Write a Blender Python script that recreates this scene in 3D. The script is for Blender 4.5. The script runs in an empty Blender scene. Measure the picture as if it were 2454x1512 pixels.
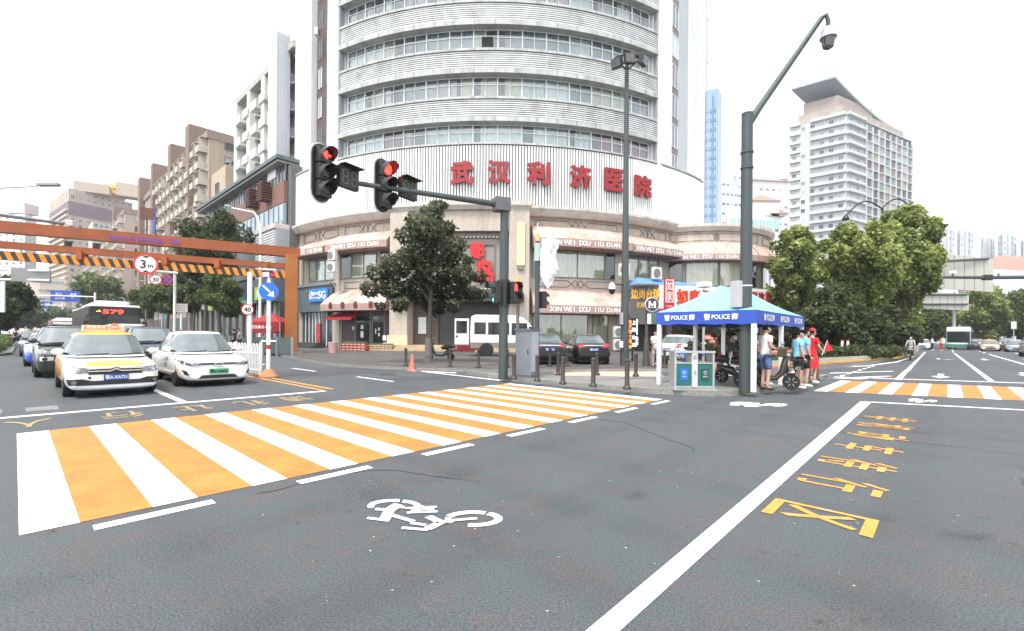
import bpy, bmesh, math, random
from math import sin, cos, pi, radians, sqrt, atan2
from mathutils import Vector, Matrix
from mathutils.bvhtree import BVHTree
import numpy as np

C = bpy.context.scene.collection
SC = bpy.context.scene
RND = random.Random(7)

# ------------------------------------------------------------------ camera
FPX, U0, VC, SH, ROLL, CH = 1115.0, 1226.5, 756.0, 48.0, radians(.45), 1.5   # measured on a 2453 x 1512 view of the photo
cam = bpy.data.cameras.new('camera')
cam.sensor_width = 36; cam.lens = 36 * FPX / 2453; cam.shift_y = SH / 2453
cam.clip_start = .05; cam.clip_end = 4000
cam_o = bpy.data.objects.new('camera', cam); C.objects.link(cam_o)
_r, _u = Vector((cos(ROLL), 0, sin(ROLL))), Vector((-sin(ROLL), 0, cos(ROLL)))
_m = Matrix((_r, _u, Vector((0, -1, 0)))).transposed().to_4x4()
cam_o.matrix_world = Matrix.Translation((0, 0, CH)) @ _m
SC.camera = cam_o

# ------------------------------------------------------------------ sky, sun, exposure
SUN_EL, SUN_AZ = radians(62), radians(205)     # azimuth clockwise from +Y
w = bpy.data.worlds.new('World'); SC.world = w; w.use_nodes = True
nt = w.node_tree; bg = nt.nodes['Background']
sky = nt.nodes.new('ShaderNodeTexSky'); sky.sky_type = 'NISHITA'; sky.sun_disc = False
sky.sun_elevation = SUN_EL; sky.sun_rotation = SUN_AZ
sky.air_density = 1.0; sky.dust_density = 1.2; sky.ozone_density = 1.0
hs = nt.nodes.new('ShaderNodeHueSaturation'); hs.inputs['Saturation'].default_value = .12
nt.links.new(sky.outputs[0], hs.inputs['Color']); nt.links.new(hs.outputs[0], bg.inputs[0])
bg.inputs[1].default_value = .15
sl = bpy.data.lights.new('sun', 'SUN'); sl.energy = 1.5; sl.angle = radians(12); sl.color = (1, .96, .9)
so = bpy.data.objects.new('sun', sl); C.objects.link(so)
_d = Vector((sin(SUN_AZ) * cos(SUN_EL), cos(SUN_AZ) * cos(SUN_EL), sin(SUN_EL)))
so.rotation_euler = (-_d).to_track_quat('-Z', 'Y').to_euler(); so.location = (0, 0, 80)
SC.view_settings.view_transform = 'Standard'; SC.view_settings.look = 'None'
SC.view_settings.exposure = 1.58; SC.view_settings.gamma = 1
SC.cycles.max_bounces = 6; SC.cycles.diffuse_bounces = 3; SC.cycles.glossy_bounces = 3
SC.cycles.transparent_max_bounces = 12; SC.cycles.caustics_reflective = False; SC.cycles.caustics_refractive = False
SC.cycles.use_denoising = True

# ------------------------------------------------------------------ measuring helpers
def ray(u, v):
    a, b = u - U0, VC - v + SH
    return (a * cos(ROLL) - b * sin(ROLL)) / FPX, (b * cos(ROLL) + a * sin(ROLL)) / FPX
def G(u, v, z=0.0):                    # where a point of known height stands
    x, k = ray(u, v); Y = (z - CH) / k
    return Vector((x * Y, Y, z))
def PT(u, v, Y):                       # a point at known distance
    x, k = ray(u, v)
    return Vector((x * Y, Y, CH + k * Y))
A1 = radians(46.9)
E1 = Vector((cos(A1), sin(A1), 0)); E2 = Vector((-sin(A1), cos(A1), 0))     # the two streets
def ST(s, t, z=0.0): return E1 * s + E2 * t + Vector((0, 0, z))
UP = Vector((0, 0, 1))

# ------------------------------------------------------------------ materials
_M = {}
def M(key, rgb=None, rough=.6, metal=0, v=.14, sc=4, streak=False, bump=0, emit=0, spec=.5, coat=0, ior=None, fine=0, v2=None, sc2=.6, lo=.52, hi=.72, wear=None):
    if key in _M: return _M[key]
    m = bpy.data.materials.new(key); m.use_nodes = True; _M[key] = m
    n = m.node_tree.nodes; L = m.node_tree.links.new; p = n['Principled BSDF']
    p.inputs['Roughness'].default_value = rough; p.inputs['Metallic'].default_value = metal
    p.inputs['Specular IOR Level'].default_value = spec
    if coat: p.inputs['Coat Weight'].default_value = coat; p.inputs['Coat Roughness'].default_value = .04
    if ior: p.inputs['IOR'].default_value = ior
    tc = n.new('ShaderNodeTexCoord'); mp = n.new('ShaderNodeMapping'); L(tc.outputs['Object'], mp.inputs[0])
    if streak: mp.inputs['Scale'].default_value = (1, 1, .12)
    nz = n.new('ShaderNodeTexNoise'); nz.inputs['Scale'].default_value = sc; nz.inputs['Detail'].default_value = 5; nz.inputs['Roughness'].default_value = .62
    L(mp.outputs[0], nz.inputs['Vector'])
    rp = n.new('ShaderNodeValToRGB')
    rp.color_ramp.elements[0].position = .3; rp.color_ramp.elements[1].position = .7
    d = [max(0, c * (1 - v)) for c in rgb]; l = [min(1, c * (1 + v * .6)) for c in rgb]
    rp.color_ramp.elements[0].color = (*d, 1); rp.color_ramp.elements[1].color = (*l, 1)
    L(nz.outputs[0], rp.inputs[0]); col = rp.outputs[0]
    if v2:                                 # a second, larger stain colour
        n2 = n.new('ShaderNodeTexNoise'); n2.inputs['Scale'].default_value = sc2; n2.inputs['Detail'].default_value = 6; n2.inputs['Roughness'].default_value = .7
        L(mp.outputs[0], n2.inputs['Vector'])
        r2 = n.new('ShaderNodeMapRange'); r2.inputs[1].default_value = lo; r2.inputs[2].default_value = hi; L(n2.outputs[0], r2.inputs[0])
        mx = n.new('ShaderNodeMix'); mx.data_type = 'RGBA'; L(r2.outputs[0], mx.inputs[0]); L(col, mx.inputs[6]); mx.inputs[7].default_value = (*v2, 1); col = mx.outputs[2]
    if wear:                               # worn through to what lies below: (colour, noise threshold, scale)
        for wsc, wlo in ((wear[2], wear[1]), (wear[2] * .13, wear[1] + .03)):
            n4 = n.new('ShaderNodeTexNoise'); n4.inputs['Scale'].default_value = wsc; n4.inputs['Detail'].default_value = 7; n4.inputs['Roughness'].default_value = .75; L(tc.outputs['Object'], n4.inputs['Vector'])
            r4 = n.new('ShaderNodeMapRange'); r4.inputs[1].default_value = wlo; r4.inputs[2].default_value = wlo + .09; r4.inputs[4].default_value = .8; L(n4.outputs[0], r4.inputs[0])
            m4 = n.new('ShaderNodeMix'); m4.data_type = 'RGBA'; L(r4.outputs[0], m4.inputs[0]); L(col, m4.inputs[6]); m4.inputs[7].default_value = (*wear[0], 1); col = m4.outputs[2]
    if fine:                               # fine grain
        n3 = n.new('ShaderNodeTexNoise'); n3.inputs['Scale'].default_value = fine; n3.inputs['Detail'].default_value = 2; L(tc.outputs['Object'], n3.inputs['Vector'])
        r3 = n.new('ShaderNodeMapRange'); r3.inputs[1].default_value = .3; r3.inputs[2].default_value = .7; r3.inputs[3].default_value = .55; r3.inputs[4].default_value = 1.45
        L(n3.outputs[0], r3.inputs[0])
        mm = n.new('ShaderNodeMix'); mm.data_type = 'RGBA'; mm.blend_type = 'MULTIPLY'; mm.inputs[0].default_value = 1
        L(col, mm.inputs[6]); L(r3.outputs[0], mm.inputs[7]); col = mm.outputs[2]
    L(col, p.inputs['Base Color'])
    if emit: L(col, p.inputs['Emission Color']); p.inputs['Emission Strength'].default_value = emit
    if bump:
        b = n.new('ShaderNodeBump'); b.inputs['Strength'].default_value = bump; b.inputs['Distance'].default_value = .02
        L((n3 if fine else nz).outputs[0], b.inputs['Height']); L(b.outputs[0], p.inputs['Normal'])
    return m

def glass_mat(key, tint, refl=.35, body=None):
    """window glass: a clear tinted sheet with a mirror reflection that grows towards grazing angles"""
    if key in _M: return _M[key]
    m = bpy.data.materials.new(key); m.use_nodes = True; _M[key] = m
    n = m.node_tree.nodes; L = m.node_tree.links.new; n.remove(n['Principled BSDF']); out = n['Material Output']
    t = n.new('ShaderNodeBsdfTransparent'); t.inputs[0].default_value = (*tint, 1)
    g = n.new('ShaderNodeBsdfGlossy'); g.inputs['Roughness'].default_value = .03; g.inputs[0].default_value = (.95, .98, 1, 1)
    lw0 = n.new('ShaderNodeLayerWeight'); lw0.inputs[0].default_value = .5
    pw = n.new('ShaderNodeMath'); pw.operation = 'POWER'; pw.inputs[1].default_value = 3.2; L(lw0.outputs['Facing'], pw.inputs[0])
    lw = n.new('ShaderNodeMapRange'); lw.inputs[3].default_value = refl * .3; lw.inputs[4].default_value = .9; L(pw.outputs[0], lw.inputs[0])
    nz = n.new('ShaderNodeTexNoise'); nz.inputs['Scale'].default_value = .8
    tc = n.new('ShaderNodeTexCoord'); L(tc.outputs['Object'], nz.inputs['Vector'])
    bp = n.new('ShaderNodeBump'); bp.inputs['Strength'].default_value = .05; L(nz.outputs[0], bp.inputs['Height']); L(bp.outputs[0], g.inputs['Normal'])
    mx = n.new('ShaderNodeMixShader'); L(lw.outputs[0], mx.inputs[0]); L(t.outputs[0], mx.inputs[1]); L(g.outputs[0], mx.inputs[2]); L(mx.outputs[0], out.inputs[0])
    return m

# ------------------------------------------------------------------ mesh builder
class MB:
    def __init__(s, T=None): s.v = []; s.f = []; s.m = []; s.i = 0; s.T = T
    def add(s, vs, fs):
        o = len(s.v)
        s.v += [tuple(s.T @ Vector(p)) for p in vs] if s.T is not None else [tuple(p) for p in vs]
        s.f += [tuple(o + k for k in f) for f in fs]; s.m += [s.i] * len(fs)
        return s
    def mat(s, i): s.i = i; return s
    def box(s, c, d, rz=0, rx=0):
        x, y, z = d[0] / 2, d[1] / 2, d[2] / 2
        R = Matrix.Rotation(rz, 3, 'Z') @ Matrix.Rotation(rx, 3, 'X'); c = Vector(c)
        vs = [c + R @ Vector(p) for p in ((-x, -y, -z), (x, -y, -z), (x, y, -z), (-x, y, -z), (-x, -y, z), (x, -y, z), (x, y, z), (-x, y, z))]
        return s.add(vs, [(0, 3, 2, 1), (4, 5, 6, 7), (0, 1, 5, 4), (1, 2, 6, 5), (2, 3, 7, 6), (3, 0, 4, 7)])
    def bx(s, x0, x1, y0, y1, z0, z1): return s.box(((x0 + x1) / 2, (y0 + y1) / 2, (z0 + z1) / 2), (abs(x1 - x0), abs(y1 - y0), abs(z1 - z0)))
    def bar(s, p, q, w, h):
        p, q = Vector(p), Vector(q); d = (q - p).normalized()
        a = d.cross(UP) if abs(d.z) < .95 else Vector((1, 0, 0)); a.normalize(); b = a.cross(d)
        a *= w / 2; b *= h / 2
        vs = [p - a - b, p + a - b, p + a + b, p - a + b, q - a - b, q + a - b, q + a + b, q - a + b]
        return s.add(vs, [(0, 1, 2, 3), (7, 6, 5, 4), (0, 4, 5, 1), (1, 5, 6, 2), (2, 6, 7, 3), (3, 7, 4, 0)])
    def cyl(s, p, q, r, r2=None, n=12, cap=True): return s.tube([p, q], [r, r if r2 is None else r2], n, cap)
    def tube(s, pts, r, n=8, cap=True):
        pts = [Vector(p) for p in pts]; N = len(pts)
        rr = r if isinstance(r, (list, tuple)) else [r] * N
        d0 = (pts[1] - pts[0]).normalized(); a = d0.orthogonal().normalized(); vs = []
        for k in range(N):
            d = (pts[min(k + 1, N - 1)] - pts[max(k - 1, 0)]).normalized()
            a = (a - d * a.dot(d)).normalized(); b = d.cross(a)
            vs += [pts[k] + (a * cos(2 * pi * j / n) + b * sin(2 * pi * j / n)) * rr[k] for j in range(n)]
        fs = [(k * n + j, k * n + (j + 1) % n, (k + 1) * n + (j + 1) % n, (k + 1) * n + j) for k in range(N - 1) for j in range(n)]
        if cap: fs += [tuple(range(n - 1, -1, -1)), tuple(range((N - 1) * n, N * n))]
        return s.add(vs, fs)
    def prism(s, poly, z0, z1, bot=True):
        n = len(poly); vs = [(p[0], p[1], z0) for p in poly] + [(p[0], p[1], z1) for p in poly]
        fs = [tuple(range(n, 2 * n))] + [(k, (k + 1) % n, n + (k + 1) % n, n + k) for k in range(n)]
        if bot: fs.append(tuple(range(n - 1, -1, -1)))
        return s.add(vs, fs)
    def ext(s, poly, vec):
        poly = [Vector(p) for p in poly]; vec = Vector(vec); n = len(poly)
        return s.add(poly + [p + vec for p in poly], [tuple(range(n - 1, -1, -1)), tuple(range(n, 2 * n))] + [(k, (k + 1) % n, n + (k + 1) % n, n + k) for k in range(n)])
    def face(s, *ps): return s.add(ps, [tuple(range(len(ps)))])
    def grid(s, rows, close=False):
        n = len(rows[0]); vs = [p for r in rows for p in r]; fs = []
        for i in range(len(rows) - 1):
            for j in range(n if close else n - 1):
                fs.append((i * n + j, i * n + (j + 1) % n, (i + 1) * n + (j + 1) % n, (i + 1) * n + j))
        return s.add(vs, fs)
    def lathe(s, prof, c=(0, 0, 0), n=16, axis='Z'):
        c = Vector(c); rows = []
        for r, z in prof:
            row = []
            for j in range(n):
                a = 2 * pi * j / n; q = (r * cos(a), r * sin(a), z)
                row.append(c + Vector(q if axis == 'Z' else ((z, q[0], q[1]) if axis == 'X' else (q[0], z, q[1]))))
            rows.append(row)
        s.grid(rows, True)
        k = len(s.v)
        s.f += [tuple(range(k - len(prof) * n + n - 1, k - len(prof) * n - 1, -1)), tuple(range(k - n, k))]; s.m += [s.i] * 2
        return s
    def sph(s, c, r, n=12, m=8):
        r = r if isinstance(r, (list, tuple)) else (r, r, r)
        return s.lathe2([(sin(pi * k / m), -cos(pi * k / m)) for k in range(m + 1)], c, r, n)
    def lathe2(s, prof, c, r, n):
        rows = [[Vector((c[0] + r[0] * max(p, .001) * cos(2 * pi * j / n), c[1] + r[1] * max(p, .001) * sin(2 * pi * j / n), c[2] + r[2] * z)) for j in range(n)] for p, z in prof]
        return s.grid(rows, True)
    def me(s, name, mats, smooth=False):
        me = bpy.data.meshes.new(name); me.from_pydata(s.v, [], s.f)
        for q in (mats if isinstance(mats, (list, tuple)) else [mats]): me.materials.append(q)
        me.polygons.foreach_set('material_index', s.m)
        if smooth:
            me.polygons.foreach_set('use_smooth', [True] * len(s.f))
            me.set_sharp_from_angle(angle=radians(smooth if smooth is not True else 38))
        me.update(); return me
    def build(s, name, mats, parent=None, smooth=False, bevel=0, seg=2, sub=0, **kw):
        o = bpy.data.objects.new(name, s.me(name, mats, smooth)); C.objects.link(o)
        if parent is not None: o.parent = parent
        if sub: q = o.modifiers.new('s', 'SUBSURF'); q.levels = sub; q.render_levels = sub
        if bevel:
            q = o.modifiers.new('b', 'BEVEL'); q.width = bevel; q.segments = seg; q.limit_method = 'ANGLE'; q.angle_limit = radians(40)
        tag(o, **kw); return o

def tag(o, label=None, cat=None, group=None, kind=None):
    if label: o['label'] = label
    if cat: o['category'] = cat
    if group: o['group'] = group
    if kind: o['kind'] = kind
    return o
def thing(name, label, cat, loc=(0, 0, 0), rz=0, group=None):
    o = bpy.data.objects.new(name, None); C.objects.link(o); o.location = loc; o.rotation_euler = (0, 0, rz); o.empty_display_size = .2
    return tag(o, label, cat, group)
def inst(me, name, parent=None, loc=(0, 0, 0), rz=0, scale=None, **kw):
    o = bpy.data.objects.new(name, me); C.objects.link(o); o.location = loc; o.rotation_euler = (0, 0, rz)
    if scale: o.scale = scale
    if parent is not None: o.parent = parent
    return tag(o, **kw)
def dup(root, loc, rz=None, label=None, group=None):
    r = root.copy(); C.objects.link(r); r.location = loc
    if rz is not None: r.rotation_euler = (0, 0, rz)
    if label: r['label'] = label
    if group: r['group'] = group
    for ch in list(root.children):
        c = ch.copy(); C.objects.link(c); c.parent = r
        for g in ch.children:
            d = g.copy(); C.objects.link(d); d.parent = c
    return r
def bake(o):
    """apply an object's modifiers"""
    dg = bpy.context.evaluated_depsgraph_get(); me = bpy.data.meshes.new_from_object(o.evaluated_get(dg), depsgraph=dg)
    o.modifiers.clear(); o.data = me; return me

_tc = {}
def text_geo(body, bold=.012):
    k = (body, bold)
    if k not in _tc:
        c = bpy.data.curves.new('lettering', 'FONT'); c.body = body; c.align_x = 'CENTER'; c.align_y = 'CENTER'; c.offset = bold; c.resolution_u = 3
        o = bpy.data.objects.new('lettering', c); C.objects.link(o); bpy.context.view_layer.update()
        me = o.to_mesh(); vs = [v.co.copy() for v in me.vertices]; fs = [tuple(p.vertices) for p in me.polygons]; o.to_mesh_clear()
        bpy.data.objects.remove(o); bpy.data.curves.remove(c)
        xs = [v.x for v in vs]; ys = [v.y for v in vs]; cx, cy = (min(xs) + max(xs)) / 2, (min(ys) + max(ys)) / 2
        vs = [Vector((v.x - cx, v.y - cy, 0)) for v in vs]
        ec = {}
        for f in fs:
            for a, b in zip(f, f[1:] + f[:1]): ec[(a, b)] = 1
        bd = [e for e in ec if (e[1], e[0]) not in ec]
        _tc[k] = (vs, fs, bd, max(xs) - min(xs), max(ys) - min(ys))
    return _tc[k]
def text(mb, body, O, X, Y, w=None, h=None, depth=0, bold=.012):
    """lettering centred on O in the plane of X (reading direction) and Y (up); w or h is the size of its box"""
    vs, fs, bd, tw, th = text_geo(body, min(bold, .012))
    kx = w / tw if w else h / th; ky = h / th if h else w / tw
    X, Y, O = Vector(X).normalized(), Vector(Y).normalized(), Vector(O); N = X.cross(Y)
    P = [O + X * v.x * kx + Y * v.y * ky for v in vs]
    if bold > .02:                        # heavy lettering: the same glyph drawn again a little to each side
        e = (bold - .012) * min(w or 9, h or 9, (w or 9) * 1.6 / len(body))
        for k, (a, b) in enumerate(((1, 0), (-1, 0), (0, 1), (0, -1), (.7, .7), (-.7, -.7), (.7, -.7), (-.7, .7))):
            text(mb, body, O + X * a * e + Y * b * e + N * .0012 * (k + 1), X, Y, w, h, depth, .012)
    if depth:
        n = len(P); mb.add([p + N * depth for p in P] + P, list(fs) + [(a + n, b + n, b, a) for a, b in bd])
    else: mb.add(P, fs)
    return mb
# ------------------------------------------------------------------ materials used in many places
WHITEPAINT = M('white_road_paint', (.8, .795, .77), .7, v=.1, sc=3, v2=(.58, .56, .52), sc2=2.2, fine=160, wear=((.07, .074, .078), .63, 26))
YELLOWPAINT = M('orange_road_paint', (.53, .195, .04), .75, v=.24, sc=2.0, v2=(.4, .16, .055), sc2=.9, fine=160, wear=((.2, .12, .07), .6, 22))
LINEYELLOW = M('yellow_line_paint', (.58, .28, .05), .7, v=.15, sc=4, v2=(.45, .33, .17), sc2=2.4, fine=120, wear=((.07, .074, .078), .6, 30))
ASPHALT = M('asphalt', (.074, .087, .093), .82, v=.2, sc=.16, bump=.45, fine=75, v2=(.083, .079, .084), sc2=1.9, lo=.5, hi=.58, wear=((.028, .028, .03), .575, 30))
PAVE = M('pavement', (.2, .195, .19), .85, v=.2, sc=.9, bump=.3, fine=30, v2=(.14, .135, .13), sc2=.5)
PAVED = M('dark_paving', (.085, .08, .078), .7, v=.3, sc=.8, bump=.3, fine=20, v2=(.14, .13, .12), sc2=.4)
KERB = M('kerb_stone', (.22, .215, .2), .8, v=.2, sc=3, fine=40)
KERBY = M('kerb_yellow', (.62, .32, .03), .7, v=.3, sc=3, v2=(.3, .2, .08), sc2=1.5)
DARKPOLE = M('pole_grey_green', (.045, .06, .062), .55, v=.2, sc=6, streak=True)
WHITEM = M('white_metal', (.75, .76, .76), .45, v=.08, sc=5)
BLACKP = M('black_plastic', (.012, .013, .015), .45, v=.2)
GREYM = M('grey_metal', (.3, .31, .32), .5, v=.12)
STEEL = M('steel', (.5, .52, .53), .35, .7, v=.1)
RUBBER = M('rubber', (.014, .014, .015), .8, v=.25, sc=12)
CHROME = M('chrome', (.75, .76, .78), .14, 1, v=.05)

# ------------------------------------------------------------------ ground
def sheet(name, poly, z, m, kind='structure'): return MB().face(*[(p[0], p[1], z) for p in poly]).build(name, m, kind=kind)
sheet('road', [(-1000, -60), (1000, -60), (1000, 1000), (-1000, 1000)], 0, ASPHALT)

def slab(name, poly, z0, z1, m, mk):
    mb = MB(); n = len(poly); vs = [(p[0], p[1], z0) for p in poly] + [(p[0], p[1], z1) for p in poly]
    mb.add(vs, [tuple(range(n, 2 * n))]); mb.mat(1); mb.add(vs, [(k, (k + 1) % n, n + (k + 1) % n, n + k) for k in range(n)])
    return mb.build(name, [m, mk], kind='structure')
def g2(*px): return [G(u, v, .13) for u, v in px]
isl = [G(u, v) for u, v in ((1120, 897), (1160, 904), (1204, 911), (1245, 915.5), (1300, 920.5), (1360, 926), (1417, 931), (1501, 938.5), (1552, 943), (1612, 946), (1692, 949.5), (1752, 949), (1812, 945), (1852, 939), (1892, 931), (1932, 921), (1963, 912), (1985, 906))]
isl += [G(u, v, .13) for u, v in ((1990, 900), (1900, 899), (1760, 900), (1620, 902), (1480, 901), (1330, 899), (1230, 894))]
slab('corner_island_pavement', isl, -.05, .13, PAVE, KERB)
kb = MB(); kin = []
for i, p in enumerate(isl[:18]):
    t = (isl[min(i + 1, 17)] - isl[max(i - 1, 0)]).normalized(); nn = UP.cross(t); kin.append(Vector((p.x, p.y, .134)) + nn * .2)
kb.grid([[Vector((p.x, p.y, .134)) for p in isl[:18]], kin])
kb.build('island_kerb_top', KERB, kind='structure')
plz = [ST(12.3, 420), ST(12.3, 120), ST(12.3, 60), ST(12.3, 34)] + g2((745, 862), (800, 870), (860, 875), (980, 880), (1100, 883), (1200, 885), (1330, 885), (1500, 883), (1620, 884), (1740, 891), (1850, 887), (1960, 879), (2040, 873)) + [ST(42, 2.9), ST(66, 2.5), ST(420, 2.3), ST(420, 40), ST(120, 120), ST(40, 420)]
slab('plaza_pavement', [(p[0], p[1]) for p in plz], -.05, .13, PAVED, KERB)
# left hand kerbs of the far part of the left street
slab('street_side_pavement', [(p.x, p.y) for p in (ST(-.75, 42), ST(-.1, 45), ST(.05, 60), ST(-.5, 400), ST(-30, 400), ST(-30, 40), ST(-6, 40), ST(-2, 41))], -.05, .13, PAVE, KERB)
slab('far_side_pavement', [(p.x, p.y) for p in (ST(40, -22), ST(420, -22), ST(420, -90), ST(40, -90))], -.05, .13, PAVE, KERB)

# ------------------------------------------------------------------ painted markings (sheets 4 mm above the road)
def mark(name, quads, m, z=.004): 
    mb = MB()
    for q in quads: mb.face(*[(p[0], p[1], z) for p in q])
    return mb.build(name, m, kind='structure')
def stq(s0, s1, t0, t1): return [ST(s0, t0), ST(s1, t0), ST(s1, t1), ST(s0, t1)]
PER, WS = .788, .33
mark('crosswalk_orange_stripes', [stq(.03 + k * PER + WS, .03 + (k + 1) * PER, 4.98, 9.96) for k in range(13)], YELLOWPAINT)
mark('crosswalk_white_stripes', [stq(.03 + k * PER, .03 + k * PER + WS, 4.975, 9.965) for k in range(14)], WHITEPAINT)
mark('crosswalk_edge_dashes', [stq(.42 + k * 1.54, 1.22 + k * 1.54, 4.70, 4.83) for k in range(7)], WHITEPAINT)
mark('left_stop_line', [stq(-6, 5.6, 11.86, 12.04)], WHITEPAINT)
mark('left_lane_lines', [stq(2.44, 2.58, 12.045, 200)] + [stq(8.2, 8.33, 12.9 + 5.6 * k, 15.2 + 5.6 * k) for k in range(10)] + [stq(-.75, -.63, 30, 44)], WHITEPAINT)
mark('yellow_centre_lines', [stq(5.56, 5.68, 12.2, 120), stq(5.86, 5.98, 12.2, 120)], LINEYELLOW)
mark('thick_guide_line', [[ST(.9, 1.2), ST(13.8, 1.29), ST(13.7, 1.5), ST(.9, 1.318)]], WHITEPAINT)
mark('waiting_area_line', [[ST(13.82, 1.39), ST(19.2, -13.5), ST(19.06, -13.5), ST(13.65, 1.39)]], WHITEPAINT)
SK = -.36
def skq(s0, s1, t0, t1): return [ST(s0 + SK * (t0 - 2.75), t0), ST(s1 + SK * (t0 - 2.75), t0), ST(s1 + SK * (t1 - 2.75), t1), ST(s0 + SK * (t1 - 2.75), t1)]
mark('side_crosswalk_orange', [skq(15.45, 19.9, 2.75 - .69 * k - .3, 2.75 - .69 * (k + 1)) for k in range(22)], YELLOWPAINT)
mark('side_crosswalk_white', [skq(15.44, 19.91, 2.75 - .69 * k, 2.75 - .69 * k - .3) for k in range(22)], WHITEPAINT)
mark('side_stop_line', [[ST(21.5, 3.2), ST(28.2, -13), ST(28.5, -13), ST(21.75, 3.2)]], WHITEPAINT)
q = [[ST(22.0, 1.22), ST(22, 1.42), ST(26, 1.45), ST(26, 1.27)], [ST(31, 1.32), ST(31, 1.48), ST(70, 1.9), ST(70, 1.76)]]
q += [[ST(26.6 + .75 * k, 1.28), ST(26.6 + .75 * k, 1.47), ST(27.1 + .75 * k, 1.47), ST(27.1 + .75 * k, 1.28)] for k in range(6)]
for t0, t1 in ((-1.25, -.62), (-3.75, -3.1), (-6.2, -5.6), (-8.7, -8.1)):
    q.append([ST(23.2 - .42 * (t0 + 1.25), t0), ST(23.2 - .42 * (t0 + 1.25), t0 + .17), ST(66, t1 + .15), ST(66, t1)])
    q += [[ST(72 + 9 * k, t1 + .05), ST(72 + 9 * k, t1 + .2), ST(76 + 9 * k, t1 + .2), ST(76 + 9 * k, t1 + .05)] for k in range(14)]
q += [[ST(22.2 + 1.5 * k, 3.0 - .02 * k), ST(22.2 + 1.5 * k, 3.12 - .02 * k), ST(23.1 + 1.5 * k, 3.12 - .02 * k), ST(23.1 + 1.5 * k, 3.0 - .02 * k)] for k in range(7)]
mark('side_lane_lines', q, WHITEPAINT)
def pxq(*px): return [G(u, v) for u, v in px]
mark('slip_lane_lines', [pxq((978, 887), (988, 887), (1203, 911), (1193, 912)), pxq((985, 889), (990, 888), (1095, 893), (1090, 894.5)), pxq((1705, 906), (1780, 908), (1790, 905), (1740, 898)),
     pxq((1988, 895), (2140, 890), (2140, 889), (1988, 893.6)), pxq((1990, 906), (2060, 909), (2140, 901), (2120, 901)), pxq((1960, 884), (2080, 877), (2150, 868), (2196, 852), (2191, 853), (2145, 867), (2075, 876), (1960, 882.6))], WHITEPAINT)
mark('slip_lane_crosswalk', [pxq((1318 + 2.2 * k * (1 if k < 4 else 1), 883 + 2.35 * k), (1562 + 3.5 * k, 882.4 + 2.35 * k), (1563 + 3.5 * k, 883.8 + 2.35 * k), (1319 + 2.2 * k, 884.4 + 2.35 * k)) for k in range(9)], YELLOWPAINT)
mark('slip_lane_crosswalk_white', [pxq((1319 + 2.2 * k, 884.4 + 2.35 * k), (1563 + 3.5 * k, 883.8 + 2.35 * k), (1564 + 3.5 * k, 884.7 + 2.35 * k), (1320 + 2.2 * k, 885.3 + 2.35 * k)) for k in range(9)], WHITEPAINT)
# arrows on the right hand street
def arrow(s, t, d, turn=0):
    D, P = -E1, E2; o = ST(s, t)
    if turn: return [[o - D * 1.2 + P * .09, o - D * 1.2 - P * .09, o + D * .6 - P * .09, o + D * .6 + P * .09], [o + D * .6 + P * .09, o + D * .42 - P * .5, o + D * .2 - P * .5, o + D * .35 + P * .09], [o + D * .6 - P * .45, o + D * .3 - P * .95, o - D * .1 - P * .45]]
    return [[o - D * 1.6 + P * .1, o - D * 1.6 - P * .1, o + D * .2 - P * .1, o + D * .2 + P * .1], [o + D * .2 + P * .3, o + D * .2 - P * .3, o + D * 1.4]]
mk = []
for s, t, tr in ((25.5, .2, 0), (29.5, -2.45, 0), (47, .5, 1), (49, -2, 0), (52, -4.4, 0)): mk += arrow(s, t, 1, tr)
mark('lane_arrows', mk, WHITEPAINT)
mark('worn_patches', [stq(-.6 + .75 * k, -.15 + .75 * k, 12.6, 13.25) for k in range(2)], M('worn_paint', (.2, .2, .2), .8, v=.3, sc=6, fine=90))
# lettering on the road
tx = MB()
for ch, s in zip('区行待车动机非', (4.62, 5.78, 6.85, 7.95, 9.05, 10.15, 11.15)): text(tx, ch, ST(s, .78, .006), -E1, -E2, w=.47, h=.76, bold=.02)
tx.build('yellow_road_lettering', LINEYELLOW, kind='structure')
tx = MB()
for ch, s in zip('人行让礼请', (.16, 1.35, 2.46, 3.5, 4.45)): text(tx, ch, ST(s, 10.95, .006), -E1, -E2, w=.6, h=.85, bold=.012)
tx.build('stop_line_lettering', M('worn_yellow_paint', (.36, .25, .12), .75, v=.3, sc=7, v2=(.2, .17, .13), sc2=5, fine=120), kind='structure')
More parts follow.
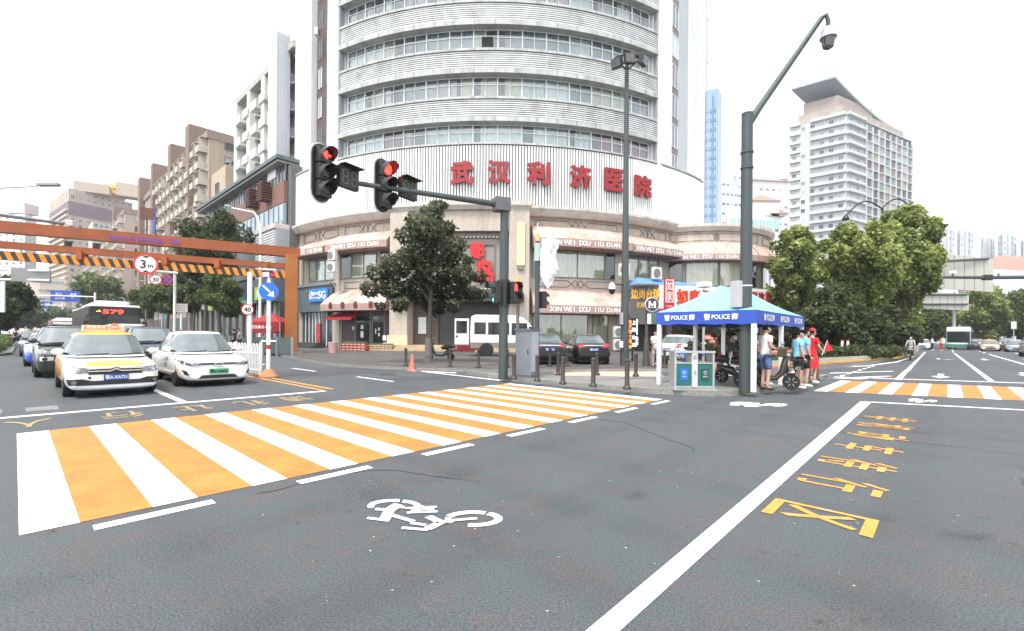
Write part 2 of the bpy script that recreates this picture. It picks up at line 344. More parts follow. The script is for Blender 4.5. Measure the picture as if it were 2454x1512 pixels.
# bicycle symbols
def stroke(mb, px, w, z=.005):
    z += .0004 * len(mb.f) / 8
    for (a, b), (c, d) in zip(px, px[1:]):
        L = math.hypot(c - a, (d - b) * 2.6) or 1; nx, ny = -(d - b) * 2.6 / L * w, (c - a) / L * w / 2.6
        mb.face(*[G(x, y, z) for x, y in ((a + nx, b + ny), (c + nx, d + ny), (c - nx, d - ny), (a - nx, b - ny))])
def arc_px(cx, cy, rx, ry, a0, a1, tilt=0, n=20):
    return [(cx + rx * cos(radians(a0 + (a1 - a0) * k / n)), cy + ry * sin(radians(a0 + (a1 - a0) * k / n)) + tilt * rx * cos(radians(a0 + (a1 - a0) * k / n))) for k in range(n + 1)]
def bike(x0, y0, k, ky, name):
    """strokes measured on the photo's big symbol, laid out round its centre"""
    mb = MB(); T = lambda p: [(x0 + (.5134 * a - 233.6) * k, y0 + (.5134 * b - 222.2) * ky) for a, b in p]
    S = lambda p, w: stroke(mb, T(p), w * .5134 * k)
    El = lambda cx, cy, rx, ry, a0, a1: [(cx + rx * cos(radians(q)), cy + ry * sin(radians(q))) for q in np.linspace(a0, a1, 14)]
    S(El(255, 402, 112, 26, 165, 282), 16); S(El(262, 402, 100, 24, 288, 395), 17)
    S(El(622, 461, 118, 30, 200, 298), 20); S(El(622, 461, 118, 30, 306, 462), 20); S(El(622, 461, 118, 30, 145, 192), 14)
    S([(165, 416), (232, 420)], 14); S([(275, 394), (232, 420), (205, 470)], 26); S([(128, 457), (228, 470)], 13); S([(228, 440), (346, 474)], 15); S([(240, 402), (300, 408)], 14)
    S([(302, 412), (452, 405)], 10); S([(312, 433), (456, 427)], 10); S([(375, 402), (436, 424)], 12); S([(330, 422), (440, 416)], 7)
    S([(412, 450), (470, 478), (408, 508)], 22); S([(470, 478), (522, 468)], 16); S([(288, 503), (412, 513)], 14); S([(330, 480), (402, 491)], 13); S([(500, 470), (640, 459)], 12)
    return mb.build(name, WHITEPAINT, kind='structure')
bike(1048, 1228, 1, 1, 'bicycle_symbol'); bike(1820, 968, .43, .13, 'bicycle_symbol'); bike(2212, 959, .22, .12, 'bicycle_symbol')

CRK = M('crack_tar', (.03, .031, .033), .6, v=.3); mb = MB(); r = random.Random(9)
for (s0, t0, a0, n) in ((6, 2.4, .3, 16), (3.2, 3.6, 2.2, 12), (9, -1.2, 1.2, 18), (12.5, 8, .9, 14), (5, -1.8, .1, 14), (1.5, 13.5, 1.5, 12), (8.5, 13.5, 1.7, 14)):
    p = ST(s0, t0); a = a0 + A1
    for k in range(n):
        a += r.uniform(-.45, .45); q = p + Vector((cos(a), sin(a), 0)) * r.uniform(.12, .3); w_ = Vector((-sin(a), cos(a), 0)) * r.uniform(.004, .011)
        z = UP * (.003 + .00002 * k); mb.face(p + w_ + z, q + w_ + z, q - w_ + z, p - w_ + z); p = q
mb.build('asphalt_cracks', CRK, kind='structure')
mb = MB()
for k in range(420):
    q = ST(r.uniform(.5, 14), r.uniform(-3, 4.6)) if k < 330 else ST(r.uniform(0, 12), r.uniform(10, 20)); w_ = r.uniform(.004, .013); a = r.random() * 6
    mb.face(*[q + Vector((cos(a + e) * w_, sin(a + e) * w_, .0046)) for e in (0, 2.2, 4)])
mb.build('pale_grit', M('grit_pale', (.5, .5, .48), .8, v=.3), kind='stuff')
PT_ = M('asphalt_patch', (.062, .066, .072), .8, v=.25, sc=.9, bump=.5, fine=52)
mark('repair_patches', [[ST(17.2, -3.4), ST(19.4, -4.6), ST(20.6, -3.2), ST(18.2, -2.5)], [ST(6.1, 16), ST(11.4, 16.4), ST(11.4, 19.8), ST(6.1, 19.5)]], PT_, .0022)
for q, R_ in ((ST(7.2, -.9), .33), (ST(9.6, 15.4), .33)):
    mb = MB(); mb.face(*[q + Vector((R_ * cos(e), R_ * sin(e), .0035)) for e in np.linspace(0, 2 * pi, 25)[:-1]]); o = mb.build('manhole_cover', M('cast_iron', (.06, .058, .055), .6, .4, v=.4, sc=14, bump=.6), label='round iron manhole cover ' + ('in the middle of the junction' if R_ and q.x > 0 else 'in the lane near the orange cone'), cat='manhole cover')

# tyre polish and oil on the road: thin films laid on the asphalt
def film(key, rgb, amount, radial):
    m = bpy.data.materials.new(key); m.use_nodes = True; n = m.node_tree.nodes; L = m.node_tree.links.new; p = n['Principled BSDF']; p.inputs['Base Color'].default_value = (*rgb, 1); p.inputs['Roughness'].default_value = .62
    tc = n.new('ShaderNodeTexCoord'); mp = n.new('ShaderNodeMapping'); L(tc.outputs['Generated'], mp.inputs[0]); mp.inputs['Location'].default_value = (-.5 if radial else 0, -.5, 0); mp.inputs['Scale'].default_value = (1 if radial else 0, 1, 0)
    ln = n.new('ShaderNodeVectorMath'); ln.operation = 'LENGTH'; L(mp.outputs[0], ln.inputs[0])
    mr = n.new('ShaderNodeMapRange'); mr.interpolation_type = 'SMOOTHSTEP'; mr.inputs[1].default_value = .12; mr.inputs[2].default_value = .5; mr.inputs[3].default_value = amount; mr.inputs[4].default_value = 0; L(ln.outputs['Value'], mr.inputs[0])
    nz = n.new('ShaderNodeTexNoise'); nz.inputs['Scale'].default_value = 2.5 if radial else 1.1; nz.inputs['Detail'].default_value = 7; nz.inputs['Roughness'].default_value = .7; L(tc.outputs['Object'], nz.inputs['Vector'])
    nr = n.new('ShaderNodeMapRange'); nr.inputs[1].default_value = .36; nr.inputs[2].default_value = .66; L(nz.outputs[0], nr.inputs[0])
    mu = n.new('ShaderNodeMath'); mu.operation = 'MULTIPLY'; L(mr.outputs[0], mu.inputs[0]); L(nr.outputs[0], mu.inputs[1]); L(mu.outputs[0], p.inputs['Alpha']); return m
TYRE, OIL, DUST = film('tyre_polish', (.03, .031, .033), .1, False), film('oil_stain', (.022, .022, .024), .28, True), film('pale_dust', (.17, .165, .155), .2, True)
def lay(name, m, c, L_, W_, a, z): inst(MB().face((-L_ / 2, -W_ / 2, 0), (L_ / 2, -W_ / 2, 0), (L_ / 2, W_ / 2, 0), (-L_ / 2, W_ / 2, 0)).me(name, m), name, None, (c.x, c.y, z), a, kind='structure')
i = 0
for s_ in (1.62, 4.1):
    for o_ in (-.75, .75): i += 1; lay('tyre_track', TYRE, ST(s_ + o_, 6), 46, .62, A1 + pi / 2, .001 + .00005 * i)
for t_ in (-.45, -3.0, 3.2):
    for o_ in (-.75, .75): i += 1; lay('tyre_track', TYRE, ST(12, t_ + o_), 60, .66, A1, .001 + .00005 * i)
for s_ in (7.4, 9.4): i += 1; lay('tyre_track', TYRE, ST(s_, 14), 44, .6, A1 + pi / 2 + .05, .001 + .00005 * i)
for k in range(34):
    i += 1; q = ST(r.uniform(1, 14), r.uniform(-4, 4.4)) if k < 20 else ST(r.choice((1.7, 4.1)) + r.uniform(-.3, .3), r.uniform(12.3, 22)) if k < 28 else ST(r.uniform(5, 11), r.uniform(11, 20)); w_ = r.uniform(.12, .42)
    lay('oil_spot' if k % 3 else 'dust_patch', OIL if k % 3 else DUST, q, w_ * r.uniform(1, 2.2) * (1 if k % 3 else 2), w_ * (1 if k % 3 else 1.6), r.random() * 3, .001 + .00005 * i)
# ------------------------------------------------------------------ the curved corner building
STUCCO = M('beige_stucco', (.45, .395, .335), .85, v=.18, sc=1.4, streak=True, fine=25, v2=(.34, .285, .24), sc2=.9)
STUCCOD = M('dark_stucco', (.2, .175, .155), .85, v=.2, sc=1.6, streak=True, v2=(.13, .11, .1), sc2=.9)
GROOVE = M('groove_line', (.07, .06, .055), .9)
WHITEW = M('white_tiled_wall', (.74, .75, .75), .6, v=.1, sc=.8, streak=True, v2=(.55, .55, .54), sc2=.25)
GREYW = M('grey_wall', (.3, .32, .34), .7, v=.15, sc=1)
CONC = M('balcony_concrete', (.43, .445, .435), .75, v=.22, sc=1.1, streak=True, v2=(.24, .24, .22), sc2=1.4, lo=.5)
LOUVRE = M('louvre_white', (.6, .62, .62), .5, v=.15, sc=.7, v2=(.36, .36, .34), sc2=.6, lo=.5)
DARKIN = M('dark_interior', (.02, .021, .022), .9)
FRAMEW = M('window_frame_white', (.72, .75, .76), .5, v=.08)
FRAMEG = M('window_frame_grey', (.16, .17, .17), .5, v=.1)
BROWNW = M('brown_wall', (.1, .07, .06), .75, v=.2, sc=1)
GLASS = glass_mat('window_glass', (.9, .93, .92), .3)
GLASSD = glass_mat('dark_window_glass', (.3, .36, .36), .28)
CLAD = M('ribbed_cladding', (.76, .77, .76), .5, v=.1, sc=.5, streak=True, v2=(.6, .6, .57), sc2=.3)
CLADB = M('cladding_shadow_gap', (.17, .175, .175), .8, v=.2, sc=1)
RUST = M('rust_stain', (.42, .2, .05), .85, v=.4, sc=3, v2=(.6, .5, .38), sc2=2)
AWN = M('pink_awning', (.56, .39, .34), .8, v=.22, sc=1.2, v2=(.27, .19, .15), sc2=.5, streak=False, lo=.47)
AWNV = M('awning_valance', (.36, .25, .22), .85, v=.2, sc=1.5)
LETW = M('lettering_white', (.8, .8, .78), .6, v=.06)
LETR = M('lettering_red', (.27, .008, .013), .5, v=.12, sc=2)
SIGNRED = M('lettering_bright_red', (.5, .01, .012), .5, v=.1)
CUR = [M('curtain_%s' % n, c, .9, v=.22, sc=9, streak=True) for n, c in (('aqua', (.5, .58, .58)), ('cream', (.55, .53, .42)), ('white', (.66, .7, .7)), ('wine', (.2, .05, .07)), ('grey', (.22, .27, .28)), ('dark', (.05, .06, .065)), ('mauve', (.42, .36, .4)))]
CURB = M('curtain_beige_green', (.58, .55, .41), .9, v=.35, sc=7, streak=True)

HC = Vector((-1.7, 72.1, 0))
HO = thing('hospital_building', 'round fronted white hospital with curved louvred balconies above a beige shop base', 'building', HC)
def pol(R, a, z=0): a = radians(a); return Vector((R * sin(a), -R * cos(a), z))
def ring(mb, prof, a0, a1, step=1.5, cap=True):
    """sweep a closed (R, z) outline round the centre"""
    n = max(2, int(abs(a1 - a0) / step) + 1); rows = [[pol(R, a0 + (a1 - a0) * k / (n - 1), z) for R, z in prof] for k in range(n)]
    mb.grid(rows, True)
    if cap: mb.add(rows[0], [tuple(range(len(prof)))]); mb.add(rows[-1], [tuple(range(len(prof) - 1, -1, -1))])
    return mb
def rect(r0, r1, z0, z1): return [(r0, z0), (r1, z0), (r1, z1), (r0, z1)]
def rbox(mb, a, R, w, d, z0, z1):
    """a box standing on the curve: w along it, d outwards from R"""
    c = pol(R + d / 2, a, (z0 + z1) / 2); return mb.box(c, (w, d, z1 - z0), radians(a))

AL, AR = -30.2, 31.1
PL, PR = pol(31.03, AL), pol(31.03, AR)
EL, ER = E2.copy(), E1.copy()
NL, NR = -E1, -E2                       # outward normals of the two straight flanks
TOP = 62
# core wall of the tower
mb = MB(); core = [pol(29.4, a) for a in np.linspace(AL + .5, AR - .5, 40)]
rl = PL - NL * .85; rr = PR - NR * .85
poly = core + [rr + ER * .3, rr + ER * 11.2, rr + ER * 11.2 + EL * 10, rl + EL * 13.2 + ER * 10, rl + EL * 13.2, rl + EL * .3]
mb.prism([(p.x, p.y) for p in poly], 12.9, TOP); mb.build('wall', WHITEW, HO)
def flank(P, D, N, d0, d1, z0, z1, proud, m, name, deep=.3):
    mb = MB(); a = P + D * d0; b = P + D * d1; i = -N * deep; o = N * proud
    mb.prism([(q.x, q.y) for q in (a + i, b + i, b + o, a + o)], z0, z1); return mb.build(name, m, HO)
flank(PL, EL, NL, -.25, 1.9, 13, TOP, 0, WHITEW, 'pier', 1.6); flank(PL, EL, NL, 5.6, 9.7, 13, TOP, 0, WHITEW, 'pier', 1)
flank(PL, EL, NL, 1.95, 5.55, 13, TOP, -.6, BROWNW, 'recessed_wall', .84)
flank(PL, EL, NL, 9.75, 10.95, 13, TOP, -.5, M('blue_glass_panel', (.2, .28, .36), .15, v=.3, sc=1, spec=1), 'glazed_strip', .7)
flank(PR, ER, NR, -.25, 2.6, 13, TOP, 0, WHITEW, 'pier', 1.6)
flank(PR, ER, NR, 2.65, 4.3, 13, TOP, -.12, M('brown_grey_panel', (.19, .15, .13), .5, v=.3, sc=.6, v2=(.3, .3, .27), sc2=.4), 'recessed_wall', 1)
flank(PR, ER, NR, 4.35, 6.8, 13, TOP, -.1, M('grey_tile', (.42, .45, .47), .6, v=.15, sc=.7, streak=True), 'pier', .8)
flank(PR, ER, NR, 6.85, 9.05, 13, TOP, -.3, M('fin_backing', (.16, .15, .14), .7, v=.4, sc=.4), 'fin_backing', .6)
flank(PR, ER, NR, 9.1, 11.4, 13, TOP, 0, WHITEW, 'pier', .8)
mb = MB()
for k in range(5):
    a = PR + ER * (6.95 + k * .47); mb.box((a.x, a.y, 37), (.14, .5, 48), A1)
mb.build('vertical_fins', FRAMEW, HO)
for z in np.arange(16, 60, 3.1):
    for P, D, N, x0, x1, o in ((PL, EL, NL, 2.2, 3.3, -.58), (PL, EL, NL, 4.2, 5.3, -.58), (PR, ER, NR, 2.8, 4.2, -.09), (PR, ER, NR, 7, 8.9, -.84)):
        fr = MB(); a = P + D * x0 + N * o; b = P + D * x1 + N * o; L = (b - a).length; rz = atan2(D.y, D.x); c = (a + b) / 2
        for q in (-.5, 0, .5): fr.box(c + D * q * (L - .06) + Vector((0, 0, z)), (.06, .07, 2.3), rz)
        for q in (-1.12, 1.12): fr.box(c + Vector((0, 0, z + q)), (L - .07, .06, .06), rz)
        w_ = fr.build('window', FRAMEG if D is EL else FRAMEW, HO)
        MB().box(c + N * -.02 + Vector((0, 0, z)), (L - .06, .02, 2.2), rz).build('pane', M('flat_pane', (.12, .15, .16), .12, v=.5, sc=.5, spec=1) if RND.random() < .6 else M('pale_pane', (.5, .54, .55), .2, v=.2, spec=1), w_)
mb = MB(); a = PR + ER * 11.5
mb.tube([a + NR * .1 + Vector((0, 0, 18)), a + NR * .1 + Vector((0, 0, 44))], .05, 6); 
for z0, z1 in ((33.5, 38.5),):
    for zz in (z0, z1): mb.bar(a + Vector((0, 0, zz)), a + ER * .9 + Vector((0, 0, zz)), .05, .05)
    mb.bar(a + ER * .9 + Vector((0, 0, z0)), a + ER * .9 + Vector((0, 0, z1)), .05, .05)
mb.build('roof_ladder_bracket', GREYM, HO)
# protruding light box on the left flank
a = PL + EL * 11.1; mb = MB(); q = [a, a + EL * .5, a + EL * .5 + NL * 1.5, a + NL * 1.5]
mb.prism([(p.x, p.y) for p in [a + EL * .02, a + EL * 2.4, a + EL * 2.4 + NL * 1.5, a + NL * 1.5 + EL * .02]], 18.9, 35.4); lb = mb.build('sign_box', WHITEW, HO)
mb = MB()
for k in range(8): p = a + NL * (.1 + .19 * k) - EL * .02; mb.box((p.x, p.y, 27.1), (.1, .07, 16.2), A1)
mb.build('ribs', M('sign_box_ribs', (.5, .53, .57), .6, v=.2, sc=1, streak=True), lb)

# balconies and window rows
SL0 = [20.45 + 4.27 * k for k in range(6)]
for k, z0 in enumerate(SL0):
    mb = MB(); ring(mb, rect(29.45, 31.05, z0, z0 + .42), AL, AR); b = mb.build('balcony_slab', CONC, HO)
    mb = MB()
    for i in range(8): z = z0 + .53 + i * .185; ring(mb, rect(30.84, 30.92, z, z + .1), AL + .1, AR - .1)
    for a in np.arange(AL + 1.2, AR - .5, 3.42): rbox(mb, a, 30.74, .06, .1, z0 + .42, z0 + 2.0)
    mb.build('louvre_screen', LOUVRE, b)
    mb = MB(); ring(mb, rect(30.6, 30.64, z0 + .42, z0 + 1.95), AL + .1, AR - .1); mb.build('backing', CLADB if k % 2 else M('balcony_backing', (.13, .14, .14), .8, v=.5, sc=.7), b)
    mb = MB(); ring(mb, rect(30.5, 31.0, z0 + 2.0, z0 + 2.22), AL, AR); mb.build('cap', CONC, b)
    mb = MB()
    for a in np.arange(AL + 2.9, AR - .5, 3.42): rbox(mb, a, 31.05, .03, .012, z0 + .02, z0 + .4); rbox(mb, a, 31.0, .03, .012, z0 + 2.02, z0 + 2.2)
    mb.build('joints', GROOVE, b)
def winbay(w, h, tr=.7, nm=1):
    f = MB(); t = .055
    for x in (-w / 2 + .05, w / 2 - .05): f.box((x, 0, h / 2), (.1, .09, h))
    f.box((0, 0, h / 2), (.05, .07, h - .1))
    f.box((0, 0, .04), (w - .2, .07, .08)); f.box((0, 0, h - .04), (w - .2, .07, .08)); f.box((0, 0, h - tr), (w - .2, .065, .06))
    return f.me('window_frame', FRAMEW), MB().box((0, .03, h / 2), (w - .12, .012, h - .06)).me('pane', GLASS)
def curtain_me(w, h, a, b, m, n=20):
    """wavy cloth between fractions a and b of the opening"""
    f = MB(); rows = [[(-w / 2 + w * (a + (b - a) * k / n), .2 + .035 * sin(k * 1.9), z) for k in range(n + 1)] for z in (.05, h - .05)]
    f.grid(rows); return f.me('curtain', m)
WB = winbay(2.29, 2.28); SPAN = (AR - AL - 3.2) / 14
curt = {}
for i, m in enumerate(CUR):
    for j, (a, b) in enumerate(((0, 1), (0, .5), (.5, 1), (.04, .3), (.3, .96))): curt[i, j] = curtain_me(2.2, 2.28, a, b, m, 14)
pal = [[2, 2, 3, 6, 0, 0, 2, 2, 2, 0, 0, 3, 3, 3], [2, 1, 2, 4, 6, 1, 1, 1, 0, 2, 4, 1, 1, 4], [2, 2, 1, 4, 4, 4, 1, 4, 4, 4, 0, 4, 4, 4], [1, 6, 2, 6, 6, 2, 1, 1, 6, 6, 2, 6, 2, 4], [2, 1, 4, 2, 6, 6, 2, 2, 1, 4, 2, 6, 4, 2]]
for k in range(5):
    zb = SL0[k] - 2.3
    for i in range(14):
        a = AL + 1.6 + SPAN * (i + .5); p = pol(30.28, a, zb)
        o = inst(WB[0], 'window', HO, p, radians(a)); inst(WB[1], 'pane', o)
        ci = pal[k][i]
        for j in ([0] if RND.random() < .35 else RND.sample([1, 2, 3, 4], RND.choice((1, 2)))):
            inst(curt[ci, j], 'curtain', o)
    mb = MB(); ring(mb, rect(29.5, 30.34, zb - (.1 if k == 0 else 1.5), zb), AL + .4, AR - .4); mb.build('sill_wall', CONC, HO)
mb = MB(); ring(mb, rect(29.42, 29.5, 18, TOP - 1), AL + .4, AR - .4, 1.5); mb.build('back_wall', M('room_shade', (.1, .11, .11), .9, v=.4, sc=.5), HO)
mb = MB(); rbox(mb, -1.35, 30.3, 1.02, .06, SL0[1] + 2.05, SL0[1] + 3.55); mb.build('open_casement', DARKIN, HO)
for a, sg in ((AL + .65, 1), (AR - .65, -1)):
    mb = MB(); p0, p1 = pol(29.3, a), pol(31.0, a); d = (p1 - p0).normalized(); t = d.cross(UP) * .06
    mb.prism([(q.x, q.y) for q in (p0 - t, p0 + t, p1 + t, p1 - t)], 18.4, TOP); mb.build('reveal_wall', GREYW, HO)

# ribbed band with the big red characters
BL, BR, BZ0, BZ1 = -56, 45.7, 12.95, 18.42
mb = MB(); ring(mb, rect(29.3, 30.86, BZ0, BZ1), BL, BR); band = mb.build('band_wall', CLADB, HO)
def r_w(a): return .135 if -19 < a < 25 else (.17 if -24 < a < 30 else .225)
mb = MB()
for a in np.arange(BL + .1, BR - .1, .485):
    if (a < -20 or a > 31) and RND.random() < .0: continue
    rbox(mb, a, 30.84, r_w(a), .1, BZ0 + .05, BZ1 - .1)
mb.build('cladding', CLAD, band)
mb = MB(); ring(mb, rect(29.3, 31.0, BZ1, BZ1 + .16), BL, BR); mb.build('coping', CONC, band)
mb = MB()
for a in np.arange(-16.5, 7, .485): rbox(mb, a, 30.945, .13, .004, BZ0 + .05, BZ0 + .25 + .55 * RND.random() * max(.2, 1 - abs(a + 8) / 12))
mb.build('rust_streaks', RUST, band)
for ch, (u, v) in zip('武汉利济医院', ((1107, 415), (1196, 413), (1290, 416), (1390, 424), (1470.6, 432), (1539, 447))):
    x, kk = ray(u, v); R = 31.12            # where the sight line meets the band
    A_ = x * x + 1; B_ = -2 * (HC.x * x + HC.y); D_ = HC.x ** 2 + HC.y ** 2 - R * R; Y = (-B_ - sqrt(B_ * B_ - 4 * A_ * D_)) / (2 * A_)
    p = Vector((x * Y, Y, CH + kk * Y)) - HC; a = atan2(p.x, -p.y)
    X = Vector((cos(a), sin(a), 0)); mb = MB(); text(mb, ch, p, X, UP, w=1.95, h=1.95, depth=.16, bold=.045); mb.build('sign_letter', LETR, HO)

# two storey beige base
WR = 30.3
mb = MB(); ring(mb, rect(29.6, WR, 0, 12.9), -45, 35.6); mb.build('base_wall', STUCCO, HO)
mb = MB(); ring(mb, [(29.4, 12.2), (30.9, 12.2), (31.15, 12.45), (31.35, 12.75), (31.35, 12.95), (29.4, 12.95)], -45, 35.6); mb.build('cornice', M('cornice_stone', (.5, .47, .43), .8, v=.2, sc=1.5, v2=(.3, .28, .25), sc2=.8), HO)
def frieze(z0, z1, spans, R):
    mb = MB()
    for a0, a1 in spans:
        am = (a0 + a1) / 2; zc = (z0 + z1) / 2; h = (z1 - z0) * .3; q = 1.1
        for sgn in (-1, 1):
            e = am + sgn * (a1 - a0) * .46; pts = [(am + sgn * q * 1.1, zc), (am + sgn * (q * 1.1 + .8), zc + h), (e, zc + h), (e, zc - h), (am + sgn * (q * 1.1 + .8), zc - h), (am + sgn * q * 1.1, zc)]
            mb.tube([pol(R, a, z) for a, z in [p for i in range(len(pts) - 1) for p in [(pts[i][0] + (pts[i + 1][0] - pts[i][0]) * f, pts[i][1] + (pts[i + 1][1] - pts[i][1]) * f) for f in (0, .34, .67)]] + [pts[-1]]], .028, 4)
        for off in (-.45, .45):
            d = [(am + off - q * .62, zc), (am + off, zc + h * 1.25), (am + off + q * .62, zc), (am + off, zc - h * 1.25), (am + off - q * .62, zc)]
            mb.tube([pol(R, a, z) for a, z in d], .03, 4)
    return mb.build('frieze_ornament', GROOVE, HO)
for sp_ in ((-43, -30.5), (-29.5, -17.5), (6.5, 23), (24, 35)): frieze(10.9, 12.2, [sp_], WR + .02)
for sp_ in ((-29.5, -17.5), (6.5, 23)): frieze(5.75, 6.75, [sp_], WR + .02)
def awning(a0, a1, z1, z0, R1, proud, val, O=HO, pf=pol, words=None, wn=1):
    n = max(4, int(abs(a1 - a0) / 2)); mb = MB(); rows = []
    for k in range(n + 1):
        a = a0 + (a1 - a0) * k / n; sag = .07 * (k % 2)
        rows.append([pf(R1, a, z1), pf(R1 + proud * .3, a, z1 - (z1 - z0) * .22), pf(R1 + proud * .7, a, z1 - (z1 - z0) * .62), pf(R1 + proud, a, z0)])
    mb.grid(rows); 
    for r, f in ((rows[0], 1), (rows[-1], -1)): mb.add([r[0], r[1], r[2], r[3], pf(R1, a0 if f > 0 else a1, z0)], [(0, 1, 2, 3, 4)])
    aw = mb.build('awning', AWN, O, smooth=50)
    mb = MB(); mb.grid([[pf(R1 + proud + .004, a0 + (a1 - a0) * k / n, z) for k in range(n + 1)] for z in (z0 + .03, z0 - val)]); mb.grid([[pf(r, a0 + (a1 - a0) * k / n, z0 - val) for k in range(n + 1)] for r in (R1 + proud, R1)])
    for a in (a0, a1): mb.add([pf(R1, a, z0), pf(R1 + proud, a, z0), pf(R1 + proud, a, z0 - val), pf(R1, a, z0 - val)], [(0, 1, 2, 3)])
    mb.build('valance', AWNV, aw)
    mb = MB()
    for k in range(1, n, 2): a = a0 + (a1 - a0) * k / n; mb.tube([pf(R1 + proud * f + .01, a, z1 - (z1 - z0) * g + .015) for f, g in ((0, 0), (.3, .22), (.7, .62), (1, 0.99))], .022, 4)
    mb.build('seams', AWN, aw)
    if words:
        t = MB(); c = a0 + (a1 - a0) * .5; vs = 'XIN WEI DOU JIU DIAN'; Lw = words; per = Lw / len(vs) / (R1 + proud) * 180 / pi
        for i, ch in enumerate(vs):
            if ch == ' ': continue
            a = c + (i - (len(vs) - 1) / 2) * per; p0, p1 = pf(R1 + proud + .03, a - .05), pf(R1 + proud + .03, a + .05)
            p = pf(R1 + proud + .03, a, z0 - val * .48); text(t, ch, p, p1 - p0, UP, h=val * .62 if ch != 'I' else val * .62, bold=.03)
        t.build('awning_lettering', LETW, aw)
    return aw
awning(-42.5, -31.2, 11.0, 9.95, WR, 1.7, .62, words=6.2); awning(-30.6, -17.4, 11.2, 10.0, WR, 1.7, .62, words=5.6)
awning(6.3, 23.2, 11.5, 9.98, WR, 1.9, .66, words=6.6); awning(23.6, 35.3, 11.2, 9.95, WR, 1.8, .66, words=6.0)
awning(-31, -17.4, 5.75, 4.3, WR, 2.0, .6); awning(6.3, 23.2, 5.75, 4.15, WR, 2.0, .66, words=6.6)
# red flower cut-outs hung on the lower left valance
for a in (-28.4, -25.6, -22.9, -19.9):
    mb = MB(); p = pol(WR + 2.03, a, 4.2); X = pol(1, a + 90)
    text(mb, '福', p, X, UP, w=.45, h=.62, depth=.03, bold=.03); mb.build('red_ornament', M('faded_red', (.16, .03, .025), .7, v=.3, sc=4), HO)
# big curtained windows of the base
def bigwin(a0, a1, z0, z1, nm, m=CURB, dark=()):
    fr = MB(); R = WR + .06
    for k in range(nm + 1): rbox(fr, a0 + (a1 - a0) * k / nm, R - .05, .09, .1, z0, z1)
    for z in (z0, z1 - .08): ring(fr, rect(R - .04, R + .04, z, z + .08), a0, a1)
    o = fr.build('window', FRAMEG, HO)
    for k in range(nm):
        b0, b1 = a0 + (a1 - a0) * k / nm + .1, a0 + (a1 - a0) * (k + 1) / nm - .1
        p = MB(); ring(p, rect(R, R + .012, z0 + .06, z1 - .06), b0, b1, 2, False); p.build('pane', GLASSD if k in dark else GLASS, o)
        c = MB(); n = int((b1 - b0) * WR / 57.3 * 9); c.grid([[pol(WR + .022 + .018 * sin(j * 1.3) * sin(j * .37 + 1), b0 + (b1 - b0) * j / n, z) for j in range(n + 1)] for z in (z0 + .05, z1 - .05)])
        c.build('curtain', DARKIN if k in dark else m, o, smooth=True)  # in dark bays the sheet is no curtain but painted room shade
bigwin(-40.5, -31.8, 6.9, 9.3, 3); bigwin(-30, -21.5, 6.9, 9.35, 3, dark=(0,)); bigwin(-20.6, -17.7, 6.9, 9.35, 1, M('curtain_wine_dark', (.13, .06, .06), .9, v=.3, sc=6, streak=True))
bigwin(6.6, 9.2, 6.8, 9.3, 1, dark=(0,)); bigwin(9.4, 19.8, 6.8, 9.3, 2); bigwin(20, 22, 6.8, 9.3, 1, dark=(0,)); bigwin(24.5, 32.5, 6.8, 9.3, 3)
bigwin(6.8, 16.6, .75, 3.5, 2); bigwin(17.6, 20.6, .75, 3.5, 1)
for a in (22.6, 23.6): rbox(MB(), a, WR, .7, .14, .2, 10.9).build('pilaster', STUCCO, HO)
for a, w_, d_, z_ in ((-31, .8, .12, 10.9), (-43.8, 1.0, .2, 12.2)): rbox(MB(), a, WR, w_, d_, 0, z_).build('pilaster', STUCCO, HO)
mb = MB(); ring(mb, rect(WR, WR + .35, .12, .62), 6.2, 22.2); mb.build('plinth', M('cream_plinth', (.52, .42, .28), .8, v=.15, sc=2, v2=(.35, .27, .17), sc2=1), HO)
# portal
pa0, pa1, PRR = -17, 5.6, 31.75
mb = MB(); rbox(mb, -15.3, 30.2, 1.75, 1.7, 0, 12.4); rbox(mb, 4.1, 30.2, 1.75, 1.7, 0, 12.4)
ring(mb, rect(30.2, PRR - .1, 10.6, 12.4), pa0 + 3.4, pa1 - 3.2); portal = mb.build('portal', STUCCO, HO)
mb = MB(); ring(mb, [(30, 12.4), (PRR + .15, 12.4), (PRR + .4, 12.75), (PRR + .4, 13.1), (30, 13.1)], pa0 - .3, pa1 + .3); mb.build('portal_cornice', M('cornice_stone'), portal)
mb = MB(); ring(mb, rect(30.2, 31.0, 5.2, 10.58), pa0 + 3.4, pa1 - 3.2); mb.build('portal_panel', M('portal_panel', (.27, .24, .225), .8, v=.12, sc=1.2, streak=True), portal)
mb = MB()
for z in (10.15, 5.6): ring(mb, rect(31.0, 31.16, z - .07, z + .07), -12.4, 1.2)
for a in (-12.4, 1.2): rbox(mb, a, 31.0, .14, .16, 5.6, 10.2)
for z in (9.5,): ring(mb, rect(31.0, 31.1, z - .05, z + .05), -11.4, .2)
for a in (-11.4, .2): rbox(mb, a, 31.0, .1, .1, 5.6, 9.5)
mb.build('portal_frame', STUCCOD, portal)
mb = MB()
for a in np.arange(-12.4, 1.3, .62): rbox(mb, a, 31.16, .14, .06, 10.08, 10.22); rbox(mb, a, 31.16, .14, .06, 5.53, 5.67)
for z in np.arange(5.85, 10.1, .34): rbox(mb, -12.4, 31.16, .06, .06, z, z + .14); rbox(mb, 1.2, 31.16, .06, .06, z, z + .14)
mb.build('dotted_trim', M('bead_trim', (.6, .57, .5), .7), portal)
mb = MB(); rbox(mb, -5.6, 30.2, 11.6, 2.1, 4.45, 5.15); cn = mb.build('entrance_canopy', M('dark_canopy', (.055, .058, .055), .6, v=.3, sc=2), portal)
mb = MB()
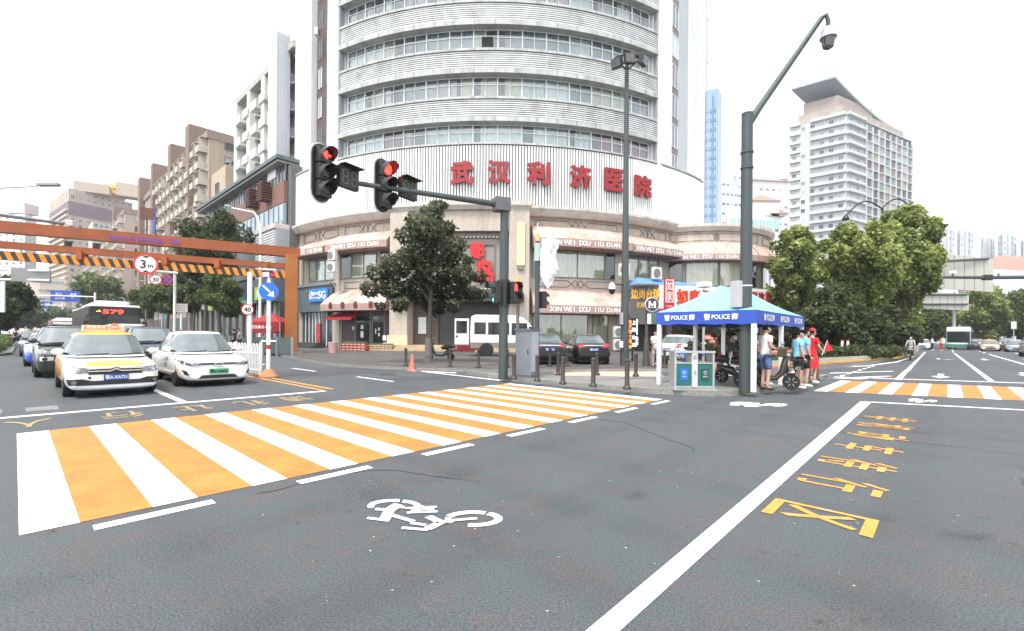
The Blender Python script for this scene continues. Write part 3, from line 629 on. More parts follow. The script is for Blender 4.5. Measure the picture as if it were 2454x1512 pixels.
for k in range(26): rbox(mb, -14.6 + k * .72, 32.31, .1, .04, 4.55, 5.05)
mb.build('canopy_pattern', STUCCOD, cn)
mb = MB(); ring(mb, rect(30.3, 30.6, .1, 4.45), pa0 + 1.5, pa1 - 1.5); mb.build('dark_doorway', M('dark_entrance', (.028, .028, .03), .5, v=.4, sc=1), portal)
mb = MB(); rbox(mb, -11.6, 30.62, 2.6, .12, .3, 4.2); dr = mb.build('roller_shutter', M('brown_shutter', (.09, .07, .058), .6, v=.2, sc=2), portal)
mb = MB()
for z in np.arange(.4, 4.1, .16): rbox(mb, -11.6, 30.745, 2.5, .02, z, z + .05)
mb.build('shutter_ribs', BROWNW, dr)
mb = MB(); rbox(mb, -12.0, 30.78, .75, .03, 1.6, 3.1); mb.build('notice_sheet', M('notice_paper', (.62, .66, .66), .8, v=.12, sc=5), portal)
mb = MB(); rbox(mb, -15.3, 31.9, 2.0, .22, .1, 1.45); mb.build('column_base', M('cream_stone', (.58, .5, .36), .8, v=.15, sc=2), portal)
mb = MB()
for k in range(3): rbox(mb, -6.2, 30.6, 16.4 - .1 * k, 3.0 - .4 * k, .12 + .16 * k, .28 + .16 * k)
mb.build('entrance_step', M('step_stone', (.42, .32, .2), .8, v=.2, sc=1.2), portal)
mb = MB(); rbox(mb, -3.6, 33.65, 3.0, .02, .14, .62); rbox(mb, -3.6, 32.2, 3.0, 1.4, .61, .63); mb.build('red_mat', M('red_carpet', (.16, .012, .014), .9, v=.25, sc=3), portal)
mb = MB(); rbox(mb, 4.3, 31.9, .7, .14, 7.6, 11.3); wl = mb.build('wall_lantern', M('lantern_cream', (.72, .58, .34), .5, v=.12), portal)
mb = MB(); rbox(mb, 4.3, 31.9, .5, .2, 7.2, 7.58); mb.build('lantern_foot', STUCCOD, wl)
for ch, (u, v), w_, h_ in (('都', (1143, 600), 1.25, 1.4), ('鸟', (1160, 653), 1.6, 2.35)):
    p = PT(u, v, 40.85) - HC; mb = MB(); text(mb, ch, p, (1, 0, 0), UP, w=w_, h=h_, depth=.1, bold=.05); mb.build('portal_letter', SIGNRED, portal)
# ground floor of the left bay, below the awnings
mb = MB(); ring(mb, rect(30.3, 30.42, .3, 3.7), -29.6, -18); mb.build('shop_shutter', M('dark_brown_shutter', (.06, .045, .038), .5, v=.35, sc=1.5, streak=True), HO)
mb = MB()
for a in (-29.5, -26, -22.6, -22.1, -19.6, -18.2): rbox(mb, a, 30.42, .12, .05, .3, 3.7)
mb.build('shop_door_frame', FRAMEG, HO)
for a0, a1 in ((-25.8, -22.8), (-22, -19.8)):
    mb = MB(); ring(mb, rect(30.43, 30.45, .4, 3.2), a0, a1, 1, False); mb.build('shop_glass_door', M('dark_shop_glass', (.03, .034, .035), .08, v=.4, sc=1, spec=1), HO)
mb = MB()
for a, z, w_, h_ in ((-26.4, 2.1, .2, .35), (-24.3, 2.2, .3, .4), (-24.3, 1.5, .35, .6), (-21.3, 1.8, .12, .5), (-20.6, 2.0, .18, .3), (-20.6, 1.5, .18, .3), (-18.6, 1.2, .35, .45), (-18.5, .5, .4, .5)): rbox(mb, a, 30.52 if a < -19 else 31.2, w_, .02, z - h_ / 2, z + h_ / 2)
mb.build('posters', M('white_paper', (.7, .72, .72), .8, v=.1), HO)
# blue fascia shop at the far left of the base
mb = MB(); ring(mb, rect(30.4, 30.9, 3.75, 6.55), -43.5, -31.3); fa = mb.build('shop_fascia', M('slate_fascia', (.085, .11, .125), .6, v=.15, sc=1), HO)
mb = MB(); ring(mb, rect(30.9, 31.05, 6.35, 6.6), -43.5, -31.3); mb.build('fascia_trim', FRAMEG, fa)
sb = MB(); ring(sb, rect(30.91, 31.08, 4.75, 6.05), -37.9, -32.0); sb = sb.build('shop_sign', M('sign_blue', (.02, .19, .52), .4, v=.08), HO)
t = MB()
def ptext(mb, s, a, z, R, h, **k): p = pol(R, a, z); text(mb, s, p, pol(1, a + 90), UP, h=h, **k)
ptext(t, '中国移动', -35.85, 5.55, 31.1, .34, bold=.03); ptext(t, 'China Mobile', -35.85, 5.15, 31.1, .2, bold=.02); ptext(t, '5G', -33.6, 5.4, 31.1, .75, bold=.04)
cc = pol(31.1, -37.1, 5.4); t.tube([cc + pol(1, -37.1 + 90) * .22 * cos(q) + UP * .38 * sin(q) for q in np.linspace(0, 2 * pi, 17)], .05, 4); t.build('sign_lettering', LETW, sb)
mb = MB(); ring(mb, rect(30.3, 30.42, .3, 3.75), -43.5, -31.4); mb.build('shop_glazing', M('shopfront_glass', (.05, .06, .062), .1, v=.5, sc=.8, spec=1), HO)
mb = MB()
for a in (-43, -41.4, -39.9, -38.6, -37.4, -36.1, -33.8, -31.8): rbox(mb, a, 30.42, .09, .07, .3, 3.75)
ring(mb, rect(30.42, 30.5, .45, .6), -43, -37.4); mb.build('shopfront_frame', FRAMEW, HO)
mb = MB(); rbox(mb, -36.4, 30.5, .8, .03, .6, 2.6); mb.build('door_poster', M('poster_red', (.4, .06, .07), .6, v=.6, sc=4), HO)
for k in range(3):
    mb = MB(); rbox(mb, -36.5, 31.0, 4.2 - .3 * k, 1.5 - .45 * k, .13 + .17 * k, .3 + .17 * k); mb.build('shop_step', M('dark_step', (.05, .052, .05), .7, v=.2), HO)
mb = MB(); p = [pol(30.45, a, 3.55) for a in (-30.6, -24.5)]; q_ = [pol(31.9, a, 3.1) for a in (-30.6, -24.5)]
mb.add([p[0], p[1], q_[1], q_[0]], [(0, 1, 2, 3)]); mb.add([q_[0], q_[1], q_[1] - UP * .25, q_[0] - UP * .25], [(0, 1, 2, 3)]); mb.add([p[0], q_[0], q_[0] - UP * .25], [(0, 1, 2)]); mb.add([p[1], q_[1], q_[1] - UP * .25], [(0, 1, 2)])
mb.build('red_awning', M('red_awning', (.5, .02, .035), .6, v=.12), HO)

# round bay on the right
DC = Vector((20.5, 55.2, 0)) - HC
def pold(R, a, z=0): a = radians(a); return DC + Vector((R * sin(a), -R * cos(a), z))
def dring(mb, prof, a0, a1, step=4):
    n = int(abs(a1 - a0) / step) + 2; rows = [[pold(R, a0 + (a1 - a0) * k / (n - 1), z) for R, z in prof] for k in range(n)]
    mb.grid(rows, True); mb.add(rows[0], [tuple(range(len(prof)))]); mb.add(rows[-1], [tuple(range(len(prof) - 1, -1, -1))]); return mb
DR = 8.75
mb = MB(); dring(mb, rect(7.8, DR, 0, 12.2), -42, 110); dring(mb, rect(.2, 7.85, 12.0, 12.6), -42, 130); bay = mb.build('round_bay', STUCCO, HO)
mb = MB(); dring(mb, [(7.5, 12.1), (DR + .25, 12.1), (DR + .5, 12.5), (DR + .5, 12.8), (7.5, 12.8)], -42, 110); mb.build('bay_cornice', M('cornice_stone'), bay)
_p = pol; pol = pold; frieze(10.9, 12.1, [(-36, 34)], DR + .02); frieze(10.9, 12.1, [(36, 84)], DR + .02); pol = _p
def daw(a0, a1, words=None):
    aw = awning(a0, a1, 10.9, 9.6, DR, 1.25, .55, HO, pold); 
    t = MB(); s_ = 'XIN WEI DOU JIU DIAN'; per = 5.6 / len(s_) / (DR + 1.25) * 57.3
    for i, ch in enumerate(s_):
        if ch == ' ': continue
        a = (a0 + a1) / 2 + (i - 9.5) * per; X = pold(1, a + .1) - pold(1, a - .1)
        text(t, ch, pold(DR + 1.29, a, 9.34), X, UP, h=.36, bold=.03)
    t.build('awning_lettering', LETW, aw)
daw(-38, 22); daw(24, 82)
for a0, a1, dk in ((-34, -22, 1), (-20, 0, 0), (1, 20, 0), (22, 30, 1), (38, 60, 0), (61, 78, 0)):
    fr = MB()
    for a in (a0, a1): X = pold(DR + .05, a, 8.0); fr.box(X, (.1, .12, 2.7), radians(a))
    dring(fr, rect(DR, DR + .08, 6.55, 6.65), a0, a1); o = fr.build('window', FRAMEG, HO)
    n = 26; c = MB(); c.grid([[pold(DR + .03 + .02 * sin(j * 1.3), a0 + (a1 - a0) * j / n, z) for j in range(n + 1)] for z in (6.6, 9.3)]); c.build('curtain', DARKIN if dk else CURB, o, smooth=True)  # where dk is set the sheet is painted room shade, not cloth
    p = MB(); p.grid([[pold(DR + .09, a0 + (a1 - a0) * j / 6, z) for j in range(7)] for z in (6.6, 9.3)]); p.build('pane', GLASS, o)
# sign boards over the entrance
def board(name, P0, P1, z0, z1, th, m, parent=HO):
    P0, P1 = Vector(P0) - HC, Vector(P1) - HC; d = (P1 - P0).normalized(); n_ = d.cross(UP)
    mb = MB(); mb.prism([(q.x, q.y) for q in (P0, P1, P1 - n_ * th, P0 - n_ * th)], z0, z1); return mb.build(name, m, parent), d, n_, P0, P1
S0, S1, S2, S3 = PT(1508, 700, 42.2), PT(1579, 700, 41.6), PT(1757, 700, 43.8), PT(1872, 712, 47.0)
for s_ in (S0, S1, S2, S3): s_.z = 0
ZB0, ZB1 = 3.4, 6.1
b1, d, n_, p0, p1 = board('grey_sign_board', S0, S1, 2.6, 6.1, 2.5, M('board_grey', (.075, .072, .07), .6, v=.15, sc=2))
t = MB(); m_ = (p0 + p1) / 2 + n_ * .02; text(t, '边尚台球', m_ + d * .12 + UP * 5.35, d, UP, w=2.5, h=.9, bold=.03); text(t, '棋牌 茶艺 5F', m_ + d * .3 + UP * 4.35, d, UP, w=1.9, h=.5, bold=.02); t.build('sign_lettering', M('gold_letter', (.7, .36, .03), .5, v=.1), b1)
b2, d, n_, p0, p1 = board('white_sign_board', S1, S2, 4.0, 6.15, .5, M('board_white', (.74, .72, .72), .5, v=.08))
mb = MB(); q0 = p0 + n_ * .03; q1 = p1 + n_ * .03; mb.prism([(q.x, q.y) for q in (q0 + n_ * .04, q1 + n_ * .04, q1, q0)], 3.7, 4.02); mb.build('red_border', M('border_red', (.55, .03, .03), .5), b2)
t = MB()
for i, ch in enumerate('如家酒店'): text(t, ch, p0 + d * (2.35 + 1.35 * i) + n_ * .02 + UP * 5.15, d, UP, w=1.05, h=1.3, depth=.12, bold=.05)
t.build('sign_lettering', M('orange_red_letter', (.62, .05, .012), .5, v=.15, sc=3), b2)
mb = MB(); c0 = p0 + d * .95 + n_ * .03; mb.ext([c0 - d * .5 + UP * 3.95, c0 + UP * 3.75, c0 + d * .5 + UP * 3.95, c0 + d * .5 + UP * 6.75, c0 - d * .5 + UP * 6.75], n_ * .14); pq = mb.build('red_plaque', M('plaque_red', (.45, .02, .03), .45, v=.1), HO)
mb = MB(); c1 = c0 + n_ * .15
for x0, x1, z0_, z1_ in ((-.4, .4, 6.55, 6.62), (-.4, .4, 4.58, 4.65), (-.4, -.33, 4.65, 6.55), (.33, .4, 4.65, 6.55)): mb.ext([c1 + d * x0 + UP * z0_, c1 + d * x1 + UP * z0_, c1 + d * x1 + UP * z1_, c1 + d * x0 + UP * z1_], n_ * .02)
text(mb, '如', c1 + UP * 6.05 + n_ * .02, d, UP, w=.55, h=.8, bold=.005); text(mb, '家', c1 + UP * 5.15 + n_ * .02, d, UP, w=.55, h=.85, bold=.005); text(mb, 'homeinn', c1 + UP * 4.25 + n_ * .02, d, UP, w=.6, bold=.02); mb.build('plaque_lettering', LETW, pq)
mb = MB(); mb.add([p0 + UP * 6.2 - d * 2, p1 + UP * 6.2 - d * 1.5, p1 + UP * 6.5 - n_ * 1.6 - d * 1.5, p0 - d * 1.3 + UP * 6.95 - n_ * 1.6], [(0, 1, 2, 3)]); mb.add([p0 + UP * 6.2 - d * 2, p0 - d * 1.3 + UP * 6.95 - n_ * 1.6, p0 - d * 2.2 + UP * 6.2 - n_ * 1.6], [(0, 1, 2)]); mb.build('blue_tarpaulin', M('tarp_blue', (.12, .27, .6), .6, v=.25, sc=2), b2)
b3, d, n_, p0, p1 = board('hospital_sign_board', S2, S3, 3.9, 6.25, .5, M('board_white'))
t = MB(); L = (p1 - p0).length
for i, ch in enumerate('武汉利济医院'): text(t, ch, p0 + d * (.55 + (L - 1.0) / 5.4 * i) + n_ * .02 + UP * 5.2, d, UP, w=.85, h=1.45, depth=.1, bold=.055)
t.build('sign_lettering', M('dark_red_letter', (.3, .012, .015), .5, v=.12), b3)
# dark entrance hall under the boards
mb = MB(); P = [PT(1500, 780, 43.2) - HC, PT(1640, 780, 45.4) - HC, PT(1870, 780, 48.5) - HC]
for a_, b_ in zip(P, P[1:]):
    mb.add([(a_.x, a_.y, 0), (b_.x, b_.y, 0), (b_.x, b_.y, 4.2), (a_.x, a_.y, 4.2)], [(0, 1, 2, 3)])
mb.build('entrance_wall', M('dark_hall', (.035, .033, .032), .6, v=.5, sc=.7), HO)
mb = MB()
for u in (1512, 1600, 1660, 1745, 1830): p = PT(u, 780, 43 if u < 1650 else 45.5) - HC; mb.box((p.x, p.y, 2), (.5, .5, 4), .3)
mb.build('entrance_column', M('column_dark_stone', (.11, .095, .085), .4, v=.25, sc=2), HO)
mb = MB(); p = PT(1790, 790, 44.6) - HC; mb.box((p.x, p.y, 2.0), (3.2, .1, .9), .5); mb.build('lit_shop_sign', M('green_white_sign', (.5, .6, .56), .5, v=.4, sc=1.5), HO)
# roof clutter
mb = MB(); p = PT(1641, 520, 52) - HC; mb.add([(p.x - .9, p.y - .8, 12.9), (p.x + 1.2, p.y - .8, 12.9), (p.x + 1.2, p.y + .8, 12.9), (p.x - .9, p.y + .8, 12.9), (p.x, p.y, 15.6)], [(0, 1, 4), (1, 2, 4), (2, 3, 4), (3, 0, 4)]); mb.build('pyramid_skylight', M('skylight_grey', (.28, .36, .34), .35, v=.2), HO)
mb = MB(); p = PT(1670, 525, 54) - HC; mb.box((p.x, p.y, 13.6), (.9, .7, 1.1), .3); mb.bar((p.x, p.y, 14), (p.x + 2.6, p.y, 13.5), .12, .1); mb.build('roof_unit', M('rusty_unit', (.2, .13, .1), .8, v=.4), HO)
mb = MB()
for k in range(60):
    p = PT(1645, 410, 52) - HC + Vector((RND.uniform(-1.3, 1.6), RND.uniform(-.5, .8), 0)); p.z = 18.6 + RND.random() * .45; mb.box(p, (.35, .25, .05), RND.random() * 6, RND.random() * 3)
mb.build('roof_plants', M('roof_weeds', (.06, .09, .03), .8, v=.4), HO)
# downpipe cables
mb = MB(); q = [pol(31.0, -31.0, 6.6), pol(30.8, -30.4, 6.0), pol(30.8, -30.6, 4.6), pol(30.8, -31, 3.6)]; mb.tube(q, .03, 5); mb.build('cable', M('cable_white', (.5, .5, .5), .6), HO)
# air conditioning units hung on the base are things bolted to it: parts of the building
def ac_unit(name, p, rz, w=.95, h=.75, d=.35, parent=None):
    b = MB().box((0, 0, 0), (w, d, h)); o = b.build(name, M('ac_cream', (.62, .61, .55), .5, v=.12, sc=3), parent, bevel=.03); o.location = p; o.rotation_euler = (0, 0, rz)
    g = MB(); g.lathe([(.27 * h / .75, 0), (.27 * h / .75, .03), (.2, .05), (.03, .05)], (-w * .14, -d / 2 - .05, 0), 16, 'Y'); g.build('fan_grille', M('ac_grille', (.16, .17, .17), .6), o)
    return o
for u, v, Y in ((797, 612, 44.0), (797, 640, 44.0), (1495, 647, 41.6), (1573, 655, 42.6)):
    p = PT(u, v, Y) - HC; ac_unit('air_conditioner', p, atan2(p.x, -p.y), 1.0, 1.1 if u > 1000 else .95, parent=HO)
for z in (.75, 1.9): p = PT(1482, 800, 42) - HC; p.z = z; ac_unit('air_conditioner', p, .35, 1.0, 1.0, parent=HO)
p = PL + EL * 3.7 + NL * .2; p.z = 32.3; ac_unit('air_conditioner', p, A1 - pi / 2 + pi / 2 * 1.5, parent=HO)
# ------------------------------------------------------------------ neighbouring buildings
PANE_D = M('flat_pane'); 
PANES = [M('city_pane_dark', (.05, .06, .065), .15, v=.5, sc=.3, spec=.8), M('city_pane_mid', (.16, .19, .2), .15, v=.5, sc=.3, spec=.8), M('city_pane_pale', (.42, .45, .46), .3, v=.3, sc=.3)]
def win_mesh(w, h, fm, bars=1, deep=.12):
    f = MB(); t = .07
    for x in (-w / 2 + t / 2, w / 2 - t / 2): f.box((x, 0, 0), (t, deep, h))
    for z in (-h / 2 + t / 2, h / 2 - t / 2): f.box((0, 0, z), (w - 2 * t, deep, t))
    for k in range(bars): f.box((-w / 2 + w * (k + 1) / (bars + 1), 0, 0), (.05, deep * .8, h - 2 * t))
    return f.me('window_frame', fm)
def pane_mesh(w, h, m): return MB().box((0, .02, 0), (w - .1, .02, h - .1)).me('pane', m)
def put_windows(B, spots, w, h, fm=FRAMEW, bars=1, limit=90, rnd=None, pw=(5, 3, 2), subs=True):
    """spots: (position, rotation). The first ones are parts of their own, the rest one part"""
    r = random.Random(len(spots)); fmesh = win_mesh(w, h, fm, bars); pm = [pane_mesh(w, h, m) for m in PANES]
    for p, rz in spots[:limit]:
        o = inst(fmesh, 'window', B, p, rz)
        if subs: inst(r.choices(pm, pw)[0], 'pane', o)
    if spots[limit:]:
        mb = MB()
        for p, rz in spots[limit:]:
            mb.T = Matrix.Translation(p) @ Matrix.Rotation(rz, 4, 'Z'); mb.mat(0)
            for x in (-w / 2, w / 2): mb.box((x, 0, 0), (.07, .12, h))
            for z in (-h / 2, h / 2): mb.box((0, 0, z), (w - .07, .12, .07))
            mb.mat(1 + r.choices((0, 1, 2), pw)[0]).box((0, .02, 0), (w - .1, .02, h - .1))
        mb.T = None
        mb.build('small_window', [fm] + PANES, B, kind='stuff')
def facade(s0, t0, s1, t1, O):
    """local frame: origin, along, outward normal to the right of the walking direction, rotation"""
    a, b = ST(s0, t0) - O, ST(s1, t1) - O; d = (b - a).normalized(); return a, d, Vector((d.y, -d.x, 0)), atan2(d.y, d.x), (b - a).length

# ---- podium with canopy, brown band and mirror glass, beside the hospital
PO = ST(20.5, 51.2); FS = 19.6
B = thing('shop_podium', 'low shop podium with dark canopy, brown band and mirror glass below the white flats', 'building', PO)
def LST(s, t, z=0): return ST(s, t, z) - PO
def pbox(name, s0, s1, t0, t1, z0, z1, m, par=None, bevel=0):
    mb = MB(); mb.prism([(q.x, q.y) for q in (LST(s0, t0), LST(s1, t0), LST(s1, t1), LST(s0, t1))], z0, z1); return mb.build(name, m, par or B, bevel=bevel)
BROWNB = M('brown_band', (.19, .1, .075), .7, v=.12, sc=1, streak=True)
pbox('body', FS + .45, 34, 51.2, 84, 0, 19.6, M('podium_dark', (.12, .12, .12), .7, v=.2))
cn = pbox('canopy', FS - .8, 34, 51.9, 84.5, 20.15, 20.55, M('canopy_green_grey', (.1, .13, .13), .6, v=.2))
pbox('canopy_soffit', FS - .6, FS + 3, 52.1, 84.3, 19.85, 20.09, M('soffit', (.25, .26, .25), .8), cn)
spots = [(LST(FS + .2, 52.9 + 1.9 * k, 18.9), A1 - pi / 2 + 0) for k in range(16)]
put_windows(B, [(p, atan2(E2.y, E2.x) + pi) for p, _ in spots], 1.8, 1.9, FRAMEG, 1)
pbox('brown_band', FS, FS + .4, 51.9, 84.2, 15.6, 17.95, BROWNB)
for t in (55.2, 59.2):
    mb = MB()
    for k in range(8): mb.prism([(q.x, q.y) for q in (LST(FS - 1.1, t), LST(FS - .05, t), LST(FS - .05, t + 1.6), LST(FS - 1.1, t + 1.6))], 16.4 + .26 * k, 16.52 + .26 * k)
    mb.build('ventilator_grille', M('brown_grille', (.13, .06, .05), .7, v=.2), B)
mg = pbox('mirror_glass', FS + .05, FS + .35, 51.9, 84.2, 12.2, 15.55, M('mirror_glass', (.28, .36, .42), .06, .6, v=.45, sc=.16, spec=1))
mb = MB()
for k in range(22): mb.prism([(q.x, q.y) for q in (LST(FS, 52 + 1.45 * k), LST(FS + .08, 52 + 1.45 * k), LST(FS + .08, 52.06 + 1.45 * k), LST(FS, 52.06 + 1.45 * k))], 12.2, 15.5)
mb.build('mullions', FRAMEG, mg)
pbox('dark_storey', FS + .02, FS + .4, 57.5, 84.2, 8.2, 12.15, M('dark_storey', (.055, .065, .07), .5, v=.5, sc=.5))
lw = pbox('louvre_wall', FS - 1.0, FS + .4, 51.3, 57.4, 7.6, 12.6, GREYW)
pbox('louvre_cap', FS - 1.15, FS + .4, 51.3, 57.5, 12.6, 13.1, M('cornice_stone'), lw)
mb = MB()
for k in range(17):
    z = 7.9 + .27 * k; mb.prism([(q.x, q.y) for q in (LST(FS - 1.07, 51.6), LST(FS - 1.01, 51.6), LST(FS - 1.01, 57.1), LST(FS - 1.07, 57.1))], z, z + .15)
mb.build('white_louvre', LOUVRE, lw)
fa = pbox('fascia', FS - 1.2, FS + .4, 51.3, 84.2, 4.9, 7.5, M('slate_fascia'))
for i, (t0, t1, z0, z1, nm, c, txt, tc) in enumerate(((52.2, 56.3, 5.2, 6.6, 'shop_sign', (.28, .5, .05), '老乡鸡', LETW), (57.2, 59.6, 5.0, 6.7, 'shop_sign', (.04, .09, .26), None, LETW), (58.0, 63.5, 4.3, 5.6, 'shop_sign', (.02, .33, .1), 'WALLACE', LETW), (66.5, 70.5, 5.2, 6.4, 'shop_sign', (.03, .035, .03), '咖啡', LETW), (72.5, 74.6, 4.6, 5.8, 'shop_sign', (.3, .5, .06), None, LETW), (75, 80, 4.8, 6, 'shop_sign', (.45, .44, .42), None, LETW))):
    sg = pbox(nm, FS - 1.4, FS - 1.21, t0, t1, z0, z1, M('sign_colour_%d' % i, c, .45, v=.1), fa)
    if txt: mb = MB(); text(mb, txt, LST(FS - 1.42, (t0 + t1) / 2, (z0 + z1) / 2), -E2, UP, w=(t1 - t0) * .7, h=(z1 - z0) * .55, bold=.03); mb.build('sign_text', tc, B)
pbox('shop_front', FS - .6, FS + .4, 51.3, 84.2, .12, 4.85, M('shop_front_dark', (.07, .075, .075), .15, v=.6, sc=.35, spec=1))
for k in range(13):
    t = 52 + 2.6 * k; pbox('shop_pillar', FS - .8, FS - .61, t, t + .35, .12, 4.85, M('pillar_pale', (.3, .3, .29), .6, v=.2))

# ---- white flats over the podium
O = ST(22.0, 53.5); B = thing('white_apartment_block', 'white block of flats with boxy railed balconies above the dark canopy', 'building', O)
PO = O
WHW = M('white_render_wall', (.7, .69, .65), .75, v=.12, sc=.7, streak=True, v2=(.5, .47, .42), sc2=.4)
pbox('wall', 22.2, 36, 53.5, 72.4, 20.5, 33.4, WHW); pbox('roof_slab', 20.9, 36.2, 53.2, 72.8, 33.4, 34.2, M('roof_edge', (.42, .4, .37), .8, v=.2))
fm = win_mesh(2.0, 1.9, FRAMEG, 1); pms = [pane_mesh(2.0, 1.9, m) for m in PANES]
RZ2 = atan2(E2.y, E2.x) + pi
bal = MB(); bal.T = Matrix.Rotation(RZ2, 4, 'Z')
bal.box((0, -.75, .08), (2.0, 1.5, .16))
bal.box((-.98, -.75, .6), (.06, 1.5, 1.0)); bal.box((0, -1.47, .6), (2.0, .06, 1.0)); balm = bal.me('balcony', WHW)
rail = MB(); rail.T = Matrix.Rotation(RZ2, 4, 'Z')
for k in range(6): rail.box((.98, -.75, .25 + .17 * k), (.05, 1.45, .06))
railm = rail.me('balcony_rail', FRAMEW)
for fl in range(4):
    z = 21.2 + 3.1 * fl
    for k in range(6):
        t = 55.2 + 3.05 * k
        o = inst(fm, 'window', B, LST(22.15, t + .2, z + 1.5), RZ2); inst(RND.choices(pms, (7, 3, 1))[0], 'pane', o)
        pbox('shade_slab', 21.5, 22.2, t - 1.0, t + 1.3, z + 2.62, z + 2.75, M('roof_edge'))
        b = inst(balm, 'balcony', B, LST(22.2, t + 1.4 - .6, z - .3)); inst(railm, 'balcony_rail', b)
for k in range(4): pbox('pier', 20.9, 22.2, 56.6 + 5.2 * k, 57.7 + 5.2 * k, 20.7, 33.4, WHW)

# ---- brown flats further along
def flats(name, label, s0, t0, t1, H, seed, wall, fins, gable, floors=11):
    global B, PO
    r = random.Random(seed); PO = ST(s0, t0); B = thing(name, label, 'building', PO)
    pbox('wall', s0 + .3, s0 + 14, t0, t1, 0, H - 1.2, wall); pbox('roof_parapet', s0, s0 + 14.2, t0 - .1, t1, H - 1.2, H, M('parapet_brown', (.26, .2, .165), .8, v=.2))
    nb = int((t1 - t0) / 3.4); sp = []
    hf = (H - 5) / floors; cream = M('cream_balcony', (.48, .44, .375), .75, v=.2, sc=1.2, v2=(.33, .27, .22), sc2=.7)
    bm = MB(); bm.T = Matrix.Rotation(RZ2, 4, 'Z'); bm.box((0, -.65, .5), (1.9, 1.3, 1.0)); bm.box((0, -.55, 2.35), (2.1, 1.1, .1)); bm.box((.7, -.6, 1.6), (.08, 1.1, 1.3)); bm = bm.me('bay_box', cream)
    am = MB(); am.T = Matrix.Rotation(RZ2, 4, 'Z'); am.box((0, -.3, 0), (.9, .55, .65)); am = am.me('air_conditioner', M('ac_cream'))
    nb_ = 0
    for f in range(floors):
        for k in range(nb):
            t = t0 + 1.9 + 3.4 * k
            z = 4.6 + hf * f
            sp.append((z, t))
    sp.sort(key=lambda q: (q[1] - t0) - q[0] * .1)
    put_windows(B, [(LST(s0 + .24, t, z + 1.5), RZ2) for z, t in sp], 1.7, 1.7, FRAMEW, 1, 80, pw=(6, 3, 2))
    for z, t in sp:
        if z > 9 and r.random() < .8 and nb_ < 98: inst(bm, 'bay_box', B, LST(s0 + .3, t + r.choice((-.2, .2)), z - .35)); nb_ += 1
        elif r.random() < .5 and nb_ < 95: inst(am, 'air_conditioner', B, LST(s0 + .3, t + .9, z + .2)); nb_ += 1
    for tf, extra in fins: pbox('stair_tower', s0 - .75, s0 + 6, tf, tf + 2.4, 0, H + extra, M('brown_tower', (.215, .155, .125), .85, v=.16, sc=1.1, streak=True))
    if gable:
        put_windows(B, [(LST(s0 + 3.2 + 4 * q, t0 - .05, 6 + hf * f), RZ2 + pi / 2) for f in range(floors) for q in range(2)], 1.5, 1.5, FRAMEG, 1, 40)
    return B
TANW = M('tan_flat_wall', (.36, .3, .245), .85, v=.16, sc=.8, streak=True, v2=(.27, .2, .16), sc2=.35)
flats('brown_apartment_block', 'brown block of flats with tall stair towers and cream bay boxes behind the gantry', 20.6, 85.6, 146, 33.6, 3, TANW, [(93.5, 3.2), (107, 3.6), (123.5, 4.0), (138.5, 4.4)], True)
pbox('stepped_wing', 21.2, 33, 78.2, 85.5, 0, 26.5, M('tan_wing', (.42, .34, .26), .85, v=.12, sc=.8))
for f in range(7):
    o = inst(win_mesh(1.6, 1.7, FRAMEG, 1), 'wing_window', B, LST(21.1, 82, 6 + 2.95 * f), RZ2); inst(pane_mesh(1.6, 1.7, PANES[0]), 'pane', o)
    o = inst(win_mesh(1.4, 1.6, FRAMEG, 1), 'wing_window', B, LST(23.6, 78.15, 6 + 2.95 * f), RZ2 + pi / 2); inst(pane_mesh(1.4, 1.6, PANES[0]), 'pane', o)
mb = MB()
for k in range(40): p = LST(22 + RND.random() * 8, 79.5 + RND.random() * 3, 26.6 + RND.random() * 1.4); mb.box(p, (.7, .5, .1), RND.random() * 6, RND.random() * 3)
mb.build('terrace_plants', M('terrace_leaf', (.05, .07, .03), .8, v=.4), B)
pbox('hanging_cloth', 19.35, 19.5, 118, 120.5, 22, 27, M('blue_cloth', (.05, .07, .32), .8, v=.2))
flats('pinkish_apartment_block', 'paler brown flats standing beyond the stair towers', 20.6, 168, 215, 36, 5, M('pinkish_wall', (.42, .33, .28), .85, v=.14, sc=.5, streak=True), [(181, 3)], True, 10)
flats('low_apartment_row', 'lower cream flats far along the left street', 20.6, 225, 300, 30, 8, M('cream_wall_far', (.48, .42, .35), .85, v=.14, sc=.5), [(250, 2)], True, 9)
# low shops in front of the brown flats
PO = ST(19, 85); B = thing('shop_row', 'long low row of shops with a dark roof under the brown flats', 'building', PO)
pbox('wall', 18.4, 20.4, 85.2, 200, 0, 6.4, M('shop_row_wall', (.2, .17, .14), .8, v=.3, sc=.4)); pbox('roof', 17.2, 20.5, 85.2, 200, 6.4, 7.0, M('shop_row_roof', (.1, .085, .075), .8, v=.2))
for k in range(26):
    t = 86.5 + 4.3 * k; o = pbox('shop_opening', 18.33, 18.39, t, t + 3.2, .2, 3.6, M('opening_dark', (.05, .05, .05), .4, v=.6, sc=.4))
    pbox('sign_board', 18.25, 18.39, t, t + 3.2, 3.9, 5.4, M('sign_mix_%d' % (k % 4), ((.3, .3, .3), (.35, .33, .28), (.25, .12, .1), (.16, .2, .28))[k % 4], .6, v=.3))
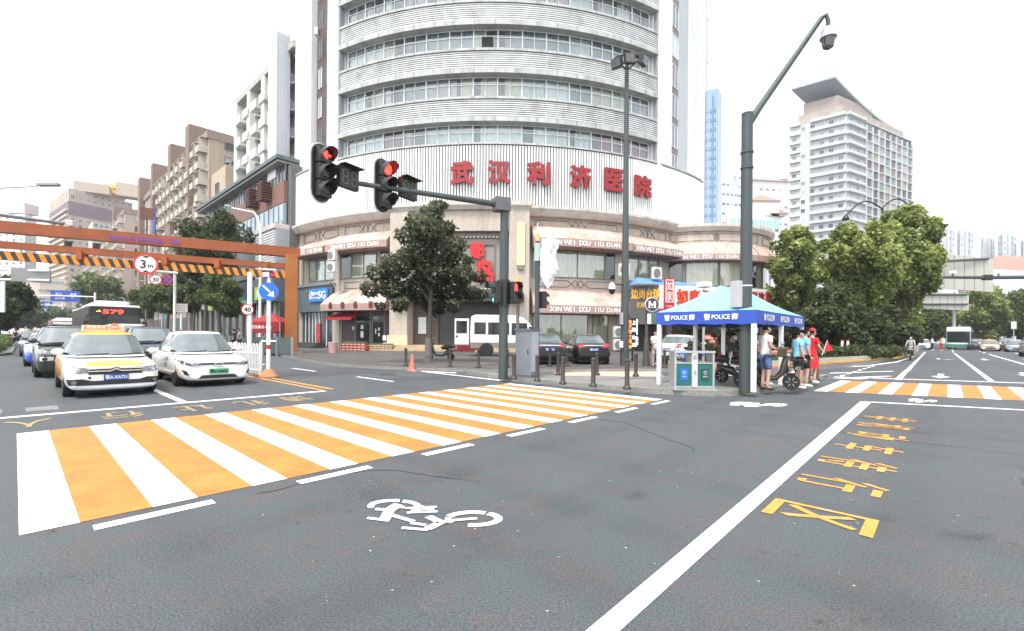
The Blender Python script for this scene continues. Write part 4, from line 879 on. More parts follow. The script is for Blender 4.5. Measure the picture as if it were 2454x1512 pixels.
# ------------------------------------------------------------------ far towers, haze painted into their pale wall colours
def tower(name, label, P0, PLf, PRt, H, floors, wall, nl, nr, ww=1.5, wh=1.5, slabs=None, pw=(5, 4, 2), fm=FRAMEW, z0=3, limit=48):
    """two visible faces: P0 is the near corner, PLf and PRt the far ends (world x, y)"""
    P0, PLf, PRt = Vector((*P0, 0)), Vector((*PLf, 0)), Vector((*PRt, 0)); B = thing(name, label, 'building', P0); a, b = PLf - P0, PRt - P0
    mb = MB(); mb.prism([(q.x, q.y) for q in (Vector(), b, a + b, a)], 0, H); mb.build('wall', wall, B)
    sp = []
    for vec, n in ((a, nl), (b, nr)):
        d = vec.normalized(); N = Vector((d.y, -d.x, 0)); L = vec.length
        if N.dot(-P0) < 0: N = -N
        rz = atan2(d.y, d.x) + (0 if Vector((d.y, -d.x, 0)).dot(N) > 0 else pi)
        for f in range(floors):
            z = z0 + (H - z0) * (f + .5) / floors
            for k in range(n): sp.append((d * (L * (k + .5) / n) + N * .05 + UP * z, rz))
            if slabs and f % slabs == 0:
                pass
    sp.sort(key=lambda q: -q[0].z)
    put_windows(B, sp, ww, wh, fm, 1, limit, pw=pw, subs=True)
    return B, a, b
def slabs_on(B, a, b, H, floors, m, dep=.9, th=.5, z0=3, name='balcony_band', only=None):
    for f in range(floors + 1):
        z = z0 + (H - z0) * f / floors
        for vec in only or (a, b):
            d = vec.normalized(); N = Vector((d.y, -d.x, 0)); N = N if N.dot(-Vector(B.location)) > 0 else -N
            q = [Vector(), vec, vec + N * dep, N * dep] if vec is a or vec is b else vec
            mb = MB(); mb.prism([(p.x, p.y) for p in q], z - th / 2, z + th / 2); mb.build(name, m, B)
def xy(u, v, Y): p = PT(u, v, Y); return (p.x, p.y)
def zat(u, v, Y): return PT(u, v, Y).z
# the big flats with the swooping roof
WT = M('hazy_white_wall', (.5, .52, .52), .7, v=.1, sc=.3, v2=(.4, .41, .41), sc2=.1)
Y0 = 165
P0, Pl, Pr = xy(2027, 270, Y0), xy(1893, 300, 176), xy(2181, 340, 188)
H = zat(2027, 274, Y0)
B, a, b = tower('roofed_apartment_tower', 'tall white apartment tower with an upswept grey roof above the round green trees', P0, Pl, Pr, H, 23, WT, 6, 9, 1.5, 1.6, pw=(3, 4, 4), limit=96)
fh = (H - 3) / 23
for f in range(24):
    z = 3 + fh * f
    for vec, f0, f1 in ((a, 0, .62), (b, 0, .24)):
        d = vec.normalized(); N = Vector((d.y, -d.x, 0)); N = N if N.dot(-Vector((*P0, 0))) > 0 else -N
        mb = MB(); q = [vec * f0, vec * f1, vec * f1 + N * 1.3, vec * f0 + N * 1.3]; mb.prism([(p.x, p.y) for p in q], z - .2, z + .75); mb.build('balcony', WT, B)
    d = a.normalized(); N = Vector((d.y, -d.x, 0)); N = N if N.dot(-Vector((*P0, 0))) > 0 else -N
    mb = MB(); q = [a * .8, a * 1.02, a * 1.02 + N * .9, a * .8 + N * .9]; mb.prism([(p.x, p.y) for p in q], z - .2, z + .6); mb.build('balcony', WT, B)
d = b.normalized(); N = Vector((d.y, -d.x, 0)); N = N if N.dot(-Vector((*P0, 0))) > 0 else -N
for k in range(9):
    p = b * (.26 + .74 * k / 8); mb = MB(); q = [p, p + d * .5, p + d * .5 + N * .8, p + N * .8]; mb.prism([(x.x, x.y) for x in q], 0, H - 1); mb.build('frame_column', WT, B)
for f in range(24):
    z = 3 + fh * f; mb = MB(); q = [b * .25, b, b + N * .7, b * .25 + N * .7]; mb.prism([(x.x, x.y) for x in q], z - .18, z + .18); mb.build('floor_band', WT, B)
lm = [M('loggia_%d' % i, c, .7, v=.35, sc=.4) for i, c in enumerate(((.1, .11, .115), (.2, .23, .24), (.36, .4, .41), (.26, .2, .19), (.3, .29, .24), (.15, .11, .11)))]
r_ = random.Random(15); N = -N if N.dot(-Vector((*P0, 0))) < 0 else N; rest = MB(); Lc = b.length * .74 / 8
for f in range(22, -1, -1):
    for k in range(8):
        p = d * (b.length * .26 + Lc * (k + .55)) + N * .3 + UP * (3 + fh * (f + .5)); m_i = r_.choice((0, 0, 0, 1, 1, 2, 2, 3, 4, 5)); rz_ = atan2(d.y, d.x)
        if f > 10: MB().box(p, (Lc - .9, .12, fh - .55), rz_).build('loggia_screen', lm[m_i], B)
        else: rest.mat(m_i).box(p, (Lc - .9, .12, fh - .55), rz_)
rest.build('lower_loggia_screens', lm, B, kind='stuff')
da, db = a.normalized(), b.normalized(); W_ = a.length
mb = MB(); i0 = db * 1.5 + da * 1.5; mb.prism([(p.x, p.y) for p in (i0, db * b.length * .96 + da * 1.5, db * b.length * .96 + da * (W_ - 2), db * 1.5 + da * (W_ - 2))], H, H + 4.2); mb.build('set_back_storey', M('hazy_brown', (.36, .32, .28), .8, v=.25, sc=.4), B)
mb = MB(); mb.prism([(p.x, p.y) for p in (i0 + da * 1.5, db * b.length * .5 + da * 2.5, db * b.length * .5 + da * (W_ - 4), i0 + da * (W_ - 5))], H + 4.2, H + 8.2); mb.build('penthouse', M('hazy_maroon', (.32, .26, .24), .8, v=.25), B)
rows = []
for k in range(9):
    f = k / 8; z = H + 13.2 - 9.5 * (1 - (1 - f) ** 1.6); off = -2.6 + (b.length - 1) * f
    p = db * off; rows.append([p + da * 2.2 + UP * z, p + da * (W_ - 1.5) + UP * z])
up_ = [[x + UP * .9 for x in r] for r in rows]
mb = MB(); mb.grid(rows); mb.grid(up_); 
for j in (0, 1): mb.grid([[r[j] for r in rows], [r[j] for r in up_]])
mb.grid([rows[0], up_[0]]); mb.build('swooping_roof', M('hazy_roof_grey', (.36, .4, .43), .6, v=.1), B)
# blue glass tower
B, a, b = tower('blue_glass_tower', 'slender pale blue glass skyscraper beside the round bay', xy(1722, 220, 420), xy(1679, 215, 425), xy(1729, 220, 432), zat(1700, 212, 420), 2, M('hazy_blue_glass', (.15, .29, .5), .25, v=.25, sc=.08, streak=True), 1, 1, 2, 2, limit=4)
Hh = zat(1700, 212, 420); d = a.normalized(); N = Vector((d.y, -d.x, 0)); N = N if N.y < 0 else -N
for fr in (.25, .72):
    mb = MB(); p = a * fr; mb.prism([(q.x, q.y) for q in (p, p + d * 2.0, p + d * 2.0 + N * .5, p + N * .5)], 0, Hh - 6)
    for k in range(24): z = 8 + k * (Hh - 20) / 24; mb.prism([(q.x, q.y) for q in (p - d * 1.6, p + d * 3.6, p + d * 3.6 + N * .7, p - d * 1.6 + N * .7)], z, z + 2.6)
    mb.build('dark_stripe', M('hazy_blue_dark', (.1, .17, .3), .4, v=.2), B)
mb = MB()
for k in range(11): p = a * (k / 10); mb.prism([(q.x, q.y) for q in (p, p + d * .3, p + d * .3 + N * .35, p + N * .35)], 0, Hh)
mb.build('mullions', M('hazy_pale_blue', (.42, .55, .68), .5), B)
# lower white buildings between the glass tower and the flats
for nm, lb, u0, u1, v1, Y, fl, n, col in (('white_office_block', 'white office block with blue window bands beside the glass skyscraper', 1728, 1768, 430, 300, 16, 4, (.58, .64, .7)), ('pale_blue_office_tower', 'pale blue office tower behind the grey camera pole', 1762, 1795, 415, 420, 18, 4, (.5, .62, .72)), ('white_hotel_block', 'white block with pink roof edge between camera pole and apartment tower', 1800, 1890, 432, 260, 9, 6, (.68, .68, .67)), ('white_gabled_house', 'white building with small brown hipped roof just above the round bay', 1742, 1868, 512, 150, 4, 8, (.7, .7, .69))):
    w_ = M(nm + '_wall', col, .7, v=.08, sc=.3); Hh = zat((u0 + u1) / 2, v1, Y)
    B, a, b = tower(nm, lb, xy(u0, 500, Y), xy(u0 - 6, 500, Y + 12), xy(u1, 500, Y + 3), Hh, fl, w_, 2, n, 2.2 * Y / 260, 1.5 * Y / 260, pw=(1, 4, 3), limit=30)
    if 'gabled' in nm:
        for uu, w2, vv in ((1822, 9, 475), (1855, 5, 505)):
            p = PT(uu, 500, Y + 5) - Vector(B.location); hz = zat(uu, vv, Y + 5); mb = MB(); c = (p.x, p.y)
            mb.bx(c[0] - w2 / 2, c[0] + w2 / 2, c[1] - 3, c[1] + 3, Hh, hz - 1.8); tb = mb.build('roof_house', w_, B)
            mb = MB(); e = .7; z = hz - 1.8; mb.add([(c[0] - w2 / 2 - e, c[1] - 3.5, z), (c[0] + w2 / 2 + e, c[1] - 3.5, z), (c[0] + w2 / 2 + e, c[1] + 3.5, z), (c[0] - w2 / 2 - e, c[1] + 3.5, z), (c[0] - 1, c[1], z + 2.6), (c[0] + 1, c[1], z + 2.6)], [(0, 1, 5, 4), (1, 2, 5), (2, 3, 4, 5), (3, 0, 4), (0, 3, 2, 1)]); mb.build('hipped_roof', M('hazy_brown_tile', (.3, .19, .15), .8, v=.2), tb)
        for k in range(7): p = (b * (.05 + .14 * k)); mb = MB(); mb.box((p.x + 1, p.y - .2, Hh - 3), (1.6, .3, 3), 0); mb.build('green_window_bay', M('hazy_green_glass', (.3, .52, .48), .3, v=.2), B)
    if 'hotel' in nm:
        mb = MB(); d = b.normalized(); mb.prism([(q.x, q.y) for q in (d * -1 + Vector((0, -1, 0)), b + d + Vector((0, -1, 0)), b + d + Vector((0, 6, 0)), Vector((0, 6, 0)) - d)], Hh, Hh + 1.2); mb.build('pink_roof_edge', M('hazy_pink', (.62, .4, .38), .8), B)
        mb = MB(); p = b * .7; mb.bx(p.x - 6, p.x + 5, 1, 8, Hh + 1.2, Hh + 6); mb.build('roof_house', w_, B)
# far right residential towers
for lb, u0, um, u1, v1, Y in (('hazy grey and white twin tower touching the round trees', 2246, 2256, 2288, 545, 330), ('hazy grey and white tower second from the round trees', 2292, 2300, 2332, 550, 340), ('hazy white tower above the big sign board', 2348, 2356, 2384, 568, 360), ('hazy teal and white tower above the pink building', 2390, 2402, 2436, 560, 350), ('hazy pinkish tower at the picture edge', 2444, 2452, 2490, 575, 350)):
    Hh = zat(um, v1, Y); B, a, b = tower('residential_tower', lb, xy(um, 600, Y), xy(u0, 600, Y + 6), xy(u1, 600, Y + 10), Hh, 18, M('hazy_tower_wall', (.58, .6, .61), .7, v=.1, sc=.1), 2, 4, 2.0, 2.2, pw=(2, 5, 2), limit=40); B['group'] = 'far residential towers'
    mb = MB(); p = (a + b) * .5; mb.box((p.x, p.y, Hh + 2), (5, 4, 4)); mb.build('roof_house', M('hazy_tower_wall'), B)
    for q in (.33, .68): mb = MB(); p = b * q; mb.box((p.x, p.y - .3, Hh / 2), (1.2, 1.2, Hh)); mb.build('projecting_rib', M('hazy_rib', (.4, .45, .47), .7), B)
B, a, b = tower('pink_brick_building', 'low pink brick building behind the overhead sign', xy(2380, 620, 200), xy(2376, 620, 215), xy(2600, 620, 205), zat(2400, 612, 200), 2, M('hazy_pink_brick', (.5, .3, .25), .8, v=.15), 1, 10, 2, 1.6)
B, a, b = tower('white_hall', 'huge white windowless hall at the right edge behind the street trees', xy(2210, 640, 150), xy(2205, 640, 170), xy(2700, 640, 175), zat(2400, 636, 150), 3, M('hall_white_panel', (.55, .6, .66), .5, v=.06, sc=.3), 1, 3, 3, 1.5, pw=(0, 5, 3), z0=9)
for k in range(3): mb = MB(); p = b * (.26 + .015 * k); mb.bar((p.x - 5, p.y - 3, 0), (p.x - 9 - 2 * k, p.y - 3, zat(2350, 660, 150)), .9, .9); mb.build('slanted_strut', M('strut_cream', (.6, .57, .52), .7), B)
# far left towers
Y0 = 235
P0, Pl, Pr = xy(165, 448, Y0), xy(119, 460, 262), xy(318, 480, 262); Hh = zat(165, 450, Y0)
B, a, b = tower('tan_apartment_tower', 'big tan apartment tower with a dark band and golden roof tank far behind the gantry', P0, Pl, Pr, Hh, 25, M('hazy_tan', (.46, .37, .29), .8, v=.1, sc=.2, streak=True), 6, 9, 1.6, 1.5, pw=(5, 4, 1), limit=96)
for vec in (a, b):
    d = vec.normalized(); N = Vector((d.y, -d.x, 0)); N = N if N.dot(-Vector((*P0, 0))) > 0 else -N
    mb = MB(); mb.prism([(q.x, q.y) for q in (N * .03, vec + N * .03, vec + N * .2, N * .2)], Hh - 13.5, Hh - 6.5); mb.build('dark_band', M('hazy_purple_band', (.2, .15, .17), .8, v=.2, sc=.3), B)
d = a.normalized(); N = Vector((d.y, -d.x, 0)); N = N if N.dot(-Vector((*P0, 0))) > 0 else -N
for f in range(22):
    for k in range(6):
        pass
for f in range(22):
    z = 3 + (Hh - 3) / 25 * f; mb = MB(); mb.prism([(q.x, q.y) for q in (N * .1, a + N * .1, a + N * 1.1, N * 1.1)], z, z + 1.0); mb.build('balcony_row', M('hazy_cream', (.52, .45, .36), .8, v=.15, sc=.4), B)
p = PT(270, 455, 258) - Vector(B.location); mb = MB(); mb.lathe([(1, 0), (5, .3), (6.2, 3), (5.2, 5.2), (5.6, 6), (4.6, 8), (3, 9)], (p.x, p.y, Hh), 14); mb.build('golden_roof_tank', M('hazy_gold', (.55, .34, .08), .6, v=.15), B)
p = b * .2; mb = MB(); mb.box((p.x, p.y + 6, Hh + 2.5), (14, 10, 5), .6); mb.box((p.x + 14, p.y + 12, Hh + 3.5), (10, 8, 7), .6); mb.build('roof_house', M('hazy_tan'), B)
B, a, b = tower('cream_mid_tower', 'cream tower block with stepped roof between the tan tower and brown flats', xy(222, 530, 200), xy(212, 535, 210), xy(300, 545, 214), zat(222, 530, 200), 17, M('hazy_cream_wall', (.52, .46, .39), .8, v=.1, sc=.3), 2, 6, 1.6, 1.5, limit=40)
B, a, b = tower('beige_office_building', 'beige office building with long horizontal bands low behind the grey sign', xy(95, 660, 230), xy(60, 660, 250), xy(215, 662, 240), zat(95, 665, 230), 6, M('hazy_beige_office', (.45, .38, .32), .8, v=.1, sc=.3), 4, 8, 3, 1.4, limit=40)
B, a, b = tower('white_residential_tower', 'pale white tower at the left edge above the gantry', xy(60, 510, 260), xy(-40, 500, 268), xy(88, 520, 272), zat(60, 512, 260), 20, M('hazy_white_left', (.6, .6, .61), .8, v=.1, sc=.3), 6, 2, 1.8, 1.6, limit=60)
p = PT(68, 500, 268) - Vector(B.location); mb = MB(); mb.box((p.x - 4, p.y, zat(60, 500, 266)), (12, 8, 6)); mb.build('roof_house', M('hazy_pink_roof', (.55, .46, .44), .8), B)
# ------------------------------------------------------------------ street furniture
ORANGE = M('gantry_orange', (.26, .062, .012), .6, v=.18, sc=1.2, v2=(.38, .07, .015), sc2=.7)
REDLAMP = M('red_lamp', (1, .03, .02), .4, v=.02, emit=2.2)
GREENLAMP = M('green_lamp', (.1, .9, .55), .4, v=.02, emit=1.2)
DARKLENS = M('dark_lens', (.02, .018, .018), .25)
BLUESIGN = M('sign_blue_plate', (.01, .13, .72), .4, v=.06)
# ---- orange height limit gantry
P0 = G(697, 850); P1 = PT(0, 545, 26.8); P1.z = 0
d = (P1 - P0).normalized(); L = (P1 - P0).length + 7
zt = PT(697, 612, P0.y).z; zm = PT(690, 640, P0.y).z; zb = PT(690, 660, P0.y).z
B = thing('height_limit_gantry', 'orange height limit gantry across the left street with a black and orange striped bar', 'gantry', P0)
D = d * L; n_ = Vector((d.y, -d.x, 0))
MB().box((0, 0, zt / 2), (.82, .82, zt), atan2(d.y, d.x)).build('post', M('gantry_post_orange', (.31, .098, .013), .6, v=.25, sc=.8, v2=(.36, .17, .02), sc2=.35), B, bevel=.03)
MB().box((0, 0, .05), (1.5, 1.3, .35), atan2(d.y, d.x)).build('post_foot', M('foot_concrete', (.25, .2, .16), .9, v=.3), B)
def beam(z, h, w, m, nm, x0=-.3): return MB().bar(d * x0 + UP * z, D + UP * (z + .3), w, h).build(nm, m, B)
beam(zt + .2, .66, .6, ORANGE, 'top_beam', -.55); beam(zm + .02, .4, .3, ORANGE, 'lower_beam', .4)
for f in (.07, .2, .33, .52, .72): p = d * (L * f); MB().bar(p + UP * (zb + .2), p + UP * (zm + .1), .34, .5).build('hanger', ORANGE, B)
ns = 44
mb = MB(); mb.bar(d * .3 + UP * zb, D + UP * (zb + .3), .2, .5); bar = mb.build('striped_bar', M('stripe_black', (.025, .022, .02), .6), B)
mb = MB()
for k in range(ns):
    x0 = .45 + (L - .5) * k / ns; x1 = x0 + (L - .5) / ns * .52; z0 = zb + .3 * x0 / L; nn = n_ * (-.107 if n_.dot(P0) > 0 else .107)
    mb.add([d * x0 + UP * (z0 + .25) + nn, d * x1 + UP * (z0 + .25) + nn, d * (x1 - .2) + UP * (z0 - .25) + nn, d * (x0 - .2) + UP * (z0 - .25) + nn], [(0, 1, 2, 3)])
mb.build('orange_stripes', M('stripe_orange', (.75, .23, .01), .6, v=.15), bar)
def along(u, v=620):
    r_ = ray(u, v)[0]; return (r_ * P0.y - P0.x) / (d.x - r_ * d.y)
t = MB(); nn = n_ * (-.36 if n_.dot(P0) > 0 else .36); fr = .585
text(t, '电动升降限高门架', d * along(352, 575) + UP * (zt + .25) + nn, -d, UP, w=3.6, h=.36, bold=.012); t.build('beam_lettering', M('beam_blue_purple', (.14, .06, .3), .6, v=.3), B)
def disc(mb, c, n, r, th=.03, seg=28): mb.cyl(Vector(c), Vector(c) + Vector(n).normalized() * th, r, n=seg); return mb
sn = -n_ if n_.dot(P0) > 0 else n_
sc = d * along(353) + UP * (zb + .15) + sn * .3
sg = disc(MB(), sc, sn, .66, .04).build('limit_sign', M('sign_red', (.55, .03, .02), .45), B)
disc(MB(), sc + sn * .041, sn, .54, .004).build('sign_face', M('sign_white', (.78, .77, .74), .45, v=.05), sg)
mb = MB(); X = -d; o = sc + sn * .052; text(mb, '3', o - X * .14, X, UP, h=.52, bold=.03); text(mb, 'm', o + X * .24 - UP * .12, X, UP, h=.2, bold=.03)
for s_ in (1, -1): mb.add([o + UP * .52 * s_ - X * .2, o + UP * .52 * s_ + X * .2, o + UP * .36 * s_], [(0, 1, 2)])
mb.build('sign_figure', BLACKP, sg)
for f in (.3, .49, .55, .8, .9):
    p = d * (L * f) + UP * (zt - .3); MB().box(p, (.3, .3, .3), 1).build('warning_lamp', M('dark_lamp_box', (.05, .03, .03), .6), B)
mb = MB(); p = d * (L * .56); mb.tube([p + UP * (zt + .9), D + UP * (zt + 1.6)], .1, 6); mb.tube([p * 1.3 + UP * (zt + .6), p * 1.3 + UP * (zt + 1)], .05, 6); mb.build('conduit', M('conduit_grey', (.13, .14, .14), .6), B)
# flashing camera on the gantry
mb = MB(); p = PT(171, 535, 29); mb.box(p, (.35, .6, .35), .4, .15); o = mb.build('traffic_camera', M('camera_white', (.66, .66, .64), .5), bevel=.03, label='small white enforcement camera on top of the orange gantry', cat='camera')
MB().tube([p - UP * .15, p - UP * .55], .06, 6).build('stand', BLACKP, o)
# hanging rusty sign hoop in the tree line behind the gantry
p = PT(352, 512, 75); o = MB().box(p, (1.8, .4, 1.8), .5).build('rusty_box_sign', M('rusty_box', (.16, .06, .04), .8, v=.4), label='rusty hanging box sign in front of the brown flats', cat='sign')
MB().tube([p - UP * .9, (p.x, p.y, .1)], .14, 6).build('post', M('sign_post_dark', (.12, .1, .08), .7), o)

# ---- white sliding-bar fence and keep right sign on the median
def rail_fence(name, label, t0, t1, s=5.77):
    O = ST(s, t0); B = thing(name, label, 'fence', O); Lf = t1 - t0; mb = MB(); n = int(Lf / .155)
    for k in range(0, n, 2):
        a, b = E2 * (k * .155), E2 * (k * .155 + .155)
        mb.tube([a + UP * .1, a + UP * 1.06] + [(a + b) / 2 - E2 * .0775 * cos(q) + UP * (1.06 + .075 * sin(q)) for q in (pi / 4, pi / 2, 3 * pi / 4)] + [b + UP * 1.06, b + UP * .1], .021, 5)
    mb.build('hoops', WHITEM, B); mb = MB(); mb.bar(UP * .22, E2 * Lf + UP * .22, .05, .05); mb.bar(UP * .8, E2 * Lf + UP * .8, .03, .03); mb.build('rail', WHITEM, B)
    for k in range(int(Lf / 2.6) + 1): p = E2 * min(Lf, 2.6 * k); q = MB(); q.box(p + UP * .6, (.07, .07, 1.2), A1); q.build('post', WHITEM, B); MB().box(p + UP * .05, (.34, .34, .1), A1).build('post_foot', M('foot_rust', (.3, .14, .08), .85, v=.3), B)
    return B
rail_fence('median_fence', 'white hooped steel railing on the yellow line beside the white electric car', 17.2, 46)
B = thing('keep_right_sign', 'blue round keep-right arrow sign on a white post with a solar police beacon', 'road sign', ST(5.9, 16.85))
MB().cyl((0, 0, 0), (0, 0, 3.3), .065, n=14).build('post', WHITEM, B, smooth=True)
mb = MB(); mb.lathe([(.3, 0), (.3, .06), (.14, .26), (.09, .3)], n=16); mb.build('post_foot', M('foot_orange_brown', (.42, .2, .1), .85, v=.25), B)
MB().cyl((0, 0, .98), (0, 0, 1.12), .068, n=14).build('reflector', SIGNRED, B); MB().box((0, 0, 1.25), (.5, .06, .05), 0).build('bracket', WHITEM, B)
V = Vector((.42, -.9, 0)).normalized(); Xs = Vector((-V.y, V.x, 0)); c = UP * 2.93 + V * .09
sg = disc(MB(), c, V, .3, .02).build('sign_plate', BLUESIGN, B)
mb = MB(); o = c + V * .026; a = lambda x, z: o + Xs * x + UP * z
mb.add([a(-.2, .17), a(-.16, .21), a(.06, -.01), a(.02, -.05)], [(0, 1, 2, 3)]); mb.add([a(.16, -.18), a(.14, .03), a(-.05, -.15)], [(0, 1, 2)]); mb.build('arrow', LETW, sg)
MB().cyl((0, 0, 3.3), (0, 0, 3.45), .05, n=8).build('neck', WHITEM, B); b_ = MB().box((0, 0, 3.5), (.34, .16, .16), .45).build('beacon_box', M('beacon_dark', (.05, .04, .12), .5), B)
MB().box(V * .09 + UP * 3.5 - Xs * .09, (.17, .03, .12), atan2(Xs.y, Xs.x)).build('blue_flasher', M('beacon_blue', (.35, .3, 1), .4, v=.02, emit=4), b_)
MB().box(V * .09 + UP * 3.5 + Xs * .1, (.12, .03, .12), atan2(Xs.y, Xs.x)).build('red_flasher', M('beacon_red', (.5, .02, .08), .4, v=.02), b_)
MB().box((0, 0, 3.68), (.42, .3, .03), .45, .25).build('solar_panel', M('solar_grey', (.5, .5, .55), .3), B)

# ---- signal mast
BS = G(1205, 905, .13); B = thing('traffic_signal_mast', 'grey green signal mast with a long arm carrying two red vehicle signals and countdown boxes', 'traffic light', BS)
ZT = PT(1210, 486, BS.y).z - .13
MB().tube([(0, 0, -.05), (0, 0, ZT)], [.155, .125], 14).build('pole', DARKPOLE, B, smooth=True)
pt = PT(1208, 492, BS.y) - BS; pe = PT(760, 425, 12.9) - BS; pm = PT(930, 447, 14.0) - BS
ad = (pe - pt).normalized()
MB().tube([pt, pt + (pe - pt) * .5, pe], [.1, .08, .06], 10).build('arm', DARKPOLE, B, smooth=True)
MB().box(pt - ad * -.1, (.5, .4, .42), atan2(ad.y, ad.x)).build('arm_bracket', M('bracket_grey', (.1, .1, .11), .6), B); MB().cyl((0, 0, ZT), (0, 0, ZT + .05), .15, n=12).build('cap', DARKPOLE, B)
SF = Vector((.87, -.49, 0))        # the way the vehicle signals face
def signal(c, lit, arrow_):
    X = Vector((-SF.y, SF.x, 0)); T = Matrix((X, -SF, UP)).transposed().to_4x4(); T.translation = c   # local -y faces out
    def stadium(w, h, n=8): return [(w * cos(q), h + w * sin(q)) for q in np.linspace(0, pi, n)] + [(w * cos(q), -h + w * sin(q)) for q in np.linspace(pi, 2 * pi, n)]
    mb = MB(T); mb.ext([(x, .03, z) for x, z in stadium(.335, .50)], (0, -.02, 0)); bb = mb.build('signal_head', WHITEM, B)
    mb = MB(T); mb.ext([(x, .008, z) for x, z in stadium(.29, .50)], (0, -.05, 0)); mb.build('back_board', BLACKP, bb)
    mb = MB(T)
    for z in (.46, 0, -.46): mb.box((0, -.12, z), (.4, .2, .42))
    mb.build('housing', BLACKP, bb)
    for i, z in enumerate((.46, 0, -.46)):
        mb = MB(T)
        if i == 0 and arrow_:
            mb.lathe([(.18, -.235), (.17, -.22)], (0, 0, z), 16, 'Y'); mb.build('lens', DARKLENS, bb)
            mb = MB(T); k = lambda x, zz: (x, -.25, z + zz); mb.add([k(-.13, 0), k(.0, .12), k(.05, .07), k(-.02, .03), k(.14, .03), k(.14, -.03), k(-.02, -.03), k(.05, -.07), k(0, -.12)], [(0, 1, 2, 3), (0, 3, 6), (3, 4, 5, 6), (0, 6, 7, 8)]); mb.build('lit_arrow', REDLAMP, bb)
        else: mb.lathe([(.17, -.225), (.15, -.25), (.06, -.265)], (0, 0, z), 18, 'Y'); mb.build('lens', REDLAMP if i == 0 else DARKLENS, bb)
        mb = MB(T); rows = [[(.2 * cos(q), y, z + .2 * sin(q) - (0 if y > -.3 else .03)) for q in np.linspace(-.45, pi + .45, 13)] for y in (-.2, -.52)]
        rows[1] = [(x, y + .22 * max(0, (.1 - (zz - z)) / .2), zz) for x, y, zz in rows[1]]
        mb.grid(rows); mb.grid([[(p[0] * 1.07, p[1], z + (p[2] - z) * 1.07) for p in r] for r in rows]); mb.build('visor', M('visor_black', (.03, .033, .037), .5), bb)
def countdown(c):
    X = Vector((-SF.y, SF.x, 0)); T = Matrix((X, -SF, UP)).transposed().to_4x4(); T.translation = c
    o = MB(T).box((0, -.02, 0), (.66, .16, .58)).build('countdown_box', M('countdown_black', (.02, .022, .02), .5), B)
    mb = MB(T)
    for cx in (-.15, .16):
        for x, z, w_, h_ in ((0, .19, .14, .03), (0, 0, .14, .03), (0, -.19, .14, .03), (-.09, .095, .03, .15), (.09, .095, .03, .15), (-.09, -.095, .03, .15), (.09, -.095, .03, .15)): mb.box((cx + x, -.106, z), (w_, .012, h_))
    mb.build('unlit_digits', M('unlit_digit', (.13, .13, .09), .6), o)
    mb = MB(T); mb.box((0, -.2, .3), (.7, .24, .02)); mb.build('hood', BLACKP, o)
signal(PT(768, 415, 12.75) - BS, 0, True); signal(PT(915, 445, 13.75) - BS, 0, False); countdown(PT(832, 428, 13.1) - BS); countdown(PT(975, 454, 14.1) - BS)
# two-colour pedestrian heads on the mast
MAN = [((0, .07), .022)]
def ped(parent, c, F, kind, lit, nm='pedestrian_signal', s=1.0):
    X = Vector((-F.y, F.x, 0)); T = Matrix((X, -F, UP)).transposed().to_4x4() @ Matrix.Scale(s, 4); T.translation = c
    o = MB(T).box((0, 0, 0), (.36, .2, .7)).build(nm, BLACKP, parent, bevel=.02)
    for i, z in enumerate((.17, -.17)):
        mb = MB(T); mb.lathe([(.15, -.105), (.13, -.12)], (0, 0, z), 16, 'Y'); mb.build('lens', DARKLENS, o)
        mb = MB(T); rows = [[(.16 * cos(q), y, z + .16 * sin(q)) for q in np.linspace(-.2, pi + .2, 9)] for y in (-.1, -.34)]; mb.grid(rows); mb.build('visor', M('visor_black'), o)
        if lit == i:
            mb = MB(T); y = -.124; c_ = lambda *p: mb.add([(q[0], y, z + q[1]) for q in p], [tuple(range(len(p)))])
            mb.cyl((0, y, z + .09), (0, y - .004, z + .09), .028, n=8); c_((-.05, .06), (.05, .06), (.04, -.02), (-.04, -.02)); c_((-.04, -.02), (-.005, -.02), (-.01, -.12), (-.045, -.12)); c_((.005, -.02), (.04, -.02), (.045, -.12), (.01, -.12))
            mb.build('lit_figure', REDLAMP if i == 0 else GREENLAMP, o)
    return o
F1 = Vector((.35, -.94, 0)).normalized(); F2 = Vector((-.9, -.45, 0)).normalized()
zp = PT(1205, 702, BS.y).z - BS.z
ped(B, Vector((.36, -.1, zp)), F1, 0, 0); ped(B, Vector((-.22, -.2, zp)), F2, 0, 1)
MB().cyl((0, 0, zp - .42), (0, 0, zp + .42), .2, n=14).build('clamp_sleeve', BLACKP, B, smooth=True)
# thin pole with a red man and an orange top
p = PT(1240, 800, 20.5); p.z = .13; B = thing('pedestrian_light_pole', 'thin pole with a lit red man signal and orange cap beside the mast', 'traffic light', p)
zt = PT(1240, 672, p.y).z; MB().cyl((0, 0, -.05), (0, 0, zt - .25), .075, n=10).build('pole', M('brown_grey_pole', (.13, .115, .1), .6), B, smooth=True)
MB().cyl((0, 0, zt - .25), (0, 0, zt), .1, n=10).build('cap', M('cap_orange', (.75, .3, .08), .5, emit=.25), B)
o = ped(B, Vector((0, -.12, zt - .62)), Vector((-.05, -1, 0)).normalized(), 0, 0, s=1.15)
